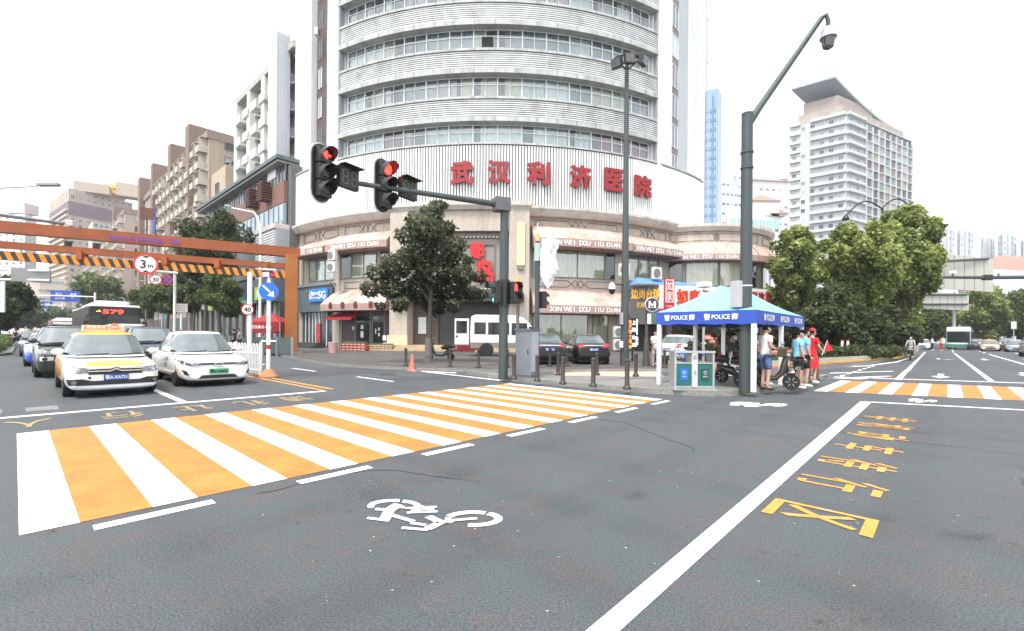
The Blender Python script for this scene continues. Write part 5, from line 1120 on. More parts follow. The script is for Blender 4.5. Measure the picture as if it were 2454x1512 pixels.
# pole with the bagged signal
p = PT(1286, 800, 19.5); p.z = .13; B = thing('wrapped_signal_pole', 'green grey pole holding a signal wrapped in white plastic sheeting', 'traffic light', p)
zt = PT(1287, 585, p.y).z; MB().tube([(0, 0, -.05), (0, 0, zt)], [.12, .09], 12).build('pole', DARKPOLE, B, smooth=True)
MB().cyl((0, 0, zt), (0, 0, zt + .3), .085, n=10).build('cap', M('cap_orange'), B); MB().cyl((0, 0, zt + .3), (0, 0, zt + .75), .02, n=6).build('antenna', WHITEM, B)
MB().cyl((0, 0, zt - .85), (0, 0, zt - .1), .14, n=10).build('status_box', M('pale_green_box', (.35, .45, .4), .5), B)
zc = PT(1312, 632, p.y).z - .13; mb = MB(); rows = []; r = random.Random(3)
for k in range(11):
    f = k / 10; z = zc + 1.02 - 2.0 * f; rw = .36 * (1 - .55 * max(0, f - .7) / .3) * (.75 if k == 0 else 1); off = .47 + .05 * sin(k * 1.3) - .12 * max(0, f - .75)
    rows.append([(off + rw * cos(q) * (1 + .16 * sin(q * 5 + k * 1.7)), .02 + .24 * sin(q) * (1 + .2 * sin(q * 4 + k)), z + .08 * sin(q * 3 + k)) for q in np.linspace(0, 2 * pi, 18)[:-1]])
mb.grid(rows, True); mb.add(rows[0], [tuple(range(17))]); mb.add(rows[-1], [tuple(range(17))])
mb.build('plastic_wrapping', M('white_plastic', (.66, .66, .7), .3, v=.12, sc=3, spec=.7), B)
ped(B, Vector((.22, .1, PT(1297, 718, p.y).z - .13)), Vector((.6, .8, 0)).normalized(), 0, -1)
# grey control cabinet
p = G(1262, 904, .13); B = thing('control_cabinet', 'tall slate grey signal control cabinet with a paler side, between mast and bollards', 'cabinet', p, -.62)
MB().box((0, 0, .04), (.66, .52, .1)).build('plinth', M('cabinet_plinth', (.1, .1, .11), .8), B)
MB().box((0, 0, .82), (.62, .48, 1.46)).build('case', M('cabinet_grey', (.17, .19, .215), .6, v=.1, sc=2), B, bevel=.012)
MB().box((0, 0, 1.57), (.7, .56, .05)).build('lid', M('cabinet_lid', (.13, .145, .16), .6), B)
mb = MB(); mb.box((.312, .0, .85), (.008, .42, 1.3)); mb.build('side_door', M('cabinet_pale', (.36, .4, .46), .5, v=.1), B)
mb = MB(); mb.box((0, -.243, .82), (.54, .008, 1.3)); dr = mb.build('front_door', M('cabinet_door', (.155, .175, .2), .55, v=.12), B); MB().box((.2, -.255, .85), (.03, .02, .14)).build('handle', BLACKP, dr)

# ---- floodlight pole
p = G(1496, 876, .13); B = thing('floodlight_pole', 'tall dark pole with three black floodlights standing before the white sign band', 'floodlight', p)
zt = PT(1509, 158, p.y).z; MB().tube([(0, 0, -.05), (0, 0, 5), (0.0, 0, zt)], [.21, .16, .09], 14).build('pole', DARKPOLE, B, smooth=True)
mb = MB()
for a in (200, 270, 340): mb.tube([(0, 0, zt - .35), (.55 * cos(radians(a)), .5 * sin(radians(a)), zt + .05)], .035, 6)
mb.tube([(.62 * cos(q), .3 * sin(q) - .2, zt + .08) for q in np.linspace(pi, 2 * pi, 9)], .05, 6); mb.build('cross_arm', BLACKP, B)
for (u, v), F in (((1478, 152), (-.6, -.75, -.3)), ((1508, 141), (.1, -.95, -.25)), ((1540, 145), (.75, -.6, -.25))):
    c = PT(u, v, p.y - .5) - p; F = Vector(F).normalized(); X = F.cross(UP).normalized(); U_ = X.cross(F)
    T = Matrix((X, -F, U_)).transposed().to_4x4(); T.translation = c
    o = MB(T).box((0, 0, 0), (.5, .22, .44)).build('floodlight', BLACKP, B, bevel=.02); MB(T).box((0, -.115, .02), (.42, .012, .34)).build('glass_front', M('flood_glass', (.07, .075, .08), .1, v=.4, sc=4, spec=1), o)
for z, w_, c_ in ((2.2, .55, GREYM), (1.0, .3, WHITEM)): MB().box((-.2, -.12, z), (.12, .3, w_)).build('pole_box', c_, B)
# white dome camera on its bracket
mb = MB(); a = PT(1495, 683, p.y - .1); c = PT(1466, 693, p.y - .4); mb.tube([a, c + UP * .25], .03, 6); o = mb.build('dome_camera', BLACKP, label='white and black dome camera on a short bracket of the floodlight pole', cat='camera')
MB().lathe([(.05, .3), (.13, .22), (.16, .05), (.16, 0)], c, 14).build('housing', WHITEM, o, smooth=True); MB().lathe([(.15, 0), (.15, -.08), (.1, -.2), (.02, -.24)], c, 14).build('dome', M('dome_black', (.015, .015, .02), .1), o, smooth=True)

# ---- camera pole on the corner
p = G(1785, 936, .13); B = thing('camera_pole', 'thick grey camera pole with a slanting arm holding a big dome camera over the junction', 'camera pole', p)
zt = PT(1786, 287, p.y).z; MB().tube([(0, 0, -.05), (0, 0, zt)], [.15, .135], 18).build('pole', DARKPOLE, B, smooth=True); MB().cyl((0, 0, zt), (0, 0, zt + .03), .14, n=18).build('cap', DARKPOLE, B)
mb = MB()
for z in (zt - 1.0, zt - 1.4, PT(1785, 738, p.y).z - .13): mb.cyl((0, 0, z), (0, 0, z + .05), .158, n=18)
mb.build('collar', DARKPOLE, B)
a0 = PT(1790, 300, p.y) - p; a1 = PT(1968, 44, 12.4) - p; a2 = PT(1979, 36, 12.35) - p; a3 = PT(1984, 50, 12.35) - p; a4 = PT(1984, 66, 12.35) - p
MB().tube([a0 - (a1 - a0) * .02, a0 * .85 + a1 * .15, a1, a2, a3, a4], [.12, .085, .06, .055, .05, .05], 12).build('arm', DARKPOLE, B, smooth=True)
c = PT(1984, 84, 12.35) - p; cm = MB().lathe([(.06, .2), (.14, .18), (.17, .1), (.175, -.02), (.2, -.06), (.2, -.09)], c, 18).build('camera_housing', M('camera_pale_grey', (.4, .42, .44), .4), B, smooth=True)
MB().lathe([(.16, -.09), (.155, -.16), (.14, -.2), (.145, -.24), (.12, -.33), (.05, -.375), (.01, -.38)], c, 18).build('camera_dome', M('dome_dark_red', (.035, .02, .026), .12, spec=.8), cm, smooth=True)
z = PT(1772, 705, p.y).z - .13; MB().box((-.2, .05, z), (.22, .28, .68), .3).build('equipment_box', M('box_pale', (.42, .43, .44), .5, v=.1), B, bevel=.01); MB().cyl((0, 0, z + .2), (0, 0, z + .23), .15, n=14).build('strap', WHITEM, B)

# ---- metro sign, LED board
p = G(1548, 877, .13); B = thing('metro_sign', 'dark metro entrance sign with a white M in a disc above a small green box', 'sign', p)
zc = PT(1557, 730, p.y - .1).z - .13; MB().tube([(0, 0, 0), (0, 0, 1.2), (0, 0, 1.3), (0, 0, zc + .2)], [.18, .1, .075, .06], 12).build('post', M('metro_post', (.06, .06, .055), .5), B)
V = Vector((0.05, -1, 0)).normalized(); X = Vector((1, .05, 0)).normalized(); c = X * .19 - UP * 0 + V * .1 + UP * zc
sg = disc(MB(), c, V, .33, .1).build('roundel', M('roundel_rim', (.55, .57, .57), .4), B); disc(MB(), c + V * .101, V, .3, .006).build('face', M('roundel_black', (.03, .034, .03), .5), sg)
mb = MB(); o = c + V * .115; q = lambda x, z: o + X * x + UP * z
for pl in (((-.17, .16), (-.1, .16), (-.1, -.16), (-.17, -.16)), ((.1, .16), (.17, .16), (.17, -.16), (.1, -.16)), ((-.1, .16), (0, -.02), (0, -.1), (-.1, .04)), ((.1, .16), (.1, .04), (0, -.1), (0, -.02)), ((-.08, -.16), (0, -.1), (.08, -.16), (0, -.13))): mb.add([q(*e) for e in pl], [tuple(range(len(pl)))])
mb.build('metro_letter', LETW, sg)
MB().box(c - UP * .66, (.42, .12, .5), 0).build('direction_box', M('metro_green', (.06, .12, .11), .5, v=.15), B, bevel=.02); mb = MB(); mb.box(c - UP * .66 + V * .063 - X * .12, (.16, .006, .46), 0); mb.build('box_panel', LETW, B)
p = PT(1516, 800, 25.6); p.z = .13; B = thing('led_board', 'vertical lit board with orange and white characters beside the dark entrance', 'sign', p)
z0, z1 = PT(1516, 838, p.y).z - .13, PT(1516, 762, p.y).z - .13
MB().box((0, .05, (z0 + z1) / 2), (.62, .1, z1 - z0)).build('case', BLACKP, B); MB().box((0, .08, z0 / 2), (.08, .08, z0)).build('stand', BLACKP, B)
LO = M('led_orange', (1, .2, .03), .5, v=.02, emit=1.3); LW_ = M('led_white_blue', (.7, .78, 1), .5, v=.02, emit=1.0)
for chs, x, m in (('电子竞技网咖', -.17, LO), ('上网免费', .05, LW_)):
    mb = MB()
    for i, ch in enumerate(chs): text(mb, ch, (x, -.006, z1 - .12 - (z1 - z0 - .1) * (i + .3) / len(chs)), (1, 0, 0), UP, h=.21, bold=.008)
    mb.build('lit_characters', m, B)
mb = MB(); mb.box((.22, -.006, z1 - .55), (.035, .004, .75)); mb.add([(.15, -.008, z1 - .22), (.29, -.008, z1 - .22), (.22, -.008, z1 - .03)], [(0, 1, 2)]); text(mb, '3', (.22, -.008, z1 - 1.15), (1, 0, 0), UP, h=.24, bold=.03); text(mb, 'F', (.22, -.008, z1 - 1.45), (1, 0, 0), UP, h=.24, bold=.03); mb.build('lit_arrow', LW_, B)
# CCTV with loudspeaker on a pole behind the tent
p = PT(1686, 715, 21); q = Vector((p.x, p.y, .1)); B = thing('surveillance_camera', 'white box camera on a pole behind the police tent roof', 'camera', q)
MB().cyl((0, 0, 0), (0, 0, p.z + .3), .06, n=8).build('pole', GREYM, B); MB().box((-.05, -.15, PT(1684, 689, 21).z), (.55, .4, .22), .5, -.1).build('camera_body', WHITEM, B, bevel=.02); MB().sph((-.1, -.1, PT(1680, 716, 21).z), .2).build('loudspeaker', WHITEM, B, smooth=True)

# ---- police tent
FL = G(1579, 921, .13); FR = G(1803, 933, .13); fx = -E2; fy = E1.copy(); Wt = 2.5; Dp = 5.2
B = thing('police_tent', 'blue police canopy tent on white legs at the street corner', 'tent', FL)
T = Matrix((fx, fy, UP)).transposed().to_4x4()
zE, zV = PT(1579, 749, FL.y).z - .13, PT(1579, 777, FL.y).z - .13
for x, y in ((0, 0), (Wt, 0), (0, Dp / 2), (Wt, Dp / 2), (0, Dp), (Wt, Dp)): MB(T).bx(x - .055, x + .055, y - .055, y + .055, 0, zE - .03).build('leg', WHITEM, B, bevel=.008); 
e = .06; r0, r1 = (Wt / 2, Wt / 2, zE + .8), (Wt / 2, Dp - Wt / 2, zE + .8)
TB = M('tent_light_blue', (.22, .56, .86), .7, v=.07, sc=2); TW = M('tent_dark_blue', (.02, .065, .36), .7, v=.12, sc=2)
A, b_, c_, d_ = (-e, -e, zE), (Wt + e, -e, zE), (Wt + e, Dp + e, zE), (-e, Dp + e, zE)
mb = MB(T)
def sagface(P, Q, R_, S_=None, n=6):
    P, Q, R_ = Vector(P), Vector(Q), Vector(R_); S2 = Vector(S_) if S_ else R_
    rows = []
    for i in range(n + 1):
        f = i / n; rows.append([(P.lerp(Q, g)).lerp(R_.lerp(S2, g) if S_ else R_, f) - UP * .07 * sin(pi * f) * 1.0 - UP * .03 * sin(pi * g) * (1 - f) for g in np.linspace(0, 1, n + 1)])
    mb.grid(rows)
sagface(A, b_, r0); sagface(b_, c_, r0, r1); sagface(c_, d_, r1); sagface(d_, A, r1, r0)
mb.build('roof', TB, B, smooth=60)
va = MB(T)
for P, Q in ((A, b_), (b_, c_), (c_, d_), (d_, A)):
    P, Q = Vector(P), Vector(Q); va.grid([[P.lerp(Q, g) + UP * .005 for g in np.linspace(0, 1, 9)], [P.lerp(Q, g) - UP * (zE - zV + .03 * (k % 2)) for k, g in enumerate(np.linspace(0, 1, 9))]])
vl = va.build('valance', TW, B)
mb = MB(T)
for x in (.62, 1.75):
    for s_, dx, w_ in (('警', -.4, .17), ('POLICE', 0, .46), ('察', .4, .17)): text(mb, s_, (x * Wt / 2.55 + dx * .88, -e - .012, (zE + zV) / 2 + .01), (1, 0, 0), UP, w=w_, h=.12 if s_ == 'POLICE' else .17, bold=.012)
for y in (1.1, 2.75, 4.4):
    for s_, dx, w_ in (('警', -.4, .2), ('POLICE', 0, .5), ('察', .4, .2)): text(mb, s_, (Wt + e + .012, y + dx, (zE + zV) / 2 + .01), (0, 1, 0), UP, w=w_, h=.17, bold=.012)
mb.build('police_lettering', LETW, vl)
mb = MB(T)
for y in (0, Dp / 2, Dp): mb.bar((0, y, zE - .12), (Wt, y, zE - .12), .03, .03)
for x in (0, Wt): mb.bar((x, 0, zE - .12), (x, Dp, zE - .12), .03, .03)
for x, y in ((0, 0), (Wt, 0), (0, Dp), (Wt, Dp)): mb.bar((x, y, zE - .05), (Wt / 2, min(max(y, Wt / 2), Dp - Wt / 2), zE + .7), .03, .03)
mb.build('folding_frame', GREYM, B)

# ---- double litter bin
p = G(1666, 935.5, .13) + Vector((0, .27, 0)); B = thing('recycling_bin', 'green two-part recycling bin with a blue and a dark panel in a steel frame', 'litter bin', p, .04)
MB().box((0, 0, .02), (1.12, .5, .05)).build('base', M('bin_base', (.3, .3, .28), .8, v=.2), B); mb = MB()
for x in (-.5, .5): mb.box((x, 0, .52), (.05, .38, .96))
mb.box((0, 0, .98), (1.08, .42, .05)); mb.box((0, 0, .69), (.95, .36, .035)); mb.box((0, 0, .08), (.95, .36, .05)); mb.build('steel_frame', STEEL, B, bevel=.006)
MB().box((0, -.01, .52), (.15, .38, .88)).build('centre_panel', M('bin_steel_pale', (.55, .57, .58), .4, .3, v=.1), B)
mb = MB(); text(mb, '环保', (0, -.206, .45), (1, 0, 0), UP, w=.06, h=.12); mb.box((0, -.204, .84), (.1, .004, .12)); mb.build('centre_print', M('print_grey', (.3, .25, .26), .6), B)
for x, c, nm in ((-.275, (.01, .12, .5), '可回收物'), (.275, (.02, .06, .055), '其他垃圾')):
    d_ = MB().box((x, -.17, .385), (.385, .03, .55)).build('door', M('bin_green', (.008, .115, .1), .5, v=.12), B); MB().box((x, 0, .385), (.37, .3, .54)).build('bin_body', M('bin_green_dark', (.006, .07, .06), .6), B)
    MB().box((x, -.19, .4), (.2, .012, .3)).build('label_panel', M('bin_label_%d' % (x > 0), c, .5), d_)
    mb = MB(); o = Vector((x, -.199, .45))
    for k in range(3): a = 2 * pi * k / 3 + pi / 2; b2 = a + 2 * pi / 3; P = [o + Vector((cos(q), 0, sin(q))) * r_ for q, r_ in ((a + .25, .055), (b2 - .25, .055), (b2 - .35, .036), (a + .35, .036))]; mb.add(P, [(0, 1, 2, 3)])
    text(mb, nm, o - UP * .1, (1, 0, 0), UP, w=.12, h=.03); mb.build('label_print', LETW, d_)

# ---- bollards
BOLD = M('bollard_bronze', (.05, .043, .037), .5, v=.2, sc=8, metal=.3)
mb = MB(); mb.lathe([(.11, 0), (.11, .05), (.075, .09), (.062, .12), (.06, .62), (.07, .63), (.07, .66), (.06, .67), (.06, .72), (.068, .73), (.068, .76), (.045, .79), (.02, .8)], n=14); bme = mb.me('bollard', BOLD, True)
bl = [(1231, 909, 'just left of the grey cabinet'), (1287, 914, 'just right of the grey cabinet'), (1348, 921, 'in the front row, third from the grey cabinet'), (1421, 927, 'in the front row before the black sedan'), (1502, 933, 'in the front row, last before the tent leg'), (1337, 899, 'by the left end of the small orange crossing'), (1430, 899, 'behind the front row beside the black sedan'), (1523, 902, 'by the middle of the small orange crossing'), (1614, 903, 'beside the green recycling bin'), (1357, 878, 'at the kerb between the two black sedans'), (1592, 881, 'at the rear wheel of the white sedan'), (1317, 878, 'hard behind the first black sedan'), (1936, 917, 'next to the girls, the nearer one'), (1956, 913, 'right of the woman in red'),
      (972, 877, 'beside the orange cone'), (1078, 879, 'behind the parked motor scooter'), (1146, 881, 'before the rear wheel of the white van'), (1215, 881, 'behind the signal mast')]
for u, v, w_ in bl: inst(bme, 'bollard', None, G(u, v, .13), label='dark bronze bollard ' + w_, cat='bollard', group='bollards on the corner pavement')
# cones
def cone(name, label, p, h, m, m2):
    B = thing(name, label, 'traffic cone', p); MB().box((0, 0, .02), (h * .5, h * .5, .04)).build('base', m, B)
    MB().lathe([(h * .2, .04), (h * .045, h), (h * .02, h)], n=16).build('body', m, B, smooth=True); MB().lathe([(h * .145, h * .38), (h * .102, h * .62)], n=16).build('band', m2, B)
cone('traffic_cone', 'pale red traffic cone standing on the road left of the signal mast', G(987, 888), .68, M('cone_pink', (.75, .17, .12), .6, v=.15), M('cone_band', (.8, .45, .38), .5))
cone('traffic_cone', 'dark red traffic cone beside a rear leg of the police tent', G(1725, 903, .13), .85, M('cone_dark_red', (.3, .02, .02), .6, v=.2), M('cone_band_red', (.6, .1, .08), .5))

# ---- round signs and lamps along the left street
def lamp(name, label, base, h, reach, dirv, r=.09, m=GREYM, head=True):
    B = thing(name, label, 'street lamp', base); dirv = Vector(dirv).normalized()
    MB().tube([UP * 0, UP * h * .82] + [UP * (h * (.82 + .18 * sin(q))) + dirv * (reach * .35 * (1 - cos(q))) for q in (.4, .8, 1.2)] + [UP * h * 1.02 + dirv * reach], [r, r * .8, r * .75, r * .7, r * .6, r * .4], 10).build('pole', m, B, smooth=True)
    if head: c = UP * (h * 1.03) + dirv * reach; MB().bar(c, c + dirv * .95 + UP * .08, .32, .16).build('lamp_head', GREYM, B, bevel=.03)
    return B
b = G(622, 838); lamp('street_lamp', 'white curved street lamp rising behind the keep-right sign', b, PT(600, 505, b.y).z, 4.5, PT(515, 485, b.y + 3) - PT(612, 485, b.y), .13, WHITEM)
b = PT(-60, 800, 24); b.z = 0; lamp('street_lamp', 'grey street lamp reaching in from the left edge above the gantry', b, PT(0, 445, 24).z, 2.6, (1, .25, 0), .08, GREYM)
for i, (u, v, Y, w_) in enumerate(((790, 580, 60, 0),)): pass
for u, Y, hh, dv, lb in ((388, 85, 10.5, (-1, -.3, 0), 'white street lamp in front of the stair towers'), (300, 120, 10.5, (-1, -.3, 0), 'white street lamp beyond the black bus'), (152, 190, 11, (1, -.3, 0), 'far white street lamp near the blue direction sign')):
    b = PT(u, 790, Y); b.z = 0; lamp('street_lamp', lb, b, hh, 2.5, dv, .1, WHITEM)
def round_sign(B, c, V, r, txt, rim, face, ink, nm='sign_plate'):
    X = Vector((-V.y, V.x, 0)); sg = disc(MB(), c, V, r, .03).build(nm, rim, B); disc(MB(), c + V * .031, V, r * .82, .004).build('face', face, sg)
    if txt: mb = MB(); text(mb, txt, c + V * .042, X, UP, h=r * .8, bold=.03); mb.build('figures', ink, sg)
    return sg
SW, SR = M('sign_white'), M('sign_red')
b = PT(598, 800, 30); b.z = 0; B = thing('speed_limit_post', 'thick white post with a red ringed 40 speed sign behind the white railing', 'road sign', b)
MB().cyl((0, 0, 0), (0, 0, PT(598, 652, 30).z), .15, n=14).build('post', WHITEM, B, smooth=True); V = Vector((.45, -.9, 0)).normalized(); round_sign(B, Vector((-.05, -.17, PT(596, 742, 30).z)), V, .36, '40', SR, SW, BLACKP)
b = PT(418, 800, 46); b.z = 0; B = thing('sign_mast', 'white mast with a long arm carrying round 30 and no-stopping signs before the trees', 'road sign', b)
MB().cyl((0, 0, 0), (0, 0, PT(418, 650, 46).z), .13, n=12).build('post', WHITEM, B, smooth=True)
a0, a1 = PT(425, 655, 46) - b, PT(205, 632, 40) - b; MB().tube([a0, a1], [.12, .07], 8).build('arm', WHITEM, B, smooth=True)
round_sign(B, PT(373, 670, 44) - b, V, .48, '30', SR, SW, BLACKP); sg = round_sign(B, PT(399, 671, 44.6) - b, V, .48, None, SR, M('no_stop_blue', (.03, .05, .3), .5), BLACKP)
c = PT(399, 671, 44.6) - b + V * .05; X = Vector((-V.y, V.x, 0)); mb = MB()
for s_ in (1, -1): mb.bar(c - X * .28 - UP * .28 * s_, c + X * .28 + UP * .28 * s_, .01, .08)
mb.build('cross', SR, sg)
for k in range(4): p = PT((318, 332, 395, 300)[k], (641, 641, 645, 640)[k], 43) - b; MB().box(p + UP * .3, (.3, .5, .3), .5).build('arm_camera', GREYM, B)
b = PT(434, 800, 50); b.z = 0; B = thing('notice_board', 'small pale notice board on a post in front of the street trees', 'sign', b); MB().cyl((0, 0, 0), (0, 0, 4), .1, n=8).build('post', WHITEM, B)
z = PT(434, 738, 50).z; MB().box((0, -.15, z), (1.3, .06, .9), .4).build('board', M('notice_pale', (.5, .46, .46), .6, v=.1), B); mb = MB()
for k in range(3): text(mb, '车辆慢行安全', Vector((-.02, -.2, z + .25 - .25 * k)), (cos(.4), sin(.4), 0), UP, w=.95, h=.16)
mb.build('print', M('print_dark', (.2, .1, .1), .7), B)
# grey back of an overhead sign at the left edge
b = PT(-20, 800, 42); b.z = 0; B = thing('overhead_sign', 'grey sign back on two white arms below the orange gantry', 'road sign', b)
c0, c1 = PT(25, 640, 42) - b, PT(118, 676, 44) - b
mb = MB(); q0, q1 = PT(26, 640, 42) - b, PT(120, 644, 44) - b; zz = PT(70, 676, 43).z
mb.prism([(q.x, q.y) for q in (q0, q1, q1 + Vector((0, .12, 0)), q0 + Vector((0, .12, 0)))], zz, q0.z); mb.build('panel_back', M('sign_back_grey', (.34, .34, .34), .6, v=.1, sc=.6), B)
for v in (647, 670): mb = MB(); mb.tube([PT(-15, v - 1, 41.7) - b, PT(118, v + 2, 43.7) - b], .11, 8); mb.build('arm', WHITEM, B)
MB().cyl((0, 0, 0), (0, 0, 9), .16, n=10).build('post', WHITEM, B)
p = PT(4, 711, 30); B = thing('banner_pole', 'pale vertical banner on a lamp post cut by the left edge', 'sign', (p.x - .6, p.y, 0)); MB().cyl((0, 0, 0), (0, 0, 9), .1, n=8).build('post', GREYM, B); MB().box((.58, 0, p.z), (.95, .05, 2.0), -.4).build('banner', M('banner_pale', (.5, .54, .54), .6, v=.12), B)
# blue direction signs
for u, v, Y, w_, h_, lb in ((160, 710, 105, 5.0, 2.4, 'larger blue direction sign on a white arm beyond the bus'), (102, 731, 150, 5.2, 2.3, 'smaller blue direction sign farther down the left street')):
    c = PT(u, v, Y); b = Vector((c.x + 5.5, c.y + 1, 0)); B = thing('direction_sign', lb, 'road sign', b, 0, 'blue direction signs'); MB().cyl((0, 0, 0), (0, 0, c.z + 1), .2, n=8).build('post', WHITEM, B)
    a = radians(28); X = Vector((cos(a), sin(a), 0)); o = c - b; MB().tube([UP * c.z, o - X * w_ * .9], .13, 6).build('arm', WHITEM, B); pl = MB().box(o - Vector((0, .3, 0)), (w_, .1, h_), a).build('panel', M('dir_blue', (.02, .07, .42), .5, v=.1), B)
    mb = MB(); f = o - Vector((0, .3, 0)) + Vector((sin(a), -cos(a), 0)) * .07
    for x, z, s_ in ((-1.2, .45, '汉口'), (-.9, -.5, '航空路'), (1.3, .45, '武昌'), (1.2, -.4, '→')): text(mb, s_, f + X * x * w_ / 5 + UP * z, X, UP, h=.55, bold=.02)
    mb.build('sign_text', LETW, pl)
# overhead sign backs on the right with the camera arm
b = PT(2560, 800, 50); b.z = 0; B = thing('overhead_sign', 'large grey sign back on a post behind the dark green camera arm', 'road sign', b)
def panel(u0, v0, u1, v1, Y0, Y1, nm='panel_back'):
    p0, p1 = PT(u0, v0, Y0) - b, PT(u1, v0 - 3, Y1) - b; z0 = PT(u0, v1, Y0).z; mb = MB(); mb.prism([(q.x, q.y) for q in (p0, p1, p1 + Vector((0, .15, 0)), p0 + Vector((0, .15, 0)))], z0, p0.z); o = mb.build(nm, M('sign_back_beige', (.43, .42, .37), .6, v=.12, sc=.5, streak=True), B)
    m2 = MB(); n = 6
    for k in range(1, n): q = p0.lerp(p1, k / n); m2.box((q.x, q.y - .03, (z0 + p0.z) / 2), (.06, .05, p0.z - z0))
    m2.build('panel_seams', M('sign_seam', (.3, .3, .27), .7), o); return o, p0, p1, z0
o1, p0, p1, z0 = panel(2236, 605, 2380, 690, 52, 56)
mb = MB(); mb.tube([PT(2262, 626, 51.8) - b, PT(2368, 620, 55.5) - b], .14, 6); mb.build('bar', DARKPOLE, B)
o2, p0, p1, z0 = panel(2215, 698, 2321, 739, 66, 70)
for v in (706, 729): mb = MB(); mb.tube([PT(2215, v, 65.8) - b, PT(2318, v, 69.6) - b], .14, 6); mb.build('bar', DARKPOLE, B)
mb = MB(); q1_ = PT(2321, 700, 70) - b; mb.tube([(q1_.x - 2, q1_.y + .2, 0), (q1_.x - 2, q1_.y + .2, q1_.z)], .18, 8); mb.build('second_post', GREYM, B)
MB().cyl((0, 0, 0), (0, 0, 12), .2, n=10).build('post', DARKPOLE, B)
b2 = PT(2600, 800, 44); b2.z = 0; B = thing('signal_gantry_mast', 'long dark green signal arm with small cameras crossing the right street', 'traffic light', b2); MB().tube([PT(2600, 663, 44) - b2, PT(2372, 665, 44) - b2, PT(2195, 664, 44) - b2], [.2, .17, .12], 10).build('arm', DARKPOLE, B, smooth=True); MB().cyl((0, 0, 0), (0, 0, PT(2600, 655, 44).z), .25, n=12).build('post', DARKPOLE, B)
MB().box(PT(2365, 665, 44) - b2, (.75, .5, .5)).build('joint', BLACKP, B, bevel=.08)
for u, w_ in ((2228, .35), (2282, .4), (2392, .35)): p = PT(u, 655, 43.9) - b2; MB().box(p + UP * .12, (w_, .4, .3), .3).build('arm_camera', WHITEM, B); MB().cyl(p - UP * .3, p, .06, n=6).build('camera_stand', BLACKP, B)
# arch lamp above the round trees
b = PT(2112, 800, 40); b.z = 0; B = thing('arch_lamp', 'dark street lamp with two hooped arms rising above the round trees', 'street lamp', b)
zt = PT(2112, 496, 40).z; MB().tube([(0, 0, 0), (0, 0, zt - .1)], [.14, .09], 10).build('pole', BLACKP, B)
for (ua, va), (ub, vb) in (((2112, 500), (2026, 518)), ((2112, 500), (2188, 505))):
    pa, pb = PT(ua, va, 40) - b, PT(ub, vb, 39.7) - b; h = PT(2070, 474, 40).z - pa.z
    MB().tube([pa.lerp(pb, k / 12) + UP * h * sin(pi * k / 12) * 1.0 for k in range(13)], .06, 8).build('hoop_arm', BLACKP, B, smooth=True)
    MB().lathe([(.04, .16), (.13, .04), (.28, -.2), (.25, -.35)], pb, 12).build('lamp_head', BLACKP, B, smooth=True)
# pylon sign at right edge
b = PT(2428, 830, 62); b.z = 0; B = thing('stop_sign_board', 'small pale board on a post among the cars at the right', 'sign', b); MB().cyl((0, 0, 0), (0, 0, 3), .06, n=8).build('post', GREYM, B); MB().box((0, 0, 3.4), (.7, .06, 1.0)).build('board', M('board_pale_green', (.5, .56, .48), .6), B)
b = PT(2196, 830, 50); b.z = 0; B = thing('lamp_column', 'slim grey column with a white lamp head beside the planter end', 'street lamp', b); MB().cyl((0, 0, 0), (0, 0, 4.2), .09, n=8).build('post', GREYM, B); MB().box((0, 0, 4.3), (.5, .3, .25)).build('lamp_head', WHITEM, B)
# marker posts on the planter
b = G(2180, 0 + 880, 0) if False else PT(2467 * .8177, 850, 29); b.z = .2
for dx, lb in ((0, 'white marker post with a red top on the planter grass'), (.35, 'second white marker post on the planter grass')): B = thing('marker_post', lb, 'post', (b.x + dx, b.y, .3)); MB().cyl((0, 0, 0), (0, 0, 1.02), .07, n=8).build('post', WHITEM, B); MB().cyl((0, 0, 1.02), (0, 0, 1.1), .073, n=8).build('red_top', SIGNRED, B)
# red market tent and green hoarding behind the gantry post
b = PT(655, 800, 36); b.z = .1; B = thing('red_stall_tent', 'red stall canopy behind the orange gantry post', 'tent', b)
RT = M('red_tent', (.3, .01, .015), .6, v=.2, sc=1)
z = PT(655, 775, 36).z; mb = MB(); A_ = [(-1.5, -1, z), (1.0, -1, z), (1.0, 1.6, z), (-1.5, 1.6, z)]; mb.add(A_ + [(-.3, .3, z + .7)], [(0, 1, 4), (1, 2, 4), (2, 3, 4), (3, 0, 4)]); mb.build('roof', RT, B)
mb = MB(); P = A_ + A_[:1]
for q, s_ in zip(P, P[1:]): mb.grid([[Vector(q).lerp(Vector(s_), f) + UP * .003 for f in np.linspace(0, 1, 7)], [Vector(q).lerp(Vector(s_), f) - UP * (.75 + .12 * sin(f * 3.14)) for f in np.linspace(0, 1, 7)]])
mb.build('valance', RT, B); t = MB(); text(t, '武汉美食小吃', (-.4, -1.03, z - .4), (1, 0, 0), UP, w=1.6, h=.25, bold=.03); t.build('lettering', LETW, B)
for x, y in ((-1.5, -1), (1.0, -1), (1.0, 1.6), (-1.5, 1.6)): MB().cyl((x, y, 0), (x, y, z), .05, n=6).build('leg', GREYM, B)
b = ST(11.9, 30); B = thing('green_hoarding', 'dull green panel fence along the far kerb behind the white railing', 'fence', b); 
for k in range(9): MB().box(E2 * (2.5 * k + 1.2) + UP * .7, (.05, 2.4, 1.1), A1).build('panel', M('hoarding_green', (.07, .1, .095), .6, v=.2, sc=.8), B); MB().box(E2 * 2.5 * k + UP * .65, (.1, .1, 1.3), A1).build('post', GREYM, B)
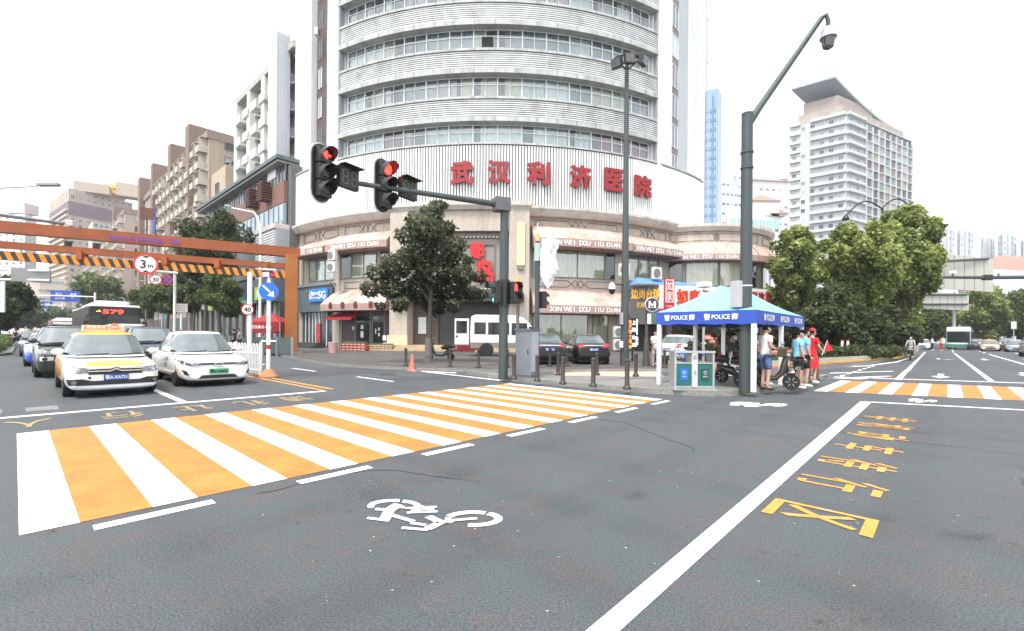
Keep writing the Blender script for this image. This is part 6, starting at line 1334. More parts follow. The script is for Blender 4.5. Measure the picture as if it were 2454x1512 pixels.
# bits by the shop front
for u, v, w_, h_, c, nm, lb, ct in ((1000, 838, .55, .6, (.6, .6, .64), 'paint_drum', 'white plastic drum at the left portal column', 'drum'), (1012, 836, .5, .75, (.5, .45, .52), 'paint_drum', 'pale pinkish drum behind the white drum', 'drum'), (798, 846, .7, .75, (.5, .3, .28), 'litter_tub', 'pinkish tub beside the red crates', 'tub')):
    p = G(u, v, .13); B = thing(nm, lb, ct, p); MB().lathe([(w_ * .42, 0), (w_ * .5, h_ * .9), (w_ * .52, h_)], n=14).build('body', M(nm + str(u), c, .6, v=.2), B, smooth=True); MB().cyl((0, 0, h_), (0, 0, h_ + .05), w_ * .53, n=14).build('lid', M('drum_lid', (.4, .4, .42), .6), B)
for u, v, w_, h_, c, lb in ((851, 841, 2.1, .66, (.36, .07, .05), 'stack of red crates in front of the brown shutter'), (911, 840, 2.3, .5, (.4, .22, .1), 'row of orange brown crates left of the portal column')):
    p = G(u, v, .13); B = thing('crate_stack', lb, 'crates', p, -.12); n = 3
    for k in range(n):
        MB().box((0, 0, h_ * (k + .5) / n), (w_, .7, h_ / n * .84)).build('crate', M('crate_%d' % u, c, .7, v=.3, sc=4), B)
        mb = MB()
        for x in np.arange(-w_ / 2 + .2, w_ / 2, .33): mb.box((x, -.353, h_ * (k + .5) / n), (.2, .01, h_ / n * .3))
        mb.build('crate_slots', M('crate_label', (.6, .5, .46), .7, v=.3), B)
    MB().box((0, 0, h_ + .06), (w_ * .9, .6, .1)).build('crate_lid', M('crate_green', (.06, .14, .05), .7, v=.4, sc=4) if u > 850 else M('crate_%d' % u), B)
# ------------------------------------------------------------------ vehicles
CARGLASS = M('car_glass', (.12, .15, .155), .03, v=.4, sc=1.2, spec=1, ior=1.9)
LIGHTGLASS = M('headlamp_glass', (.2, .22, .24), .1, v=.8, sc=11, spec=1, coat=.6)
TAILRED = M('tail_lamp_red', (.42, .012, .015), .15, v=.2, sc=6, coat=.6)
PLATEB = M('plate_blue', (.012, .07, .33), .4, v=.05); PLATEG = M('plate_green', (.1, .5, .22), .4, v=.1)
def paint(key, rgb=None, v=.04, v2=None): return M('paint_' + key, rgb, .32, v=v, sc=1.5, coat=.8, spec=.5, v2=v2, sc2=.8)
def wheel_me(R, w):
    t = MB(); t.lathe([(R * .62, -w / 2), (R * .93, -w / 2), (R, -w * .36), (R, w * .36), (R * .93, w / 2), (R * .62, w / 2)], n=24, axis='Y'); tm = t.me('tyre', RUBBER, True)
    r = MB(); r.lathe([(R * .64, -w * .42), (R * .56, -w * .45), (R * .54, -w * .2), (R * .2, -w * .25), (R * .14, -w * .42), (.005, -w * .42)], n=24, axis='Y')
    for k in range(5):
        a = 2 * pi * k / 5
        for da in (-.13, .13): r.bar((R * .15 * cos(a), -w * .38, R * .15 * sin(a)), (R * .6 * cos(a + da), -w * .42, R * .6 * sin(a + da)), .035, .03)
    return tm, r.me('rim', M('alloy_rim', (.3, .31, .32), .35, .6, v=.2), True)
WHL = {R: wheel_me(R, .21) for R in (.32, .36, .44, .5)}
def put_wheel(B, x, y, R, steer=0):
    o = inst(WHL[R][0], 'wheel', B, (x, y, R), (0 if y < 0 else pi) + steer); inst(WHL[R][1], 'rim', o); return o
class Skin:
    """features laid onto a body surface, each projected along one axis"""
    def __init__(s, o, B): s.B = B; s.me = o.data; s.t = BVHTree.FromPolygons([v.co for v in o.data.vertices], [tuple(p.vertices) for p in o.data.polygons])
    def patch(s, name, m, poly, d, off=.008, cuts=3, parent=None, thick=0, **kw):
        """d: 'f' front (poly in y,z), 'r' rear (y,z), 'l' 'rt' sides (x,z)"""
        bm = bmesh.new(); P3 = []
        vs = [bm.verts.new((p[0], p[1], 0)) for p in poly]; bm.faces.new(vs)
        bmesh.ops.triangulate(bm, faces=bm.faces[:]); cuts = max(cuts, min(14, int(max(e.calc_length() for e in bm.edges) / .1))); bmesh.ops.subdivide_edges(bm, edges=bm.edges[:], cuts=cuts, use_grid_fill=True)
        D = {'f': Vector((-1, 0, 0)), 'r': Vector((1, 0, 0)), 'l': Vector((0, -1, 0)), 'rt': Vector((0, 1, 0)), 't': Vector((0, 0, -1))}[d]
        for v in bm.verts:
            a, b = v.co.x, v.co.y
            o = {'f': Vector((4, a, b)), 'r': Vector((-4, a, b)), 'l': Vector((a, 3, b)), 'rt': Vector((a, -3, b)), 't': Vector((a, b, 4))}[d]
            h = s.t.ray_cast(o, D)
            if h[0] is None: h = s.t.find_nearest(Vector((a if d in ('l', 'rt') else (2.0 if d == 'f' else -2.0), a if d in 'fr' else (.8 if d == 'l' else -.8), b)))
            v.co = h[0] - D * off
        me = bpy.data.meshes.new(name); bm.normal_update(); bm.to_mesh(me); bm.free(); me.materials.append(m)
        o = bpy.data.objects.new(name, me); C.objects.link(o); o.parent = parent or s.B; return tag(o, **kw)
    def x(s, y, z, rear=False):
        h = s.t.ray_cast(Vector((-4 if rear else 4, y, z)), Vector((1 if rear else -1, 0, 0))); return h[0].x if h[0] else (-2.2 if rear else 2.2)
def body_shell(st, name, m, B, wx, WR_, W):
    mb = MB(); rows = []
    for x, zt, zb, w in st:
        h = zt - zb
        half = [(0, zb), (.82 * w, zb), (.97 * w, zb + .1 * h), (1.0 * w, zb + .45 * h), (.985 * w, zb + .72 * h), (.93 * w, zt - .03), (.84 * w, zt), (.45 * w, zt + .018), (0, zt + .025)]
        rows.append([(x, y, z) for y, z in half] + [(x, -y, z) for y, z in half[-2:0:-1]])
    mb.grid(rows, True); n = len(rows[0]); o0 = 0
    mb.add(rows[0], [tuple(range(n))]); mb.add(rows[-1], [tuple(range(n - 1, -1, -1))])
    o = mb.build(name, m, B, smooth=180, sub=2); bake(o)
    bm = bmesh.new(); bm.from_mesh(o.data); bmesh.ops.recalc_face_normals(bm, faces=bm.faces[:]); bm.to_mesh(o.data); bm.free()
    cut = MB()
    for x in wx:
        for sg in (1, -1): cut.cyl((x, sg * (W / 2 - .27), WR_ + .02), (x, sg * (W / 2 + .3), WR_ + .02), WR_ + .065, n=28)
    co = cut.build('cutter', BLACKP); md = o.modifiers.new('b', 'BOOLEAN'); md.object = co; md.operation = 'DIFFERENCE'; md.solver = 'EXACT'
    bpy.context.view_layer.update(); me = bake(o); bpy.data.objects.remove(co)
    me.polygons.foreach_set('use_smooth', [True] * len(me.polygons)); me.set_sharp_from_angle(angle=radians(40)); return o
class Cabin:
    def __init__(s, z0, z1, xf0, xr0, xf1, xr1, w0, w1, n=4.5, crown=.05): s.__dict__.update(locals())
    def p(s, h): g = h ** .92; return ((s.xf0 + s.xr0) / 2 * (1 - g) + (s.xf1 + s.xr1) / 2 * g, (s.xf0 - s.xr0) / 2 * (1 - g) + (s.xf1 - s.xr1) / 2 * g, s.w0 * (1 - h ** 1.5) + s.w1 * h ** 1.5, s.z0 + (s.z1 - s.z0) * h)
    def ring(s, h, N=44):
        xc, a, b, z = s.p(h); r = []
        for k in range(N):
            q = 2 * pi * k / N; c, d = cos(q), sin(q)
            r.append((xc + a * math.copysign(abs(c) ** (2 / s.n), c), b * math.copysign(abs(d) ** (2 / s.n), d), z))
        return r
    def build(s, m, B, name='cabin'):
        rows = [s.ring(h) for h in (0, .2, .4, .6, .8, .92, 1)]; xc, a, b, z = s.p(1)
        for f, e in ((.96, .012), (.86, .3), (.6, .75), (.3, .95)): rows.append([(xc + (x - xc) * f, y * f, z + s.crown * e + .004) for x, y, _ in rows[6]])
        mb = MB(); mb.grid(rows, True); mb.add(rows[-1], [tuple(range(len(rows[0])))]); return mb.build(name, m, B, smooth=55)
    def fx(s, y, h, sg=1): xc, a, b, z = s.p(h); return xc + sg * a * max(0, 1 - abs(y / b) ** s.n) ** (1 / s.n)
    def sy(s, x, h): xc, a, b, z = s.p(h); return b * max(0, 1 - min(1, abs((x - xc) / a)) ** s.n) ** (1 / s.n)
    def screen(s, name, m, B, sg=1, h0=.07, h1=.93, f=.9, off=.014):
        mb = MB(); rows = []
        for h in np.linspace(h0, h1, 7):
            xc, a, b, z = s.p(h); rows.append([(s.fx(f * b * k / 8, h, sg) + sg * off, f * b * k / 8, z + off * .4) for k in range(-8, 9)])
        mb.grid(rows); return mb.build(name, m, B, smooth=True)
    def side(s, name, m, B, sg, x0b, x1b, x0t, x1t, h0=.08, h1=.88, off=.012):
        mb = MB(); rows = []
        for h in np.linspace(h0, h1, 6):
            g = (h - h0) / (h1 - h0); A, Bx = x0b + (x0t - x0b) * g, x1b + (x1t - x1b) * g; xc, a, b, z = s.p(h)
            rows.append([(A + (Bx - A) * k / 8, sg * (s.sy(A + (Bx - A) * k / 8, h) + off), z) for k in range(9)])
        mb.grid(rows); return mb.build(name, m, B, smooth=True)
def sedan_st(L=4.55, W=1.78, hood=.9, belt=.98, tail=1.03, nose=.72, zb=.2):
    h, w = L / 2, W / 2
    return [(h, nose - .06, .24, w * .78), (h - .025, nose - .02, .19, w * .86), (h - .13, nose + .04, .16, w * .94), (h - .5, nose + .1, .18, w * .975), (h - 1.0, hood - .03, zb, w), (h - 1.35, hood + .02, zb, w), (.3, belt, zb, w), (-.9, belt + .02, zb, w), (-h + 1.0, tail, zb, w), (-h + .5, tail, zb + .01, w * .97), (-h + .16, tail - .03, .25, w * .9), (-h + .04, tail - .1, .32, w * .82), (-h, tail - .2, .42, w * .74)]
def mirror_(B, x, y, z, m):
    for sg in (1, -1):
        q = MB(); q.sph((x, sg * (y + .12), z), (.075, .125, .085), 12, 8); o = q.build('wing_mirror', m, B, smooth=True); MB().bar((x + .03, sg * (y - .06), z - .05), (x + .01, sg * (y + .06), z - .03), .06, .05).build('mirror_arm', BLACKP, o)
def plate(sk, B, txt, z, rear=False, m=PLATEB, w=.44, y=0):
    x = sk.x(y, z, rear); s_ = -1 if rear else 1
    o = MB().box((x + s_ * .02, y, z), (.02, w, .14)).build('number_plate', m, B); t = MB(); text(t, txt, (x + s_ * .034, y, z), (0, s_, 0), UP, w=w * .88, h=.095, bold=.03); t.build('plate_characters', LETW if m is PLATEB else BLACKP, o)
    return o
def car(name, label, p, heading, kind='sedan', body=None, roofm=None, L=4.55, W=1.78, H=1.48, R=.32, group=None, cat='car', plate_t='鄂A·B5K18', rear_t=None, grille='bars', face=True, tail=True, pm=PLATEB, lampm=LIGHTGLASS):
    B = thing(name, label, cat, p, heading, group); body = body or paint('white', (.78, .79, .8)); roofm = roofm or body
    if kind == 'sedan':
        st = sedan_st(L, W, hood=.87, belt=.94); wx = (L / 2 - .88, -L / 2 + 1.0); cb = Cabin(.9, H - .05, L / 2 - 1.0, -L / 2 + .42, .42, -L / 2 + 1.35, W / 2 * .91, W / 2 * .66)
        sides = [(.36, 1.12, .32, .5), (-.72, .24, -.72, .22), (-1.45, -.8, -1.0, -.8)]
    elif kind == 'suv':
        st = sedan_st(L, W, hood=1.04, belt=1.12, tail=1.16, nose=.9, zb=.26); wx = (L / 2 - .85, -L / 2 + .9); cb = Cabin(1.08, H - .05, L / 2 - 1.12, -L / 2 + .12, .42, -L / 2 + .5, W / 2 * .92, W / 2 * .72)
        sides = [(.36, .98, .34, .48), (-.72, .28, -.72, .26), (-1.85, -.8, -1.6, -.8)]
    else:
        st = sedan_st(L, W, hood=1.1, belt=1.2, tail=1.25, nose=.95, zb=.25); wx = (L / 2 - .75, -L / 2 + .9); cb = Cabin(1.15, H - .06, L / 2 - .75, -L / 2 + .05, .95, -L / 2 + .16, W / 2 * .95, W / 2 * .84)
        sides = [(.7, 1.3, .66, .85), (-.5, .6, -.5, .58), (-2.0, -.6, -2.0, -.6)]
    sh = body_shell(st, 'body', body, B, wx, R, W); sk = Skin(sh, B)
    cab = cb.build(roofm, B); ws = cb.screen('windscreen', CARGLASS, B); cb.screen('rear_window', CARGLASS, B, -1)
    for sg in (1, -1):
        for a in sides: cb.side('side_window', CARGLASS, B, sg, *a)
    mb = MB(); xc, a, b_, z = cb.p(.07)
    for y0, y1 in ((-.62, -.02), (.0, .6)): mb.tube([(cb.fx(y, .06 + .02 * k) + .035, y, cb.p(.06 + .02 * k)[3] + .01) for k, y in enumerate(np.linspace(y0, y1, 4))], .012, 4)
    mb.build('wiper', BLACKP, ws)
    for x in wx:
        for sg in (1, -1): put_wheel(B, x, sg * (W / 2 - .125), R)
    mirror_(B, cb.fx(.7 * b_, .15) - .28, cb.sy(.6, .12) + .02, cb.z0 + .12, WHITE if cat == 'taxi' else body)
    MB().box((0, 0, .2), (L - .9, W - .46, .2)).build('underbody_shade_box', BLACKP, B)  # dark box added to block light and deepen the shade beneath the car
    # door seams, handles, sill
    zt, zs = cb.z0 - .02, .33
    for sg, k in ((1, 'l'), (-1, 'rt')):
        for x in (sides[0][1] - .12, -.22 + .05, -1.15): sk.patch('door_seam', BLACKP, [(x, zs), (x + .012, zs), (x + .012, zt - .06), (x, zt - .06)], k, .004, 4)
        for x in (-.12, -1.0): sk.patch('door_handle', CHROME if R > .33 else body, [(x, zt - .16), (x + .17, zt - .16), (x + .17, zt - .125), (x, zt - .125)], k, .025, 1)
        sk.patch('sill', BLACKP, [(-L / 2 + 1.45, .2), (L / 2 - 1.3, .2), (L / 2 - 1.3, .28), (-L / 2 + 1.45, .28)], k, .006, 3)
    ns = st[0][1]
    if face:
        for sg in (1, -1): sk.patch('headlight', lampm, [(sg * y, z + ns - .62) for y, z in ((.5, .53), (.77, .58), (.83, .7), (.72, .72), (.5, .63))], 'f', .01)
        sk.patch('grille', BLACKP, [(-.46, ns - .08), (.46, ns - .08), (.5, ns + .0), (-.5, ns + .0)], 'f', .01); 
        g = sk.patch('lower_intake', BLACKP, [(-.5, ns - .38), (.5, ns - .38), (.44, ns - .22), (-.44, ns - .22)], 'f', .008)
        if grille == 'bars':
            for z in (ns - .055, ns - .02): sk.patch('chrome_bar', CHROME, [(-.44, z), (.44, z), (.44, z + .012), (-.44, z + .012)], 'f', .02, 2)
        plate(sk, B, plate_t, ns - .15, False, pm)
    if tail:
        zt2 = st[-1][1]
        for sg in (1, -1): sk.patch('tail_light', TAILRED, [(sg * y, zt2 + z) for y, z in ((.42, -.0), (.84, .0), (.84, .13), (.5, .14))], 'r', .01)
        if not face: sk.patch('chrome_strip', CHROME, [(-.5, zt2 + .085), (.5, zt2 + .085), (.5, zt2 + .115), (-.5, zt2 + .115)], 'r', .018)
        sk.patch('rear_diffuser', BLACKP, [(-.6, .34), (.6, .34), (.55, .44), (-.55, .44)], 'r', .008)
        plate(sk, B, rear_t or plate_t, zt2 - .1 if kind == 'sedan' else zt2 - .05, True)
    return B, sk, cb, cab
HD = atan2(-E2.y, -E2.x)            # heading of the queue in the left street
def q(s, t): return ST(s, t)
WHITE = paint('white', (.8, .81, .82)); BLK = paint('black', (.012, .013, .016)); NAVY = paint('navy', (.02, .028, .055)); SILV = paint('silver', (.42, .44, .46)); CREAM = paint('cream', (.6, .58, .52), v2=(.5, .48, .42)); YEL = paint('taxi_orange', (.8, .36, .025)); BLUET = paint('taxi_blue', (.03, .11, .45))
# ---- orange and white taxi at the stop line
TX = M('taxi_two_tone', (.8, .81, .82), .3, v=.03, coat=.8)
n = TX.node_tree.nodes; Lk = TX.node_tree.links.new; pr = n['Principled BSDF']; base = pr.inputs['Base Color'].links[0].from_socket
tc = n.new('ShaderNodeTexCoord'); sp = n.new('ShaderNodeSeparateXYZ'); Lk(tc.outputs['Object'], sp.inputs[0])
def mth(op, a, b=None):
    x = n.new('ShaderNodeMath'); x.operation = op; 
    for i, v in enumerate((a, b)):
        if v is None: continue
        if isinstance(v, (int, float)): x.inputs[i].default_value = v
        else: Lk(v, x.inputs[i])
    return x.outputs[0]
ay = mth('ABSOLUTE', sp.outputs[1])
side = mth('MULTIPLY', mth('GREATER_THAN', ay, .8), mth('LESS_THAN', sp.outputs[0], 1.28))
hood = mth('MULTIPLY', mth('LESS_THAN', ay, mth('ADD', .3, mth('MULTIPLY', sp.outputs[0], .1))), mth('MULTIPLY', mth('GREATER_THAN', sp.outputs[0], 1.8), mth('GREATER_THAN', sp.outputs[2], .715)))
roof = mth('MULTIPLY', mth('GREATER_THAN', sp.outputs[2], 1.44), mth('LESS_THAN', ay, .62))
ms = mth('MAXIMUM', side, mth('MAXIMUM', hood, roof)); mx = n.new('ShaderNodeMix'); mx.data_type = 'RGBA'; Lk(ms, mx.inputs[0]); Lk(base, mx.inputs[6]); mx.inputs[7].default_value = (.8, .34, .02, 1); Lk(mx.outputs[2], pr.inputs['Base Color'])
B, sk, cb, cab = car('taxi', 'orange and white taxi with a red-lit roof sign stopped first at the stop line', q(1.62, 16.35), HD, 'sedan', TX, L=4.5, W=1.76, H=1.53, plate_t='鄂A·XA731', face=False, cat='taxi')
def front_set(sk, B, plate_t, pm, taxi=True):
    if taxi:
        for sg in (1, -1):
            h = sk.patch('headlight', LIGHTGLASS, [(sg * y, z) for y, z in ((.46, .66), (.48, .585), (.66, .57), (.82, .61), (.845, .715), (.7, .705))], 'f', .012)
            sk.patch('lamp_bezel', BLACKP, [(sg * y, z) for y, z in ((.44, .575), (.84, .59), (.855, .73), (.7, .72), (.44, .68))], 'f', .006, parent=h)
            sk.patch('lamp_bulb', CHROME, [(sg * (.72 + .05 * cos(a)), .64 + .045 * sin(a)) for a in np.linspace(0, 2 * pi, 9)[:-1]], 'f', .02, 1, parent=h)
        g = sk.patch('grille', BLACKP, [(-.48, .54), (.48, .54), (.48, .7), (-.48, .7)], 'f', .008)
        for z in (.675, .615): sk.patch('chrome_bar', CHROME, [(-.48, z - .012), (-.1, z - .012), (0, z + .035), (.1, z - .012), (.48, z - .012), (.48, z + .012), (.1, z + .016), (0, z + .07), (-.1, z + .016), (-.48, z + .012)], 'f', .022, 2, parent=g)
        sk.patch('lower_intake', BLACKP, [(-.8, .3), (.8, .3), (.84, .44), (.58, .45), (.42, .4), (-.42, .4), (-.58, .45), (-.84, .44)], 'f', .01)
        for z in (.33, .36): sk.patch('intake_slat', M('intake_grey', (.05, .05, .055), .5), [(-.5, z), (.5, z), (.5, z + .012), (-.5, z + .012)], 'f', .016, 2)
        for sg in (1, -1): sk.patch('fog_light', M('fog_lamp', (.16, .15, .13), .2, coat=.5), [(sg * (.72 + .05 * cos(a)), .375 + .045 * sin(a)) for a in np.linspace(0, 2 * pi, 9)[:-1]], 'f', .02, 1)
        sk.patch('towing_eye_cap', BLACKP, [(-.46 + .03 * cos(a), .47 + .03 * sin(a)) for a in np.linspace(0, 2 * pi, 9)[:-1]], 'f', .01, 1)
        plate(sk, B, plate_t, .47, False, pm)
    else:
        for sg in (1, -1):
            h = sk.patch('headlight', LIGHTGLASS, [(sg * y, z) for y, z in ((.44, .665), (.46, .6), (.66, .59), (.8, .63), (.85, .75), (.8, .745))], 'f', .012)
            sk.patch('lamp_bezel', BLACKP, [(sg * y, z) for y, z in ((.62, .6), (.82, .63), (.86, .77), (.78, .74))], 'f', .016, parent=h)
            sk.patch('fog_recess', BLACKP, [(sg * y, z) for y, z in ((.72, .32), (.8, .37), (.84, .5), (.76, .46), (.7, .36))], 'f', .008)
            sk.patch('fog_trim', M('fog_trim_amber', (.5, .4, .25), .3), [(sg * y, z) for y, z in ((.7, .335), (.78, .345), (.78, .36), (.7, .355))], 'f', .016)
        g = sk.patch('grille', M('ev_grille', (.06, .065, .07), .4), [(-.46, .615), (.46, .615), (.47, .675), (-.47, .675)], 'f', .01)
        e = MB(); x = sk.x(0, .625); e.tube([(x + .025, .1 * cos(a), .625 + .055 * sin(a)) for a in np.linspace(0, 2 * pi, 17)], .012, 6); e.tube([(x + .025, -.06, .6), (x + .03, 0, .665), (x + .025, .06, .6)], .01, 5); e.build('emblem', CHROME, g)
        sk.patch('lower_intake', BLACKP, [(-.5, .24), (.5, .24), (.4, .335), (-.4, .335)], 'f', .01)
        plate(sk, B, plate_t, .44, False, pm, .48)
front_set(sk, B, '鄂A·XA731', PLATEB)
mb = MB(); mb.box((-.05, 0, 1.55), (.26, .86, .05)); rs = mb.build('roof_sign', M('sign_cream', (.6, .5, .33), .5, v=.08), B); MB().box((-.05, 0, 1.625), (.2, .86, .12)).build('sign_case', M('sign_cream'), rs, bevel=.03)
MB().box((.056, -.16, 1.63), (.01, .46, .09)).build('lit_panel', M('taxi_red_panel', (.85, .1, .06), .5, v=.1, emit=.5), rs); MB().cyl((.05, .21, 1.65), (.062, .21, 1.65), .095, n=16).build('lit_disc', M('taxi_red_panel'), rs)
t = MB(); text(t, '武汉天兴', (.064, -.16, 1.63), (0, 1, 0), UP, w=.38, h=.07, bold=.03); text(t, '空车', (.066, .21, 1.645), (0, 1, 0), UP, w=.14, h=.06); t.build('sign_text', M('sign_pink_text', (.9, .55, .45), .5, emit=.4), rs)
# ---- white electric sedan
B, sk, cb, cab = car('electric_car', 'white electric sedan with a green plate in the lane beside the railing', q(3.95, 17.35), HD, 'sedan', WHITE, L=4.63, W=1.79, H=1.57, R=.32, plate_t='鄂A·DB2022', face=False, pm=PLATEG)
front_set(sk, B, '鄂A·DB2022', PLATEG, False)
for i, c in enumerate(((.12, .3, .5), (.25, .5, .55), (.2, .15, .25), (.35, .4, .5))): sk.patch('door_graphic', M('graphic_%d' % i, c, .4, v=.4, sc=9), [(.35 - .3 * (i % 2) + .02, .5 + .17 * (i // 2)), (.62 - .3 * (i % 2), .52 + .17 * (i // 2)), (.6 - .3 * (i % 2), .66 + .15 * (i // 2)), (.36 - .3 * (i % 2), .62 + .17 * (i // 2))], 'rt', .006, 2)
MB().box((-.35, 0, 1.55), (.8, .9, .015)).build('sunroof', CARGLASS, B)
# ---- the queue behind
B, sk, cb, cab = car('suv', 'black off-roader with a chrome lower bumper behind the orange and white taxi', q(1.32, 23.2), HD, 'suv', paint('dark_green_black', (.016, .02, .02)), L=4.33, W=1.8, H=1.72, R=.36, plate_t='鄂A·7F326', grille='none')
for sg in (1, -1): sk.patch('bumper_guard', CHROME, [(sg * y, z) for y, z in ((.45, .58), (.84, .56), (.84, .7), (.45, .7))], 'f', .02); sk.patch('fog_light', BLACKP, [(sg * (.66 + .07 * cos(a)), .63 + .06 * sin(a)) for a in np.linspace(0, 2 * pi, 11)[:-1]], 'f', .03, 1)
for sg in (1, -1): MB().tube([(.3, sg * .56, 1.72), (.1, sg * .56, 1.78), (-1.3, sg * .56, 1.78), (-1.5, sg * .56, 1.72)], .02, 6).build('roof_rail', BLACKP, B)
B, sk, cb, cab = car('suv', 'dark navy crossover half hidden between the taxi and the white electric sedan', q(4.15, 26.0), HD, 'suv', NAVY, L=4.6, W=1.88, H=1.76, R=.36, plate_t='鄂A·58K02')
for k in range(4): sk.patch('grille_slat', CHROME, [(-.4, .8 - .05 * k), (.4, .8 - .05 * k), (.4, .815 - .05 * k), (-.4, .815 - .05 * k)], 'f', .02, 2)
TB2 = M('taxi_white_blue', (.8, .81, .82), .3, v=.03, coat=.8)
n = TB2.node_tree.nodes; Lk = TB2.node_tree.links.new; pr = n['Principled BSDF']; base = pr.inputs['Base Color'].links[0].from_socket; tc = n.new('ShaderNodeTexCoord'); sp = n.new('ShaderNodeSeparateXYZ'); Lk(tc.outputs['Object'], sp.inputs[0])
ms = mth('LESS_THAN', sp.outputs[2], .66); mx = n.new('ShaderNodeMix'); mx.data_type = 'RGBA'; Lk(ms, mx.inputs[0]); Lk(base, mx.inputs[6]); mx.inputs[7].default_value = (.02, .09, .42, 1); Lk(mx.outputs[2], pr.inputs['Base Color'])
B, sk, cb, cab = car('taxi', 'white over blue taxi peeping out behind the black off-roader', q(1.15, 30.6), HD, 'sedan', TB2, TB2, plate_t='鄂A·X0415', cat='taxi'); MB().box((-.1, 0, 1.58), (.2, .8, .14)).build('roof_sign', M('roof_sign_pale', (.55, .56, .7), .4, v=.1), B, bevel=.03)
car('van', 'cream minibus with a wide windscreen between navy crossover and black bus', q(4.25, 33.2), HD, 'van', CREAM, L=4.7, W=1.85, H=2.0, R=.32)
car('car', 'black sedan farther back at the kerb side of the queue', q(1.1, 42.5), HD, 'suv', BLK, L=4.6, W=1.82, H=1.62, R=.36)
car('car', 'white hatchback roof behind the black sedan in the far queue', q(1.9, 52), HD, 'sedan', WHITE)
car('car', 'silver white saloon in the far queue beyond the hatchback', q(2.0, 62), HD, 'sedan', SILV)
car('taxi', 'pale green taxi far back in the queue', q(3.6, 60), HD, 'sedan', paint('taxi_green', (.2, .5, .36)), cat='taxi')
car('car', 'white car farthest back in the left street queue', q(4.3, 70), HD, 'sedan', WHITE)
# ---- buses
def bus(name, label, p, heading, L, W, H, low, top, glassy, skirt=None, sign=None, hump=True, cat='bus'):
    B = thing(name, label, cat, p, heading); h = L / 2
    mb = MB(); mb.box((0, 0, (H + .3) / 2), (L, W, H - .3)); mb.build('body', low, B, bevel=.16, seg=4)
    MB().box((0, 0, H - .09), (L - .04, W - .02, .22)).build('roof', top, B, bevel=.1)
    if hump: MB().prism([(x, y) for x, y in ((h - 1.0, -.85), (h - 1.0, .85), (-h + 2, .85), (-h + 2, -.85))], H, H + .32).build('roof_unit', top, B, bevel=.14)
    ws = MB(); ws.box((h + .005, 0, H * .56), (.03, W - .12, H * .5)); w_ = ws.build('windscreen', glassy, B, bevel=.012); MB().box((h + .024, 0, H * .45), (.01, .05, H * .3)).build('screen_divider', BLACKP, w_); 
    MB().box((h + .012, 0, H * .87), (.03, W - .2, H * .12)).build('display_box', BLACKP if sign else top, B)
    if sign: t = MB(); text(t, sign, (h + .03, -.1, H * .87), (0, 1, 0), UP, w=1.0, h=.26, bold=.03); t.build('route_number', REDLAMP, B); t = MB(); text(t, '→', (h + .03, -.78, H * .87), (0, 1, 0), UP, w=.22, bold=.03); t.build('amber_arrow', M('amber_lamp', (1, .45, .03), .5, v=.02, emit=1.6), B)
    for sg in (1, -1):
        for k in range(7): x = h - 1.3 - k * (L - 1.6) / 7.2; MB().box((x, sg * (W / 2 + .003), H * .62), ((L - 1.6) / 7.2 - .1, .02, H * .36)).build('side_window', M('bus_side_glass', (.03, .022, .02), .45, v=.5, sc=.8, spec=.15), B)
        MB().box((h - .02, sg * W * .36, .75), (.08, .36, .2)).build('headlight', LIGHTGLASS, B, bevel=.03)
        m_ = MB(); m_.tube([(h - .1, sg * (W / 2 - .1), H * .8), (h + .35, sg * (W / 2 + .12), H * .78), (h + .35, sg * (W / 2 + .14), H * .7)], .03, 6); m_.box((h + .35, sg * (W / 2 + .14), H * .63), (.1, .22, .36)); m_.build('wing_mirror', BLACKP, B)
        for x in (h - 2.4, -h + 2.6): put_wheel(B, x, sg * (W / 2 - .1), .5)
    if skirt: MB().box((h - .06, 0, .6), (.2, W + .01, .42)).build('front_bumper', skirt, B, bevel=.06); MB().box((0, 0, .62), (L - .4, W + .012, .5)).build('skirt', skirt, B)
    pl = MB().box((h + .06, 0, .62), (.03, .44, .14)).build('number_plate', PLATEB, B); t = MB(); text(t, '鄂A·A2579', (h + .078, 0, .62), (0, 1, 0), UP, w=.38, h=.09); t.build('plate_characters', LETW, pl)
    return B
BUSG = M('bus_glass', (.02, .028, .028), .06, v=.5, sc=.8, spec=.6, ior=1.42)
bus('bus', 'black fronted city bus with a white roof dome showing a red route number', q(4.3, 44.0), HD, 12, 2.5, 3.2, M('bus_body_dark', (.03, .02, .02), .5, v=.4, sc=.6, spec=.3), paint('bus_white', (.72, .74, .73)), BUSG, None, '579')
bus('bus', 'distant brown bus in the far queue of the left street', q(4.6, 92), HD, 11, 2.5, 3.1, M('bus_brown', (.16, .06, .04), .5), paint('bus_white'), BUSG, None, None, True)
# ---- right hand street
HR = A1 + pi
def rq(u, v): return G(u, v)
def road2(u, Y): p = PT(u, 830, Y); p.z = 0; return p
bus('bus', 'white and green coach coming down the right street', road2(2300, 70), HR - .05, 11, 2.5, 3.2, paint('bus_white'), paint('bus_white'), BUSG, paint('bus_green', (.03, .2, .1)), None, False)
bus('bus', 'white roofed city bus with a red destination sign in the right street', road2(2372, 94), HR - .1, 11, 2.5, 3.1, M('bus_body_dark'), paint('bus_white'), BUSG, None, '542', True)
car('car', 'white sedan at the kerb beyond the planter in the right street', road2(2210, 66), HR, 'sedan', WHITE)
car('car', 'dark sedan right of the green and white coach', road2(2337, 66), HR, 'suv', BLK, H=1.6)
car('taxi', 'cream and orange taxi in front of the far city bus', road2(2370, 60), HR, 'sedan', paint('taxi_cream', (.75, .6, .4)), YEL, cat='taxi')
car('suv', 'dark maroon off-roader behind the silver sedan', road2(2412, 61), HR, 'suv', paint('maroon', (.06, .025, .025)), H=1.7, R=.36)
car('car', 'silver blue sedan near the small pale stop board', road2(2434, 56), HR, 'sedan', paint('silver_blue', (.35, .4, .46)))
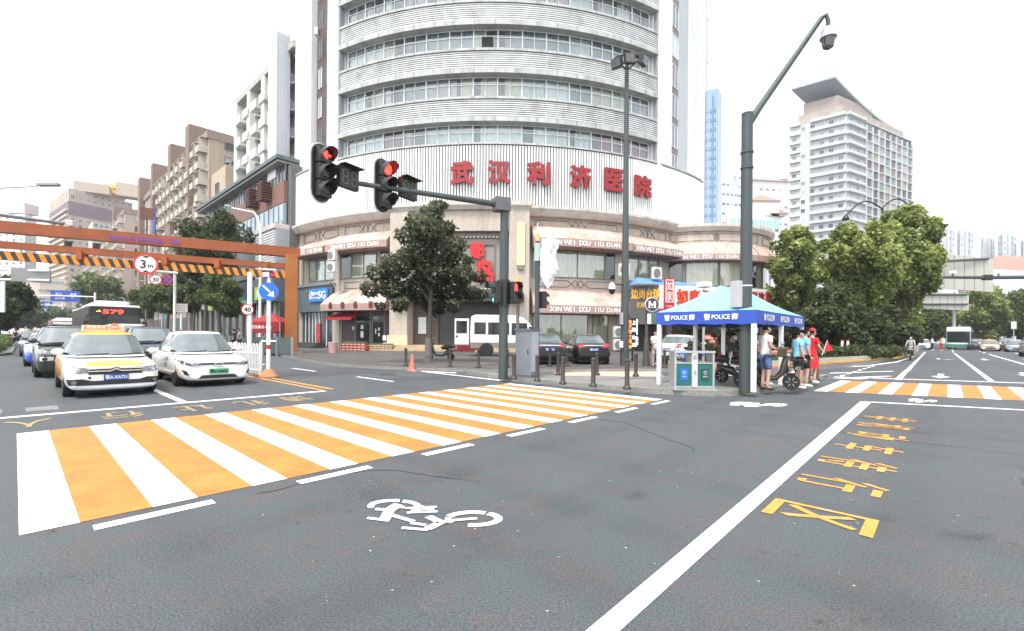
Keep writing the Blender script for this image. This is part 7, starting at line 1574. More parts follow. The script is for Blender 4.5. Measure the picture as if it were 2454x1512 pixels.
car('suv', 'olive beige off-roader cut by the right edge', road2(2480, 41), HR, 'suv', paint('olive', (.22, .2, .14)), H=1.72, R=.36)
# ---- parked by the hospital
p = G(1420, 874, .13) ; car('car', 'black luxury sedan parked tail-on behind the bollards, seen from behind', p + Vector((.0, 2.4, 0)), radians(90) + .02, 'sedan', BLK, L=4.9, W=1.85, H=1.47, rear_t='鄂A·547Z2', face=False, R=.32)
p = G(1306, 874, .13); car('car', 'black sedan parked tail-on right beside the white van', p + Vector((.1, 2.3, 0)), radians(90) + .05, 'sedan', paint('charcoal', (.02, .02, .024)), L=4.8, W=1.82, H=1.47, rear_t='鄂A·311E5', face=False, R=.32)
p = PT(1632, 865, 24.9); p.z = .13; car('car', 'white sedan parked behind the police tent, its red tail lamp showing', p, radians(52), 'sedan', WHITE, L=4.6, face=False, R=.32)
# ---- white high-roof van with an open rear door
VANGLASS = M('van_tinted_glass', (.018, .022, .026), .08, v=.5, sc=1, spec=.5)
p = G(1205, 852, .13) + Vector((.5, 0, 0)); B = thing('high_roof_van', 'white high-roofed van with its rear door open in front of the entrance', 'van', (p.x, p.y, .13), .12)
prof = [(-2.75, .55), (2.6, .5), (2.85, .62), (2.88, 1.0), (2.7, 1.2), (1.75, 1.42), (1.2, 2.15), (.75, 2.55), (.2, 2.72), (-2.45, 2.72), (-2.72, 2.6), (-2.8, 1.2)]
VW = paint('van_white', (.74, .74, .71), v2=(.66, .63, .55)); mb = MB(); mb.ext([(x, -.98, z) for x, z in prof], (0, 1.96, 0)); o = mb.build('body', VW, B, bevel=.12, seg=3)
for sg in (1, -1):
    for x0, x1, z0, z1 in ((-2.5, -1.75, 1.45, 2.22), (-1.6, -.2, 1.42, 2.22), (-.05, 1.0, 1.4, 2.2)): MB().box(((x0 + x1) / 2, sg * .985, (z0 + z1) / 2), (x1 - x0, .025, z1 - z0)).build('side_window', VANGLASS, B, bevel=.012)
    mb = MB(); y = sg * .985; mb.ext([(1.1, y - .0125, 1.35), (2.0, y - .0125, 1.35), (1.5, y - .0125, 1.9), (1.1, y - .0125, 2.0)], (0, .025, 0)); mb.build('door_window', VANGLASS, B)
    MB().box((-.1, sg * .985, .72), (5.3, .02, .36)).build('sill_band', M('van_sill', (.2, .19, .17), .7, v=.2), B); MB().box((1.0, sg * .986, 1.2), (.012, .02, 1.5)).build('door_seam', BLACKP, B)
    for x in (-1.7, 1.85):
        a = MB(); a.cyl((x, sg * .93, .4), (x, sg * .995, .4), .47, n=24); a.build('wheel_arch', BLACKP, B); w_ = put_wheel(B, x, sg * .93, .44)
    MB().sph((1.75, sg * 1.12, 1.45), (.08, .14, .16), 10, 8).build('wing_mirror', BLACKP, B, smooth=True)
    MB().box((-2.79, sg * .88, 1.25), (.06, .14, .55)).build('tail_light', TAILRED, B, bevel=.02)
mb = MB(); mb.ext([(1.82, -.8, 1.46), (1.26, -.8, 2.12), (1.26, .8, 2.12), (1.82, .8, 1.46)], (.02, 0, .02)); mb.build('windscreen', VANGLASS, B)
MB().box((-2.77, 0, 1.55), (.06, 1.6, 1.9)).build('rear_opening', DARKIN, B)
a = radians(-25); dr = MB(); D = Vector((-cos(a), -sin(a) * .3 - .15, 0)).normalized(); h0 = Vector((-2.8, -.95, 0)); N2 = Vector((-D.y, D.x, 0)) * .06
def dpl(x0, x1, z0, z1, e=0): return [h0 + D * x0 + N2 * e + UP * z0, h0 + D * x1 + N2 * e + UP * z0, h0 + D * x1 + N2 * e + UP * z1, h0 + D * x0 + N2 * e + UP * z1]
dr.ext(dpl(.05, .98, .75, 2.45), N2); rd = dr.build('rear_door', VW, B, bevel=.02)
for e in (-.25, 1.05): mb = MB(); mb.ext(dpl(.18, .88, 1.5, 2.3, e), N2 * .2); mb.build('door_glass', VANGLASS, rd)
MB().box(h0 + D * .85 + UP * 1.3, (.12, .2, .1), 0).build('door_handle', BLACKP, rd)
# ------------------------------------------------------------------ trees and planting
def leaf_mat(key, rgb, v=.35):
    m = M(key, rgb, .55, v=v, sc=.9, spec=.35)
    n = m.node_tree.nodes; L = m.node_tree.links.new; p = n['Principled BSDF']; out = n['Material Output']
    t = n.new('ShaderNodeBsdfTranslucent'); src = p.inputs['Base Color'].links[0].from_socket; L(src, t.inputs[0])
    mx = n.new('ShaderNodeMixShader'); mx.inputs[0].default_value = .45; L(p.outputs[0], mx.inputs[1]); L(t.outputs[0], mx.inputs[2]); L(mx.outputs[0], out.inputs[0]); return m
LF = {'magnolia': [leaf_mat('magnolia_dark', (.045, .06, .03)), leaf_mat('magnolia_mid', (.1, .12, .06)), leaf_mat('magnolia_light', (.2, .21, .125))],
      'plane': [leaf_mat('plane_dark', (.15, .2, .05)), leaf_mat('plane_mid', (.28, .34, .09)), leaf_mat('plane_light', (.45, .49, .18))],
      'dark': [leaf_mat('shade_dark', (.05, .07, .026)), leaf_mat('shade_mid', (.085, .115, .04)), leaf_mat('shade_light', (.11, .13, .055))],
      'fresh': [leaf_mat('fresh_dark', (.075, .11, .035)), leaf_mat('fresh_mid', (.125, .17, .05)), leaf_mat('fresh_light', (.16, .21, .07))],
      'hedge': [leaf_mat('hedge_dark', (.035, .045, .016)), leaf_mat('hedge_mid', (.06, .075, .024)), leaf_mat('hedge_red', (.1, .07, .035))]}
BARK = M('bark', (.085, .072, .06), .9, v=.35, sc=5, streak=True, bump=.5)
def leaves_mesh(name, clumps, n, size, mats, seed, aspect=.5, shell=.55, droop=0):
    """many leaf-sized faces scattered through clumps (centre, radii, tone)"""
    r = np.random.default_rng(seed); vol = np.array([c[1][0] * c[1][1] * c[1][2] for c in clumps]) ** .72; cnt = (n * vol / vol.sum()).astype(int) + 1
    P, A, Tn = [], [], []
    for (c, rad, tone), k in zip(clumps, cnt):
        d = r.normal(size=(k, 3)); d /= np.linalg.norm(d, axis=1)[:, None]; rr = shell + (1 - shell) * r.random(k) ** .6
        rr *= 1 + .22 * np.sin(d[:, 0] * 7 + seed) * np.sin(d[:, 1] * 6 + 2) * np.sin(d[:, 2] * 8)      # uneven outline
        out = r.random(k) < .05; rr[out] *= 1.18
        P.append(np.array(c) + d * rr[:, None] * np.array(rad)); A.append(d)
        base = np.clip(tone + d[:, 2] * .35 + r.normal(size=k) * .32, 0, .999); Tn.append((base * 3).astype(int))  # painted light: paler leaf colours on each clump's upper side, darker below
    P, A, Tn = np.concatenate(P), np.concatenate(A), np.concatenate(Tn); N = len(P)
    nrm = A * .55 + r.normal(size=(N, 3)) * .75; nrm[:, 2] += .6; nrm /= np.linalg.norm(nrm, axis=1)[:, None]
    t = np.cross(nrm, r.normal(size=(N, 3))); t /= np.linalg.norm(t, axis=1)[:, None] + 1e-9; t[:, 2] -= droop; t /= np.linalg.norm(t, axis=1)[:, None]; b = np.cross(nrm, t)
    s = size * (.6 + .8 * r.random(N))[:, None]
    V = np.stack([P - t * s, P + b * s * aspect + nrm * s * .12, P + t * s, P - b * s * aspect + nrm * s * .12], 1).reshape(-1, 3)
    me = bpy.data.meshes.new(name); me.vertices.add(4 * N); me.vertices.foreach_set('co', V.ravel()); me.loops.add(4 * N); me.loops.foreach_set('vertex_index', np.arange(4 * N, dtype=np.int32))
    me.polygons.add(N); me.polygons.foreach_set('loop_start', np.arange(0, 4 * N, 4, dtype=np.int32)); me.polygons.foreach_set('loop_total', np.full(N, 4, dtype=np.int32))
    for m in mats: me.materials.append(m)
    me.polygons.foreach_set('material_index', np.clip(Tn, 0, len(mats) - 1).astype(np.int32)); me.update(calc_edges=True); me.validate(); return me
def clumped(c, rad, n, seed, rs=.36, low=.0):
    """a crown outline filled with smaller clumps"""
    r = random.Random(seed); out = [(c, tuple(q * .62 for q in rad), .2)]
    for k in range(n):
        z = r.uniform(-1 + low, 1); a = 2 * pi * (k * .618 + r.random() * .2); e = sqrt(max(0, 1 - z * z)) * r.uniform(.62, .95)
        q = rs * r.uniform(.7, 1.25); out.append(((c[0] + rad[0] * e * cos(a), c[1] + rad[1] * e * sin(a), c[2] + rad[2] * z * .82), (rad[0] * q, rad[1] * q, rad[2] * q * .85), r.uniform(.2, .62)))
    return out
def tree(name, label, p, clumps, n, size, kind, seed, tr=.14, th=None, aspect=.5, group=None, props=False, droop=0, cat='tree'):
    """p: foot; clumps are relative to the foot"""
    B = thing(name, label, cat, p, 0, group); r = random.Random(seed); low = min(c[0][2] - c[1][2] * .3 for c in clumps); th = th or max(1.2, low + .4); cx = clumps[0][0]
    tk = MB(); top = Vector((cx[0] * .8, cx[1] * .8, cx[2])); mid = Vector((cx[0] * .25 + r.uniform(-.1, .1), r.uniform(-.1, .1), th))
    tk.tube([(0, 0, -.15), (0, 0, .1), mid * .5, mid, mid.lerp(top, .5), top], [tr * 1.5, tr * 1.1, tr, tr * .85, tr * .55, tr * .2], 9)
    for c, rad, t in clumps[1:14]:
        s = mid.lerp(top, r.uniform(0, .7)); e = Vector(c); tk.tube([s, s.lerp(e, .45) + UP * .12 * (e - s).length, e], [tr * .42, tr * .26, tr * .07], 6)
    tk.build('trunk', BARK, B, smooth=True)
    o = bpy.data.objects.new('crown', leaves_mesh('crown', clumps, n, size, LF[kind], seed, aspect, droop=droop)); C.objects.link(o); o.parent = B
    if props:
        for k in range(3): a = 2 * pi * k / 3 + .4; MB().cyl((1.1 * cos(a), 1.1 * sin(a), 0), (.08 * cos(a), .08 * sin(a), 1.9), .05, n=6).build('support_stake', M('stake_wood', (.16, .11, .07), .8, v=.2), B)
    return B
def crown_px(foot, u0, u1, v0, v1, Y, dep=None):
    """ellipsoid crown seen between these picture bounds at distance Y, relative to the foot"""
    a, b = PT(u0, (v0 + v1) / 2, Y), PT(u1, (v0 + v1) / 2, Y); t, l = PT((u0 + u1) / 2, v0, Y), PT((u0 + u1) / 2, v1, Y); c = (a + b) / 2; c.z = (t.z + l.z) / 2
    rx = (b - a).length / 2; return tuple(c - foot), (rx, dep or rx, (t.z - l.z) / 2)
# the magnolia in front of the portal
f = G(1026, 868, .13); Y = f.y
cl = []
rr_ = random.Random(77); lob = []
for u_, v_, q_, t_ in ((1045, 492, 20, .6), (1036, 520, 30, .55), (1062, 540, 26, .5), (1010, 548, 30, .5), (1035, 570, 40, .3), (985, 575, 28, .6), (1085, 580, 30, .55), (1060, 610, 42, .25), (1000, 615, 42, .3), (955, 605, 24, .6), (1100, 625, 30, .4), (960, 645, 38, .35), (1045, 655, 46, .12), (918, 660, 28, .55), (1115, 665, 30, .3), (905, 700, 24, .45), (945, 695, 34, .25), (1000, 690, 44, .1), (1075, 695, 42, .1), (1125, 700, 26, .3), (1150, 668, 18, .4), (900, 730, 14, .4), (970, 735, 22, .2), (1035, 728, 34, .05), (1090, 735, 22, .15), (1150, 706, 18, .3), (930, 628, 18, .6), (1070, 506, 12, .6)):
    lob.append((u_ - q_, u_ + q_, v_ - q_ * .8, v_ + q_ * .75, t_))
for (u0, u1, v0, v1, tn) in lob:
    c, r_ = crown_px(f, u0, u1, v0, v1, Y); cl.append((c, (r_[0], r_[0] * .95, r_[2]), tn)); cl[-1] = ((c[0], c[1] + RND.uniform(-1, 1) * 1.3, c[2]), cl[-1][1], tn)
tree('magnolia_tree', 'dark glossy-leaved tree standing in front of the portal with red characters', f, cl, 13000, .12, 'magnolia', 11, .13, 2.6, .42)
MB().cyl(f, f + UP * 1.25, .2, .15, n=10).build('painted_trunk_band', M('trunk_lime', (.15, .13, .115), .9, v=.4, sc=6), bpy.data.objects['magnolia_tree']).location = -f
# big round street trees by the planter
def big(label, u, foot_v, Y, bounds, n, seed, size=.24, kind='plane', tr=.22, nc=34, dep=.9, aspect=.62):
    f = PT(u, foot_v, Y); f.z = .2; cl = []
    for i, (u0, u1, v0, v1) in enumerate(bounds):
        c, r_ = crown_px(f, u0, u1, v0, v1, Y); c = (c[0], c[1] + (.7 * r_[0] * sin(i * 2.2)), c[2]); cl += clumped(c, (r_[0], r_[0] * dep, r_[2]), nc, seed + i, .24)
    return tree('plane_tree', label, f, cl, n, size, kind, seed, tr, aspect=aspect)
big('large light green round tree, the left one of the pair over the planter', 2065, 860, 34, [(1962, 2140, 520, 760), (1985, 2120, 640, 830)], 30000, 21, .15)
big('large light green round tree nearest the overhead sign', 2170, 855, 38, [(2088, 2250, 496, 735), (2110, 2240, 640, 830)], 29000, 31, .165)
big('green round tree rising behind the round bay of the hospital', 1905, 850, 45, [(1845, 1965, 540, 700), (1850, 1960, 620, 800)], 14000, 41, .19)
for i, (u, Y, b_, n, lb) in enumerate(((2355, 84, (2308, 2405, 690, 822), 5500, 'round tree right of the coach, its top cut by the lower sign back'), (2436, 88, (2398, 2490, 698, 826), 5000, 'dark round tree at the right edge behind the cars'), (2275, 100, (2225, 2330, 728, 818), 4500, 'shaded round tree behind the white and green coach'), (2205, 80, (2165, 2255, 715, 820), 4500, 'shaded tree behind the kerbside white sedan'), (2320, 125, (2290, 2360, 735, 818), 3000, 'far tree in the gap of the right street'), (2500, 76, (2455, 2545, 690, 822), 3500, 'tree cut by the right edge'))):
    f = PT(u, 830, Y); f.z = .1; c, r_ = crown_px(f, *b_, Y); tree('street_tree', lb, f, clumped(c, (r_[0], r_[0], r_[2]), 18, 50 + i, .36), n * 2, .28, 'plane' if i == 0 else 'fresh' if i % 2 else 'dark', 60 + i, .2, aspect=.6, group='street trees on the right')
# darker understorey trees and shrubs in the planter
for i, (u, Y, b_, n, lb, k, s_) in enumerate(((1985, 31, (1915, 2055, 690, 850), 6500, 'dark shady small tree behind the girls in blue', 'dark', .16), (2045, 33, (1990, 2110, 720, 850), 5000, 'dark small tree between the pair of round trees', 'dark', .16), (1662, 27.5, (1622, 1705, 768, 850), 3200, 'small round ornamental tree behind the front legs of the tent', 'hedge', .1), (1748, 27.5, (1705, 1790, 768, 850), 3000, 'small ornamental tree seen under the tent beside the camera pole', 'hedge', .1), (1880, 28, (1840, 1920, 760, 840), 2600, 'small ornamental tree behind the scooter rider', 'hedge', .1), (2130, 36, (2080, 2190, 740, 850), 5000, 'dark shrubby tree at the planter end', 'dark', .17))):
    f = PT(u, 850, Y); f.z = .25; c, r_ = crown_px(f, *b_, Y); tree('small_tree', lb, f, clumped(c, (r_[0], r_[0] * .8, r_[2]), 14, 80 + i, .4, .2), n, s_, k, 90 + i, .07, th=.7, aspect=.5)
def hedge(label, pts, h, w, n, kind, seed, size=.07):
    """clipped planting along a ground line"""
    p0 = Vector(pts[0]); cl = []; r = random.Random(seed)
    for a, b in zip(pts, pts[1:]):
        L = (Vector(b) - Vector(a)).length; m = max(2, int(L / .55))
        for k in range(m): q = Vector(a).lerp(Vector(b), k / m) - p0; cl.append(((q.x + r.uniform(-.1, .1), q.y + r.uniform(-.15, .15), h * r.uniform(.42, .6)), (.48, w, h * r.uniform(.42, .6)), r.uniform(.15, .6)))
    B = thing('hedge', label, 'hedge', p0); o = bpy.data.objects.new('foliage', leaves_mesh('foliage', cl, n, size, LF[kind], seed, .5)); C.objects.link(o); o.parent = B
    st = MB()
    for c, rad, t in cl[::3]: st.cyl((c[0], c[1], 0), (c[0], c[1], c[2]), .02, n=5)
    st.build('stems', BARK, B); return B
def gp(u, Y, z=.22): p = PT(u, 850, Y); p.z = z; return p
hedge('low reddish green hedge behind the tent and bin', [gp(1662, 23.2), gp(1730, 23.4), gp(1810, 24.0)], .95, .5, 5200, 'hedge', 5)
hedge('loose low shrubs at the foot of the planter trees', [gp(1930, 27.5), gp(2010, 28.5), gp(2090, 30), gp(2150, 34)], .8, .7, 6000, 'dark', 6, .09)
# planter bed with grass and its yellow kerb
kp = [G(u, v) for u, v in ((1600, 887), (1700, 890), (1740, 892), (1800, 890), (1860, 887), (1910, 883), (1960, 879), (2010, 875), (2060, 871), (2105, 866), (2140, 861), (2165, 856), (2182, 850), (2194, 845))]
back = [gp(2196, 48, 0), gp(2120, 46, 0), gp(2000, 40, 0), gp(1850, 33, 0), gp(1600, 27.5, 0)]
inn = []
for i, p in enumerate(kp):
    t = (kp[min(i + 1, len(kp) - 1)] - kp[max(i - 1, 0)]).normalized(); nn = UP.cross(t); inn.append(p + nn * .22)
for nm, z0, z1, m, off in (('planter_kerb_yellow', .0, .21, KERBY, 0), ('planter_kerb_stone', .21, .42, M('kerb_top', (.4, .37, .3), .85, v=.2, sc=3), .07)):
    mb = MB(); o_ = [p.lerp(q_, off / .22) for p, q_ in zip(kp, inn)]
    mb.grid([[Vector((p.x, p.y, z)) for p in row] for row, z in ((o_, z0), (o_, z1), (inn, z1), (inn, z0))]); mb.build(nm, m, kind='structure')
MB().face(*[(p.x, p.y, .3) for p in inn + back]).build('planter_soil', M('soil_green', (.055, .06, .022), .95, v=.4, sc=1.2, fine=14), kind='structure')
r = np.random.default_rng(4); bl_ = MB(); tri = inn + back
for k in range(9000):
    i = int(r.integers(4, len(inn) - 1)); a = inn[i].lerp(inn[i + 1], r.random()); n_ = UP.cross((inn[i + 1] - inn[i]).normalized()); p = a + n_ * (r.random() ** 1.3 * 4.2); h = .1 + .16 * r.random(); d_ = Vector((r.normal(), r.normal(), 0)) * .05; w_ = Vector((cos(k), sin(k), 0)) * .014
    bl_.mat(int(r.integers(0, 3))).add([(p.x - w_.x, p.y - w_.y, .3), (p.x + w_.x, p.y + w_.y, .3), (p.x + d_.x, p.y + d_.y, .3 + h)], [(0, 1, 2)])
bl_.build('grass', LF['fresh'], kind='stuff')
# stepped pink and white terrace wall behind the planting
a, b = gp(1640, 30.5, .13), gp(2010, 34, .13); d = (b - a).normalized(); n_ = Vector((d.y, -d.x, 0)); B = thing('striped_terrace_wall', 'stepped wall of pink and white bands with red edges behind the hedge', 'wall', a)
for k in range(5):
    mb = MB(); q = [-n_ * .35 * k, (b - a) - n_ * .35 * k, (b - a) - n_ * .35 * k - n_ * .4, -n_ * .35 * k - n_ * .4]; mb.prism([(p.x, p.y) for p in q], 0, .34 + .3 * k); mb.build('step', M('pink_step', (.55, .33, .27), .8, v=.15, sc=1), B)
    mb = MB(); q = [n_ * .02 - n_ * .35 * k, (b - a) + n_ * .02 - n_ * .35 * k, (b - a) - n_ * .35 * k, -n_ * .35 * k]; mb.prism([(p.x, p.y) for p in q], .28 + .3 * k, .345 + .3 * k); mb.build('red_edge', M('red_edge', (.42, .06, .04), .7, v=.2), B)
MB().prism([(p.x, p.y) for p in (gp(2150, 50, 0), gp(2200, 52, 0), gp(2200, 54, 0), gp(2150, 54, 0))], .1, 1.5).build('low_wall', M('plaster_pale', (.42, .36, .33), .8, v=.2), label='pale low wall at the planter end behind the cyclist', cat='wall')
# trees of the left street
def ltree(label, u, Y, b_, n, kind, seed, size=.22, nc=14, props=False, tr=.15, grp='street trees on the left'):
    f = PT(u, 830, Y); f.z = .13; c, r_ = crown_px(f, *b_, Y); return tree('street_tree', label, f, clumped(c, (r_[0], r_[0] * .85, r_[2]), nc, seed, .4), n, size, kind, seed, tr, aspect=.55, group=grp, props=props)
ltree('tall dark tree above the gantry beam in front of the brown flats', 492, 52, (428, 575, 492, 665), 11000, 'dark', 101, .2, 18)
ltree('green street tree behind the white electric sedan', 528, 46, (478, 572, 652, 762), 9000, 'fresh', 102, .14, props=True)
ltree('green street tree left of the notice board', 400, 62, (355, 462, 655, 752), 8000, 'fresh', 103, .18, props=True)
ltree('darker street tree between the notice board and the sedan roof', 462, 56, (430, 505, 660, 752), 6000, 'dark', 104, .17, props=True)
ltree('round green tree above the black bus', 225, 120, (172, 278, 662, 760), 3600, 'fresh', 105, .5)
ltree('dark tree filling the left edge under the overhead sign', -5, 46, (-60, 58, 655, 790), 6000, 'dark', 106, .26, 18)
for i, (u, Y, b_) in enumerate(((75, 125, (48, 105, 722, 788)), (118, 150, (95, 150, 738, 786)), (150, 175, (135, 190, 740, 784)), (330, 90, (318, 372, 690, 760)), (38, 95, (15, 62, 715, 790)))): ltree('hazy green street tree number %s' % i if 0 else ('bushy far tree under the smaller blue sign', 'low far tree left of the larger blue sign post', 'far tree beyond the larger blue sign', 'small tree between the bus and the flats', 'dark far tree over the crowd at the left')[i], u, Y, b_, 2200, 'fresh' if i != 4 else 'dark', 110 + i, .45)
hedge('clipped green hedge at the left kerb', [ST(-.9, 44), ST(-.7, 60), ST(-.8, 80)], 1.1, .5, 3000, 'fresh', 8, .12)
# ------------------------------------------------------------------ people and two-wheelers
SKIN = M('skin', (.5, .31, .22), .6, v=.06); HAIR = M('black_hair', (.008, .007, .006), .85, v=.3, spec=.12); MASK = M('face_mask', (.55, .68, .74), .7, v=.05); SHOE = M('white_shoes', (.7, .7, .7), .6, v=.1); SHOED = M('dark_shoes', (.06, .035, .03), .6, v=.2)
CL = {k: M('cloth_' + k, c, .85, v=.18, sc=7, bump=.15) for k, c in {'white': (.78, .78, .79), 'denim': (.1, .14, .28), 'sky': (.22, .56, .74), 'black': (.015, .016, .02), 'red': (.55, .015, .03), 'grey': (.3, .31, .32), 'dark': (.05, .05, .06), 'jeans': (.07, .11, .19), 'yellow': (.55, .4, .1), 'brown': (.12, .09, .07)}.items()}
def skinned(name, V, Ed, Rd, root, m, parent, sub=1):
    me = bpy.data.meshes.new(name); me.from_pydata([tuple(v) for v in V], Ed, []); o = bpy.data.objects.new(name, me); C.objects.link(o); me.materials.append(m)
    md = o.modifiers.new('skin', 'SKIN'); md.use_smooth_shade = True
    for i, r_ in enumerate(Rd): me.skin_vertices[0].data[i].radius = r_ if isinstance(r_, tuple) else (r_, r_)
    for i in range(len(V)): me.skin_vertices[0].data[i].use_root = (i == root)
    s = o.modifiers.new('sub', 'SUBSURF'); s.levels = s.render_levels = sub
    bpy.context.view_layer.update(); m2 = bake(o); 
    if not m2.materials: m2.materials.append(m)
    o.parent = parent; return o
def person(label, p, rz, H=1.66, top='white', bottom='grey', legs='short', sleeve='short', shoes=None, hair='short', mask=True, armL=None, armR=None, knees=None, seat=0, lean=0, head=0, skirt=False, group=None, detail=True, cap=None):
    k = H / 1.7; B = thing('person', label, 'person', p, rz, group); S = lambda *q: Vector(q) * k
    dz = seat; J = {}
    up = lambda x, y, z: S(x, y + lean * (z - .93), z + dz)
    pel, sp, ch, nk, hd = up(0, 0, .94), up(0, .015, 1.12), up(0, .02, 1.32), up(0, .0, 1.46), up(0, .015, 1.56)
    aL = armL or ((-.2, -.03, 1.13), (-.21, .05, .89)); aR = armR or ((.2, -.03, 1.13), (.21, .05, .89))
    kn = knees or [((-.095, .03, .5), (-.1, -.02, .08), (-.11, .13, .035)), ((.095, .03, .5), (.1, -.02, .08), (.11, .13, .035))]
    V, Ed, Rd = [pel, sp, ch, nk, hd], [(0, 1), (1, 2), (2, 3), (3, 4)], [.115, .105, .12, .055, .05]
    V = list(V); Rd = [r_ * k for r_ in Rd]
    wr = []
    for sg, a in ((-1, aL), (1, aR)):
        sh = up(sg * .165, .0, 1.39); i = len(V); el, wi = S(*a[0]) + UP * dz * k, S(*a[1]) + UP * dz * k
        V += [sh, el, wi]; Ed += [(2, i), (i, i + 1), (i + 1, i + 2)]; Rd += [.055 * k, .04 * k, .027 * k]; wr.append((el, wi))
    for sg, (kx, an, to) in zip((-1, 1), kn):
        hp = up(sg * .085, 0, .88); i = len(V); V += [hp, S(*kx), S(*an), S(*to)]; Ed += [(0, i), (i, i + 1), (i + 1, i + 2), (i + 2, i + 3)]; Rd += [.085 * k, .058 * k, .038 * k, .03 * k]
    body = skinned('body', V, Ed, Rd, 0, SKIN, B)
    # head, face, ears and hands joined into the body mesh
    mb = MB(); hr = Matrix.Rotation(head, 3, 'Z'); hc = hd + S(0, .015, .06)
    def hp_(x, y, z): return hc + hr @ S(x, y, z)
    rows = []
    for q in range(11):
        z = -.118 + .236 * q / 10; f = sqrt(max(.02, 1 - (z / .12) ** 2)); jaw = 1 - .22 * max(0, -z / .12)
        rows.append([hp_(.074 * f * jaw * cos(t), .008 + .092 * f * sin(t) * (1 if sin(t) > 0 else .95), z) for t in np.linspace(0, 2 * pi, 15)[:-1]])
    mb.grid(rows, True); mb.add([hp_(-.014, .095, -.02), hp_(.014, .095, -.02), hp_(0, .118, -.022), hp_(0, .094, .025)], [(0, 2, 3), (1, 3, 2), (0, 1, 2)])
    for sg in (-1, 1): mb.sph(hp_(sg * .076, -.005, 0), (.012 * k, .022 * k, .032 * k), 8, 6)
    if detail:
        for (el, wi), sg in zip(wr, (-1, 1)):
            d = (wi - el).normalized(); sd = d.orthogonal().normalized(); pa = wi + d * .05 * k; up3 = d.cross(sd)
            mb.bar(wi, wi + d * .085 * k, .07 * k, .03 * k)
            for q in range(4): o_ = wi + d * .08 * k + sd * (q - 1.5) * .018 * k; L_ = (.065, .078, .074, .056)[q] * k; mb.tube([o_, o_ + d * L_ * .5 + up3 * .004, o_ + d * L_ * .95 + up3 * .022 * k], [.0085 * k, .008 * k, .006 * k], 6)
            o_ = wi + d * .03 * k - sd * .034 * k; mb.tube([o_, o_ + d * .03 * k - sd * .018 * k, o_ + d * .058 * k - sd * .016 * k], [.011 * k, .01 * k, .007 * k], 6)
    me = body.data; o_ = len(me.vertices); bm = bmesh.new(); bm.from_mesh(me); vs = [bm.verts.new(v) for v in mb.v]
    for f in mb.f: 
        try: bm.faces.new([vs[i] for i in f]).smooth = True
        except ValueError: pass
    bm.to_mesh(me); bm.free()
    ey = MB()
    for sg in (-1, 1): ey.sph(hp_(sg * .03, .09, .018), (.012 * k, .008 * k, .007 * k), 8, 6)
    ey.build('eyes', HAIR, B)
    hm = MB(); rows = []
    for q in range(8):
        a = pi * .5 * q / 7; rows.append([hp_(.085 * cos(a) * cos(t), -.008 + .102 * cos(a) * sin(t) - (.0 if sin(t) > .3 else 0), .02 + .112 * sin(a) - (.055 * (1 - q / 7) if sin(t) < .35 else -.02 * (1 - q / 7))) for t in np.linspace(0, 2 * pi, 15)[:-1]])
    hm.grid(rows, True)
    if hair == 'tail': hm.tube([hp_(0, -.09, .05), hp_(0, -.16, .05), hp_(0, -.19, -.04), hp_(0, -.17, -.16)], [.03 * k, .045 * k, .035 * k, .008 * k], 8)
    if hair != 'none': hm.build('hair', HAIR, B, smooth=60)
    if cap:
        c_ = MB(); rows = [[hp_(.088 * cos(a) * cos(t), -.004 + .105 * cos(a) * sin(t), .045 + .1 * sin(a)) for t in np.linspace(0, 2 * pi, 15)[:-1]] for a in np.linspace(0, pi / 2, 6)]; c_.grid(rows, True); c_.add([hp_(x, y, .048) for x, y in ((-.07, .07), (.07, .07), (.055, .17), (-.055, .17))], [(0, 1, 2, 3)]); c_.build('cap', CL[cap], B, smooth=60)
    if mask:
        m_ = MB(); rows = [[hp_(.072 * sin(t) * w_, .016 + .098 * cos(t) * w_ + .006, z) for t in np.linspace(-1.15, 1.15, 9)] for z, w_ in ((.0, .97), (-.03, 1.06), (-.065, .98), (-.105, .78))]; m_.grid(rows); m_.build('face_mask', MASK, B, smooth=True)
    # clothes
    V, Ed, Rd = [up(0, 0, .84), sp, ch, up(0, .0, 1.43), up(0, 0, .98)], [(0, 4), (4, 1), (1, 2), (2, 3)], [.15, .128, .14, .085, .142]
    for sg, a in ((-1, aL), (1, aR)):
        sh = up(sg * .165, .0, 1.395); el, wi = S(*a[0]) + UP * dz * k, S(*a[1]) + UP * dz * k; i = len(V)
        V += [sh, sh.lerp(el, .62)]; Ed += [(2, i), (i, i + 1)]; Rd += [.072, .066]
        if sleeve == 'long': V += [el, el.lerp(wi, .9)]; Ed += [(i + 1, i + 2), (i + 2, i + 3)]; Rd += [.055, .04]
    skinned('top', V, Ed, [r_ * k for r_ in Rd], 0, CL[top], B)
    if skirt:
        m_ = MB(); m_.lathe([(.125 * k, 1.05 * k), (.15 * k, .92 * k), (.19 * k, .65 * k), (.21 * k, .47 * k), (.19 * k, .47 * k)], n=18); m_.build('dress', CL[bottom], B, smooth=True)
    else:
        V, Ed, Rd = [up(0, 0, .95)], [], [.135]
        for sg, (kx, an, to) in zip((-1, 1), kn):
            hp = up(sg * .085, 0, .87); K_, A_ = S(*kx), S(*an); i = len(V); V += [hp, hp.lerp(K_, .55), hp.lerp(K_, .97)]; Ed += [(0, i), (i, i + 1), (i + 1, i + 2)]; Rd += [.105, .095, .088]
            if legs == 'long': V += [K_.lerp(A_, .5), K_.lerp(A_, .97)]; Ed += [(i + 2, i + 3), (i + 3, i + 4)]; Rd[-1] = .075; Rd += [.06, .055]
        skinned('trousers' if legs == 'long' else 'shorts', V, Ed, [r_ * k for r_ in Rd], 0, CL[bottom], B)
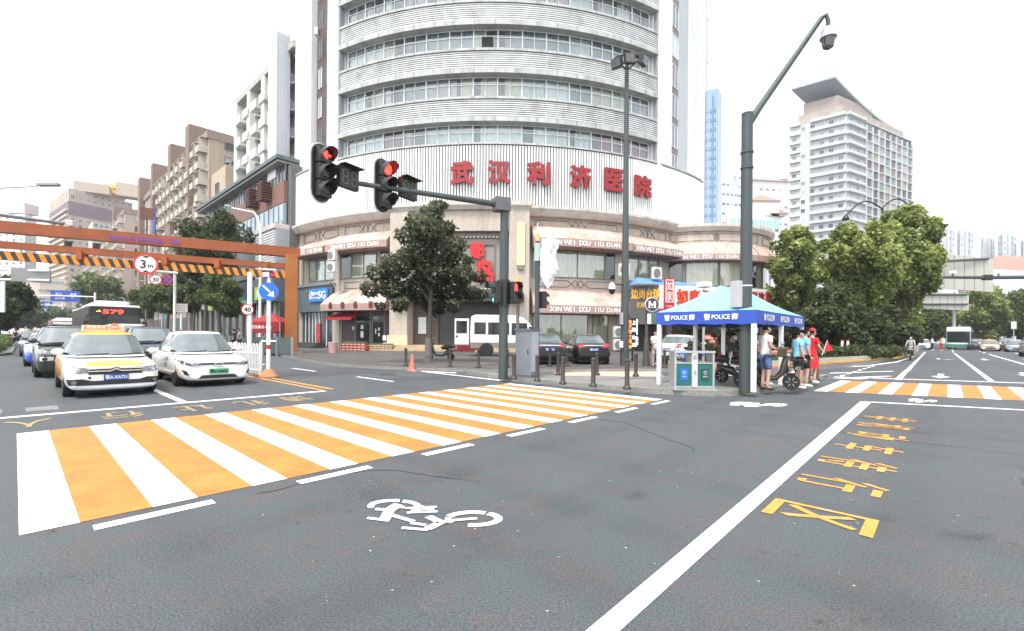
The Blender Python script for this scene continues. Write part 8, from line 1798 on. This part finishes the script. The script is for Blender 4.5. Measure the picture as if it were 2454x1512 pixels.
    for kx, an, to in kn:
        a, t = S(*an), S(*to); m_ = MB(); d = (t - a); d.z = 0; d.normalize(); q_ = a - UP * .03 * k; m_.tube([q_ - d * .05 * k, q_ + d * .05 * k - UP * .012 * k, q_ + d * .15 * k - UP * .022 * k, q_ + d * .2 * k - UP * .026 * k], [.036 * k, .045 * k, .04 * k, .02 * k], 8); m_.build('shoe', shoes or SHOE, B, smooth=True)
    return B
# the corner group
RZ = radians(-82)
man = person('man in white t-shirt and blue shorts holding a leaf-brown bag, standing before the scooter', G(1836, 934, .13) + Vector((0, .06, 0)), RZ, 1.68, 'white', 'denim', shoes=SHOED, armL=((-.2, .0, 1.14), (-.1, .26, 1.1)), armR=((.21, .0, 1.13), (.12, .27, 1.08)), head=.15)
gl = MB(); hc = Vector((0, .03, 1.62)) * (1.68 / 1.7)
for sg in (-1, 1): gl.tube([hc + Vector((sg * .034 + .026 * cos(t), .1, .018 + .02 * sin(t))) for t in np.linspace(0, 2 * pi, 11)], .004, 4)
gl.build('glasses', BLACKP, man)
pb = G(1836, 936, .13) + Vector((.42, .03, 1.0)); bag = MB().box(pb, (.22, .12, .26), .4, .3).build('hand_bag', M('bag_brown', (.1, .075, .03), .8, v=.4, sc=8), bevel=.03, label='crumpled brown bag held by the man in the white t-shirt', cat='bag')
MB().tube([pb + Vector((-.06, 0, .12)), pb + Vector((0, 0, .2)), pb + Vector((.06, 0, .12))], .012, 5).build('strap', BLACKP, bag)
person('girl in sky blue polo and black shorts with a ponytail, nearer the scooter wheel', G(1911, 930, .13), radians(-88), 1.55, 'sky', 'black', hair='tail')
person('girl in sky blue polo and black shorts standing behind her friend', G(1927, 926, .13), radians(-92), 1.6, 'sky', 'black', hair='tail', head=.3)
wr_ = person('woman in a red dress and red cap holding a small red flag', G(1944, 917, .13), radians(-70), 1.62, 'red', 'red', skirt=True, cap='red', armR=((.22, .04, 1.14), (.16, .28, 1.02)))
fp = G(1944, 917, .13); o = MB().tube([fp + Vector((.18, -.2, .85)), fp + Vector((.34, -.2, 1.3))], .008, 5).build('red_flag', WHITEM, label='small red triangular flag in the hand of the woman in red', cat='flag')
MB().add([fp + Vector((.34, -.2, 1.28)), fp + Vector((.5, -.22, 1.0)), fp + Vector((.24, -.2, .98))], [(0, 1, 2)]).build('cloth', CL['red'], o)
bw = person('boy in white t-shirt and grey shorts looking at a phone beside the front tent leg', G(1569, 879, .13), radians(190), 1.62, 'white', 'grey', shoes=SHOED, mask=False, armL=((-.2, .03, 1.14), (-.05, .24, 1.1)), armR=((.2, .03, 1.14), (.05, .24, 1.12)))
MB().box((-.02, .33, 1.1), (.07, .012, .14)).build('phone', BLACKP, bw); MB().box((0, -.16, 1.2), (.28, .14, .38)).build('backpack', CL['dark'], bw, bevel=.05)
p = G(1584, 876, .13); person('person in white mostly hidden behind the front tent leg', p + Vector((.1, .9, 0)), radians(200), 1.64, 'white', 'dark', 'long', mask=False)
# ---- two-wheelers
def scooter(name, label, p, rz, col, basket=False, s=1.0, trim=None):
    B = thing(name, label, 'scooter', p, rz); B.scale = (s, s, s); R = .2
    for x, nm in ((.6, 'wheel'), (-.55, 'wheel')):
        w_ = MB(); w_.lathe([(R * .66, -.045), (R * .92, -.05), (R, -.02), (R, .02), (R * .92, .05), (R * .66, .045)], (x, 0, R), 20, 'Y'); o = w_.build(nm, RUBBER, B, smooth=True)
        r_ = MB(); r_.lathe([(R * .68, -.03), (R * .5, -.035), (.06, -.04), (.01, -.04)], (x, 0, R), 16, 'Y')
        for q_ in range(6): a = 2 * pi * q_ / 6; r_.bar((x + .05 * cos(a), -.045, R + .05 * sin(a)), (x + R * .66 * cos(a), -.045, R + R * .66 * sin(a)), .02, .012)
        r_.build('rim', STEEL, o)
    m = M('scooter_' + col[0], col[1], .35, v=.1, coat=.6)
    mb = MB(); mb.tube([(.6, 0, R), (.5, 0, .55), (.42, 0, .95)], [.035, .05, .035], 8); mb.build('steering_column', BLACKP, B)
    mb = MB(); mb.tube([(.47, 0, .78), (.4, 0, .45), (.25, 0, .28), (-.1, 0, .26), (-.25, 0, .38), (-.7, 0, .52)], [.075, .09, .06, .07, .13, .04], 10); mb.build('body_shell', m, B, smooth=True)
    mb = MB(); mb.tube([(.72, 0, .5), (.66, 0, .44), (.52, 0, .42)], [.02, .07, .05], 8); mb.build('front_mudguard', m, B, smooth=True)
    MB().tube([(-.02, 0, .66), (-.2, 0, .7), (-.55, 0, .72), (-.72, 0, .7)], [.08, .13, .12, .05], 10).build('seat', BLACKP, B, smooth=True)
    MB().tube([(-.3, 0, .3), (-.35, 0, .6)], .05, 6).build('seat_post', BLACKP, B)
    mb = MB(); mb.tube([(.38, -.3, 1.0), (.44, -.12, .98), (.44, .12, .98), (.38, .3, 1.0)], .018, 6); hb = mb.build('handlebar', BLACKP, B)
    for sg in (1, -1): MB().tube([(.42, sg * .2, 1.0), (.4, sg * .26, 1.16)], .008, 5).build('mirror_stem', BLACKP, hb); MB().sph((.4, sg * .27, 1.2), (.015, .055, .04), 8, 6).build('mirror_glass', STEEL, hb)
    MB().sph((.53, 0, .88), (.06, .07, .07), 10, 8).build('headlight', LIGHTGLASS, B, smooth=True)
    mb = MB(); mb.tube([(-.55, -.1, .58), (-.85, -.1, .62), (-.85, .1, .62), (-.55, .1, .58)], .014, 5); mb.tube([(-.85, -.1, .62), (-.8, 0, .95), (-.85, .1, .62)], .012, 5); mb.build('rear_rack', STEEL, B)
    if trim:
        for k_ in range(4): mb = MB(); mb.bar((-.15 - .12 * k_, -.15, .36 + .07 * k_), (-.55 - .08 * k_, -.15, .42 + .08 * k_), .012, .02); mb.build('chrome_trim', CHROME, B)
    if basket:
        mb = MB()
        for z in (.58, .66, .74): mb.tube([(.58, -.16, z), (.86, -.16, z), (.86, .16, z), (.58, .16, z), (.58, -.16, z)], .007, 4)
        for x in (.6, .68, .76, .84): mb.bar((x, -.16, .58), (x, -.16, .75), .008, .008); mb.bar((x, .16, .58), (x, .16, .75), .008, .008)
        mb.build('basket', BLACKP, B); MB().box((.72, 0, .77), (.3, .34, .02)).build('basket_lid', BLACKP, B); MB().box((.74, -.1, .56), (.12, .1, .09)).build('front_lamp', LIGHTGLASS, B, bevel=.01)
    return B
sp_ = G(1859, 936, .13) + Vector((-.02, .5, 0)); SCZ = radians(-24)
scooter('electric_scooter', 'brown electric scooter with a front basket at the kerb edge, being ridden', sp_, SCZ, ('brown', (.07, .05, .042)), True, 1.02)
sit = [((-.1, .36, .62), (-.13, .3, .24), (-.13, .44, .2)), ((.1, .36, .62), (.14, .3, .2), (.14, .44, .15))]
person('rider in grey top and jeans sitting on the brown scooter behind the man in white', sp_ + Vector((-.28, .1, 0)), SCZ - pi / 2, 1.62, 'grey', 'jeans', 'long', 'short', knees=sit, seat=-.16, lean=.06, armL=((-.24, .2, 1.16), (-.25, .5, 1.14)), armR=((.24, .2, 1.16), (.25, .5, 1.14)))
p = G(1812, 929, .13) + Vector((.05, 1.0, 0)); scooter('electric_scooter', 'dark electric scooter parked behind the camera pole', p, radians(-50), ('black', (.02, .02, .024)), False)
person('dark dressed rider hidden behind the camera pole', p + Vector((-.15, .2, 0)), radians(-140), 1.62, 'dark', 'dark', 'long', 'long', knees=sit, seat=-.16, armL=((-.24, .2, 1.16), (-.25, .5, 1.14)), armR=((.24, .2, 1.16), (.25, .5, 1.14)))
scooter('motor_scooter', 'small chrome-trimmed scooter parked beside the dark tree trunk', G(1056, 863, .13), radians(196), ('dark', (.03, .03, .033)), False, 1.0, True)
def bicycle(name, label, p, rz, frame, s=1.0):
    B = thing(name, label, 'bicycle', p, rz); B.scale = (s, s, s); R = .32
    for x in (.5, -.5):
        w_ = MB(); w_.tube([(x + R * cos(t), 0, R + R * sin(t)) for t in np.linspace(0, 2 * pi, 25)], .018, 6); o = w_.build('wheel', RUBBER, B)
        sp__ = MB()
        for k_ in range(12): a = 2 * pi * k_ / 12; sp__.bar((x, 0, R), (x + R * cos(a), 0, R + R * sin(a)), .005, .005)
        sp__.build('spokes', STEEL, o)
    mb = MB()
    for a, b in (((-.5, 0, R), (-.12, 0, .3)), ((-.12, 0, .3), (.34, 0, .78)), ((-.12, 0, .3), (-.24, 0, .82)), ((-.5, 0, R), (-.22, 0, .7)), ((-.22, 0, .66), (.32, 0, .6)), ((.5, 0, R), (.34, 0, .82))): mb.cyl(a, b, .02, n=6)
    mb.build('frame', frame, B); MB().tube([(.34, 0, .8), (.3, 0, 1.0)], .015, 6).build('stem', STEEL, B); MB().tube([(.2, -.26, 1.04), (.32, -.1, 1.02), (.32, .1, 1.02), (.2, .26, 1.04)], .014, 6).build('handlebar', BLACKP, B)
    MB().tube([(-.34, 0, .86), (-.22, 0, .88), (-.1, 0, .87)], [.07, .06, .02], 8).build('saddle', BLACKP, B)
    mb = MB(); mb.tube([(-.5 + (R + .04) * cos(t), 0, R + (R + .04) * sin(t)) for t in np.linspace(.5, 2.8, 10)], .025, 6); mb.build('mudguard', frame, B)
    mb = MB()
    for z in (.75, .85, .95): mb.tube([(.4, -.15, z), (.68, -.15, z), (.68, .15, z), (.4, .15, z), (.4, -.15, z)], .008, 4)
    mb.build('basket', STEEL, B); return B
BLF = M('bike_blue', (.03, .13, .42), .4, v=.1)
p = PT(1645, 872, 20.2); p.z = .13; bicycle('bicycle', 'blue shared bicycle leaning behind the recycling bin', p, radians(150), BLF)
p = PT(1632, 872, 20.8); p.z = .13; bicycle('bicycle', 'second blue shared bicycle beside the hedge', p, radians(120), BLF)
# riders and walkers farther off
p = PT(2181, 868, 32); p.z = 0; bicycle('bicycle', 'dark bicycle ridden towards the crossing beside the yellow kerb', p, HR, M('bike_dark', (.05, .04, .04), .5))
cyc = [((-.1, .3, .6), (-.1, .16, .3), (-.1, .3, .26)), ((.1, .32, .72), (.1, .2, .42), (.1, .34, .38))]
person('cyclist in grey shirt riding beside the yellow kerb', p + Vector((.15, .16, 0)), HR - pi / 2, 1.66, 'grey', 'black', 'long', knees=cyc, seat=.0, armL=((-.22, .2, 1.18), (-.24, .45, 1.08)), armR=((.22, .2, 1.18), (.24, .45, 1.08)))
for u, Y, t_, b_, lb in ((2233, 62, 'white', 'black', 'pedestrian in white shirt and dark trousers on the far right street'), (2254, 60, 'yellow', 'red', 'person in yellow top and orange-red trousers crossing the far right street'), (2268, 70, 'dark', 'dark', 'dark dressed person left of the white and green coach')):
    person(lb, road2(u, Y), radians(200), 1.68, t_, b_, 'long', mask=False, detail=False)
for i, (u, Y, t_, b_, lb) in enumerate(((560, 34, 'black', 'black', 'person in black behind the white railing near the shops'), (573, 34.5, 'grey', 'dark', 'person in grey behind the white railing'), (432, 48, 'white', 'dark', 'person in white on the left street pavement'))): q_ = road2(u, Y); q_.z = .13; person(lb, q_, radians(100 + 40 * i), 1.66, t_, b_, 'long', mask=False, detail=False)
crowd = []; r = random.Random(12)
w0 = person('walker in dark clothes crossing at the left edge in front of the waiting riders', PT(37, 826, 44) * 1.0, radians(-80), 1.7, 'dark', 'black', 'long', mask=False, knees=[((-.095, .22, .5), (-.1, .3, .1), (-.11, .43, .06)), ((.095, -.06, .5), (.1, -.32, .14), (.11, -.2, .05))], detail=False); w0.location.z = 0
cols = ['dark', 'grey', 'brown', 'black', 'white', 'jeans']
proto = [person('rider waiting in the dense group at the left kerb, %s' % c, (0, 0, 0), 0, 1.62, c, 'black', 'long', mask=False, knees=sit, seat=-.16, armL=((-.24, .2, 1.16), (-.25, .5, 1.14)), armR=((.24, .2, 1.16), (.25, .5, 1.14)), detail=False, group='riders waiting at the left kerb') for c in ('in dark jacket', )[:0] or ()]
sc0 = None
for i, (u, Y, c) in enumerate(((22, 52, 'brown'), (31, 56, 'dark'), (45, 60, 'grey'), (52, 54, 'dark'), (61, 64, 'black'), (70, 70, 'grey'), (78, 62, 'brown'), (86, 74, 'dark'), (36, 68, 'white'), (96, 82, 'dark'))):
    q_ = road2(u, Y)
    person('rider in %s clothes on a scooter in the waiting group at the left kerb' % {'brown': 'brown', 'dark': 'dark grey', 'grey': 'light grey', 'black': 'black', 'white': 'white'}[c], q_ , HD - pi / 2, 1.62, c, 'black', 'long', 'long' if i % 2 else 'short', mask=False, knees=sit, seat=-.16, armL=((-.24, .2, 1.16), (-.25, .5, 1.14)), armR=((.24, .2, 1.16), (.25, .5, 1.14)), detail=False, group='riders waiting at the left kerb')
    if sc0 is None: sc0 = scooter('electric_scooter', 'electric scooter under a rider in the waiting group at the left kerb', q_ + Vector((.2, -.2, 0)), HD, ('black', (.02, .02, .024))); sc0['group'] = 'scooters of the waiting riders'
    else: dup(sc0, q_ + Vector((.2, -.2, 0)), HD)
# ------------------------------------------------------------------ the misty air
hm = bpy.data.materials.new('haze_air'); hm.use_nodes = True; n = hm.node_tree.nodes; n.remove(n['Principled BSDF'])
pv = n.new('ShaderNodeVolumePrincipled'); pv.inputs['Color'].default_value = (.86, .92, 1, 1); pv.inputs['Density'].default_value = .00042; pv.inputs['Anisotropy'].default_value = .2
hm.node_tree.links.new(pv.outputs[0], n['Material Output'].inputs['Volume'])
MB().box((0, 470, 59), (2040, 1100, 122)).build('haze', hm, kind='stuff')
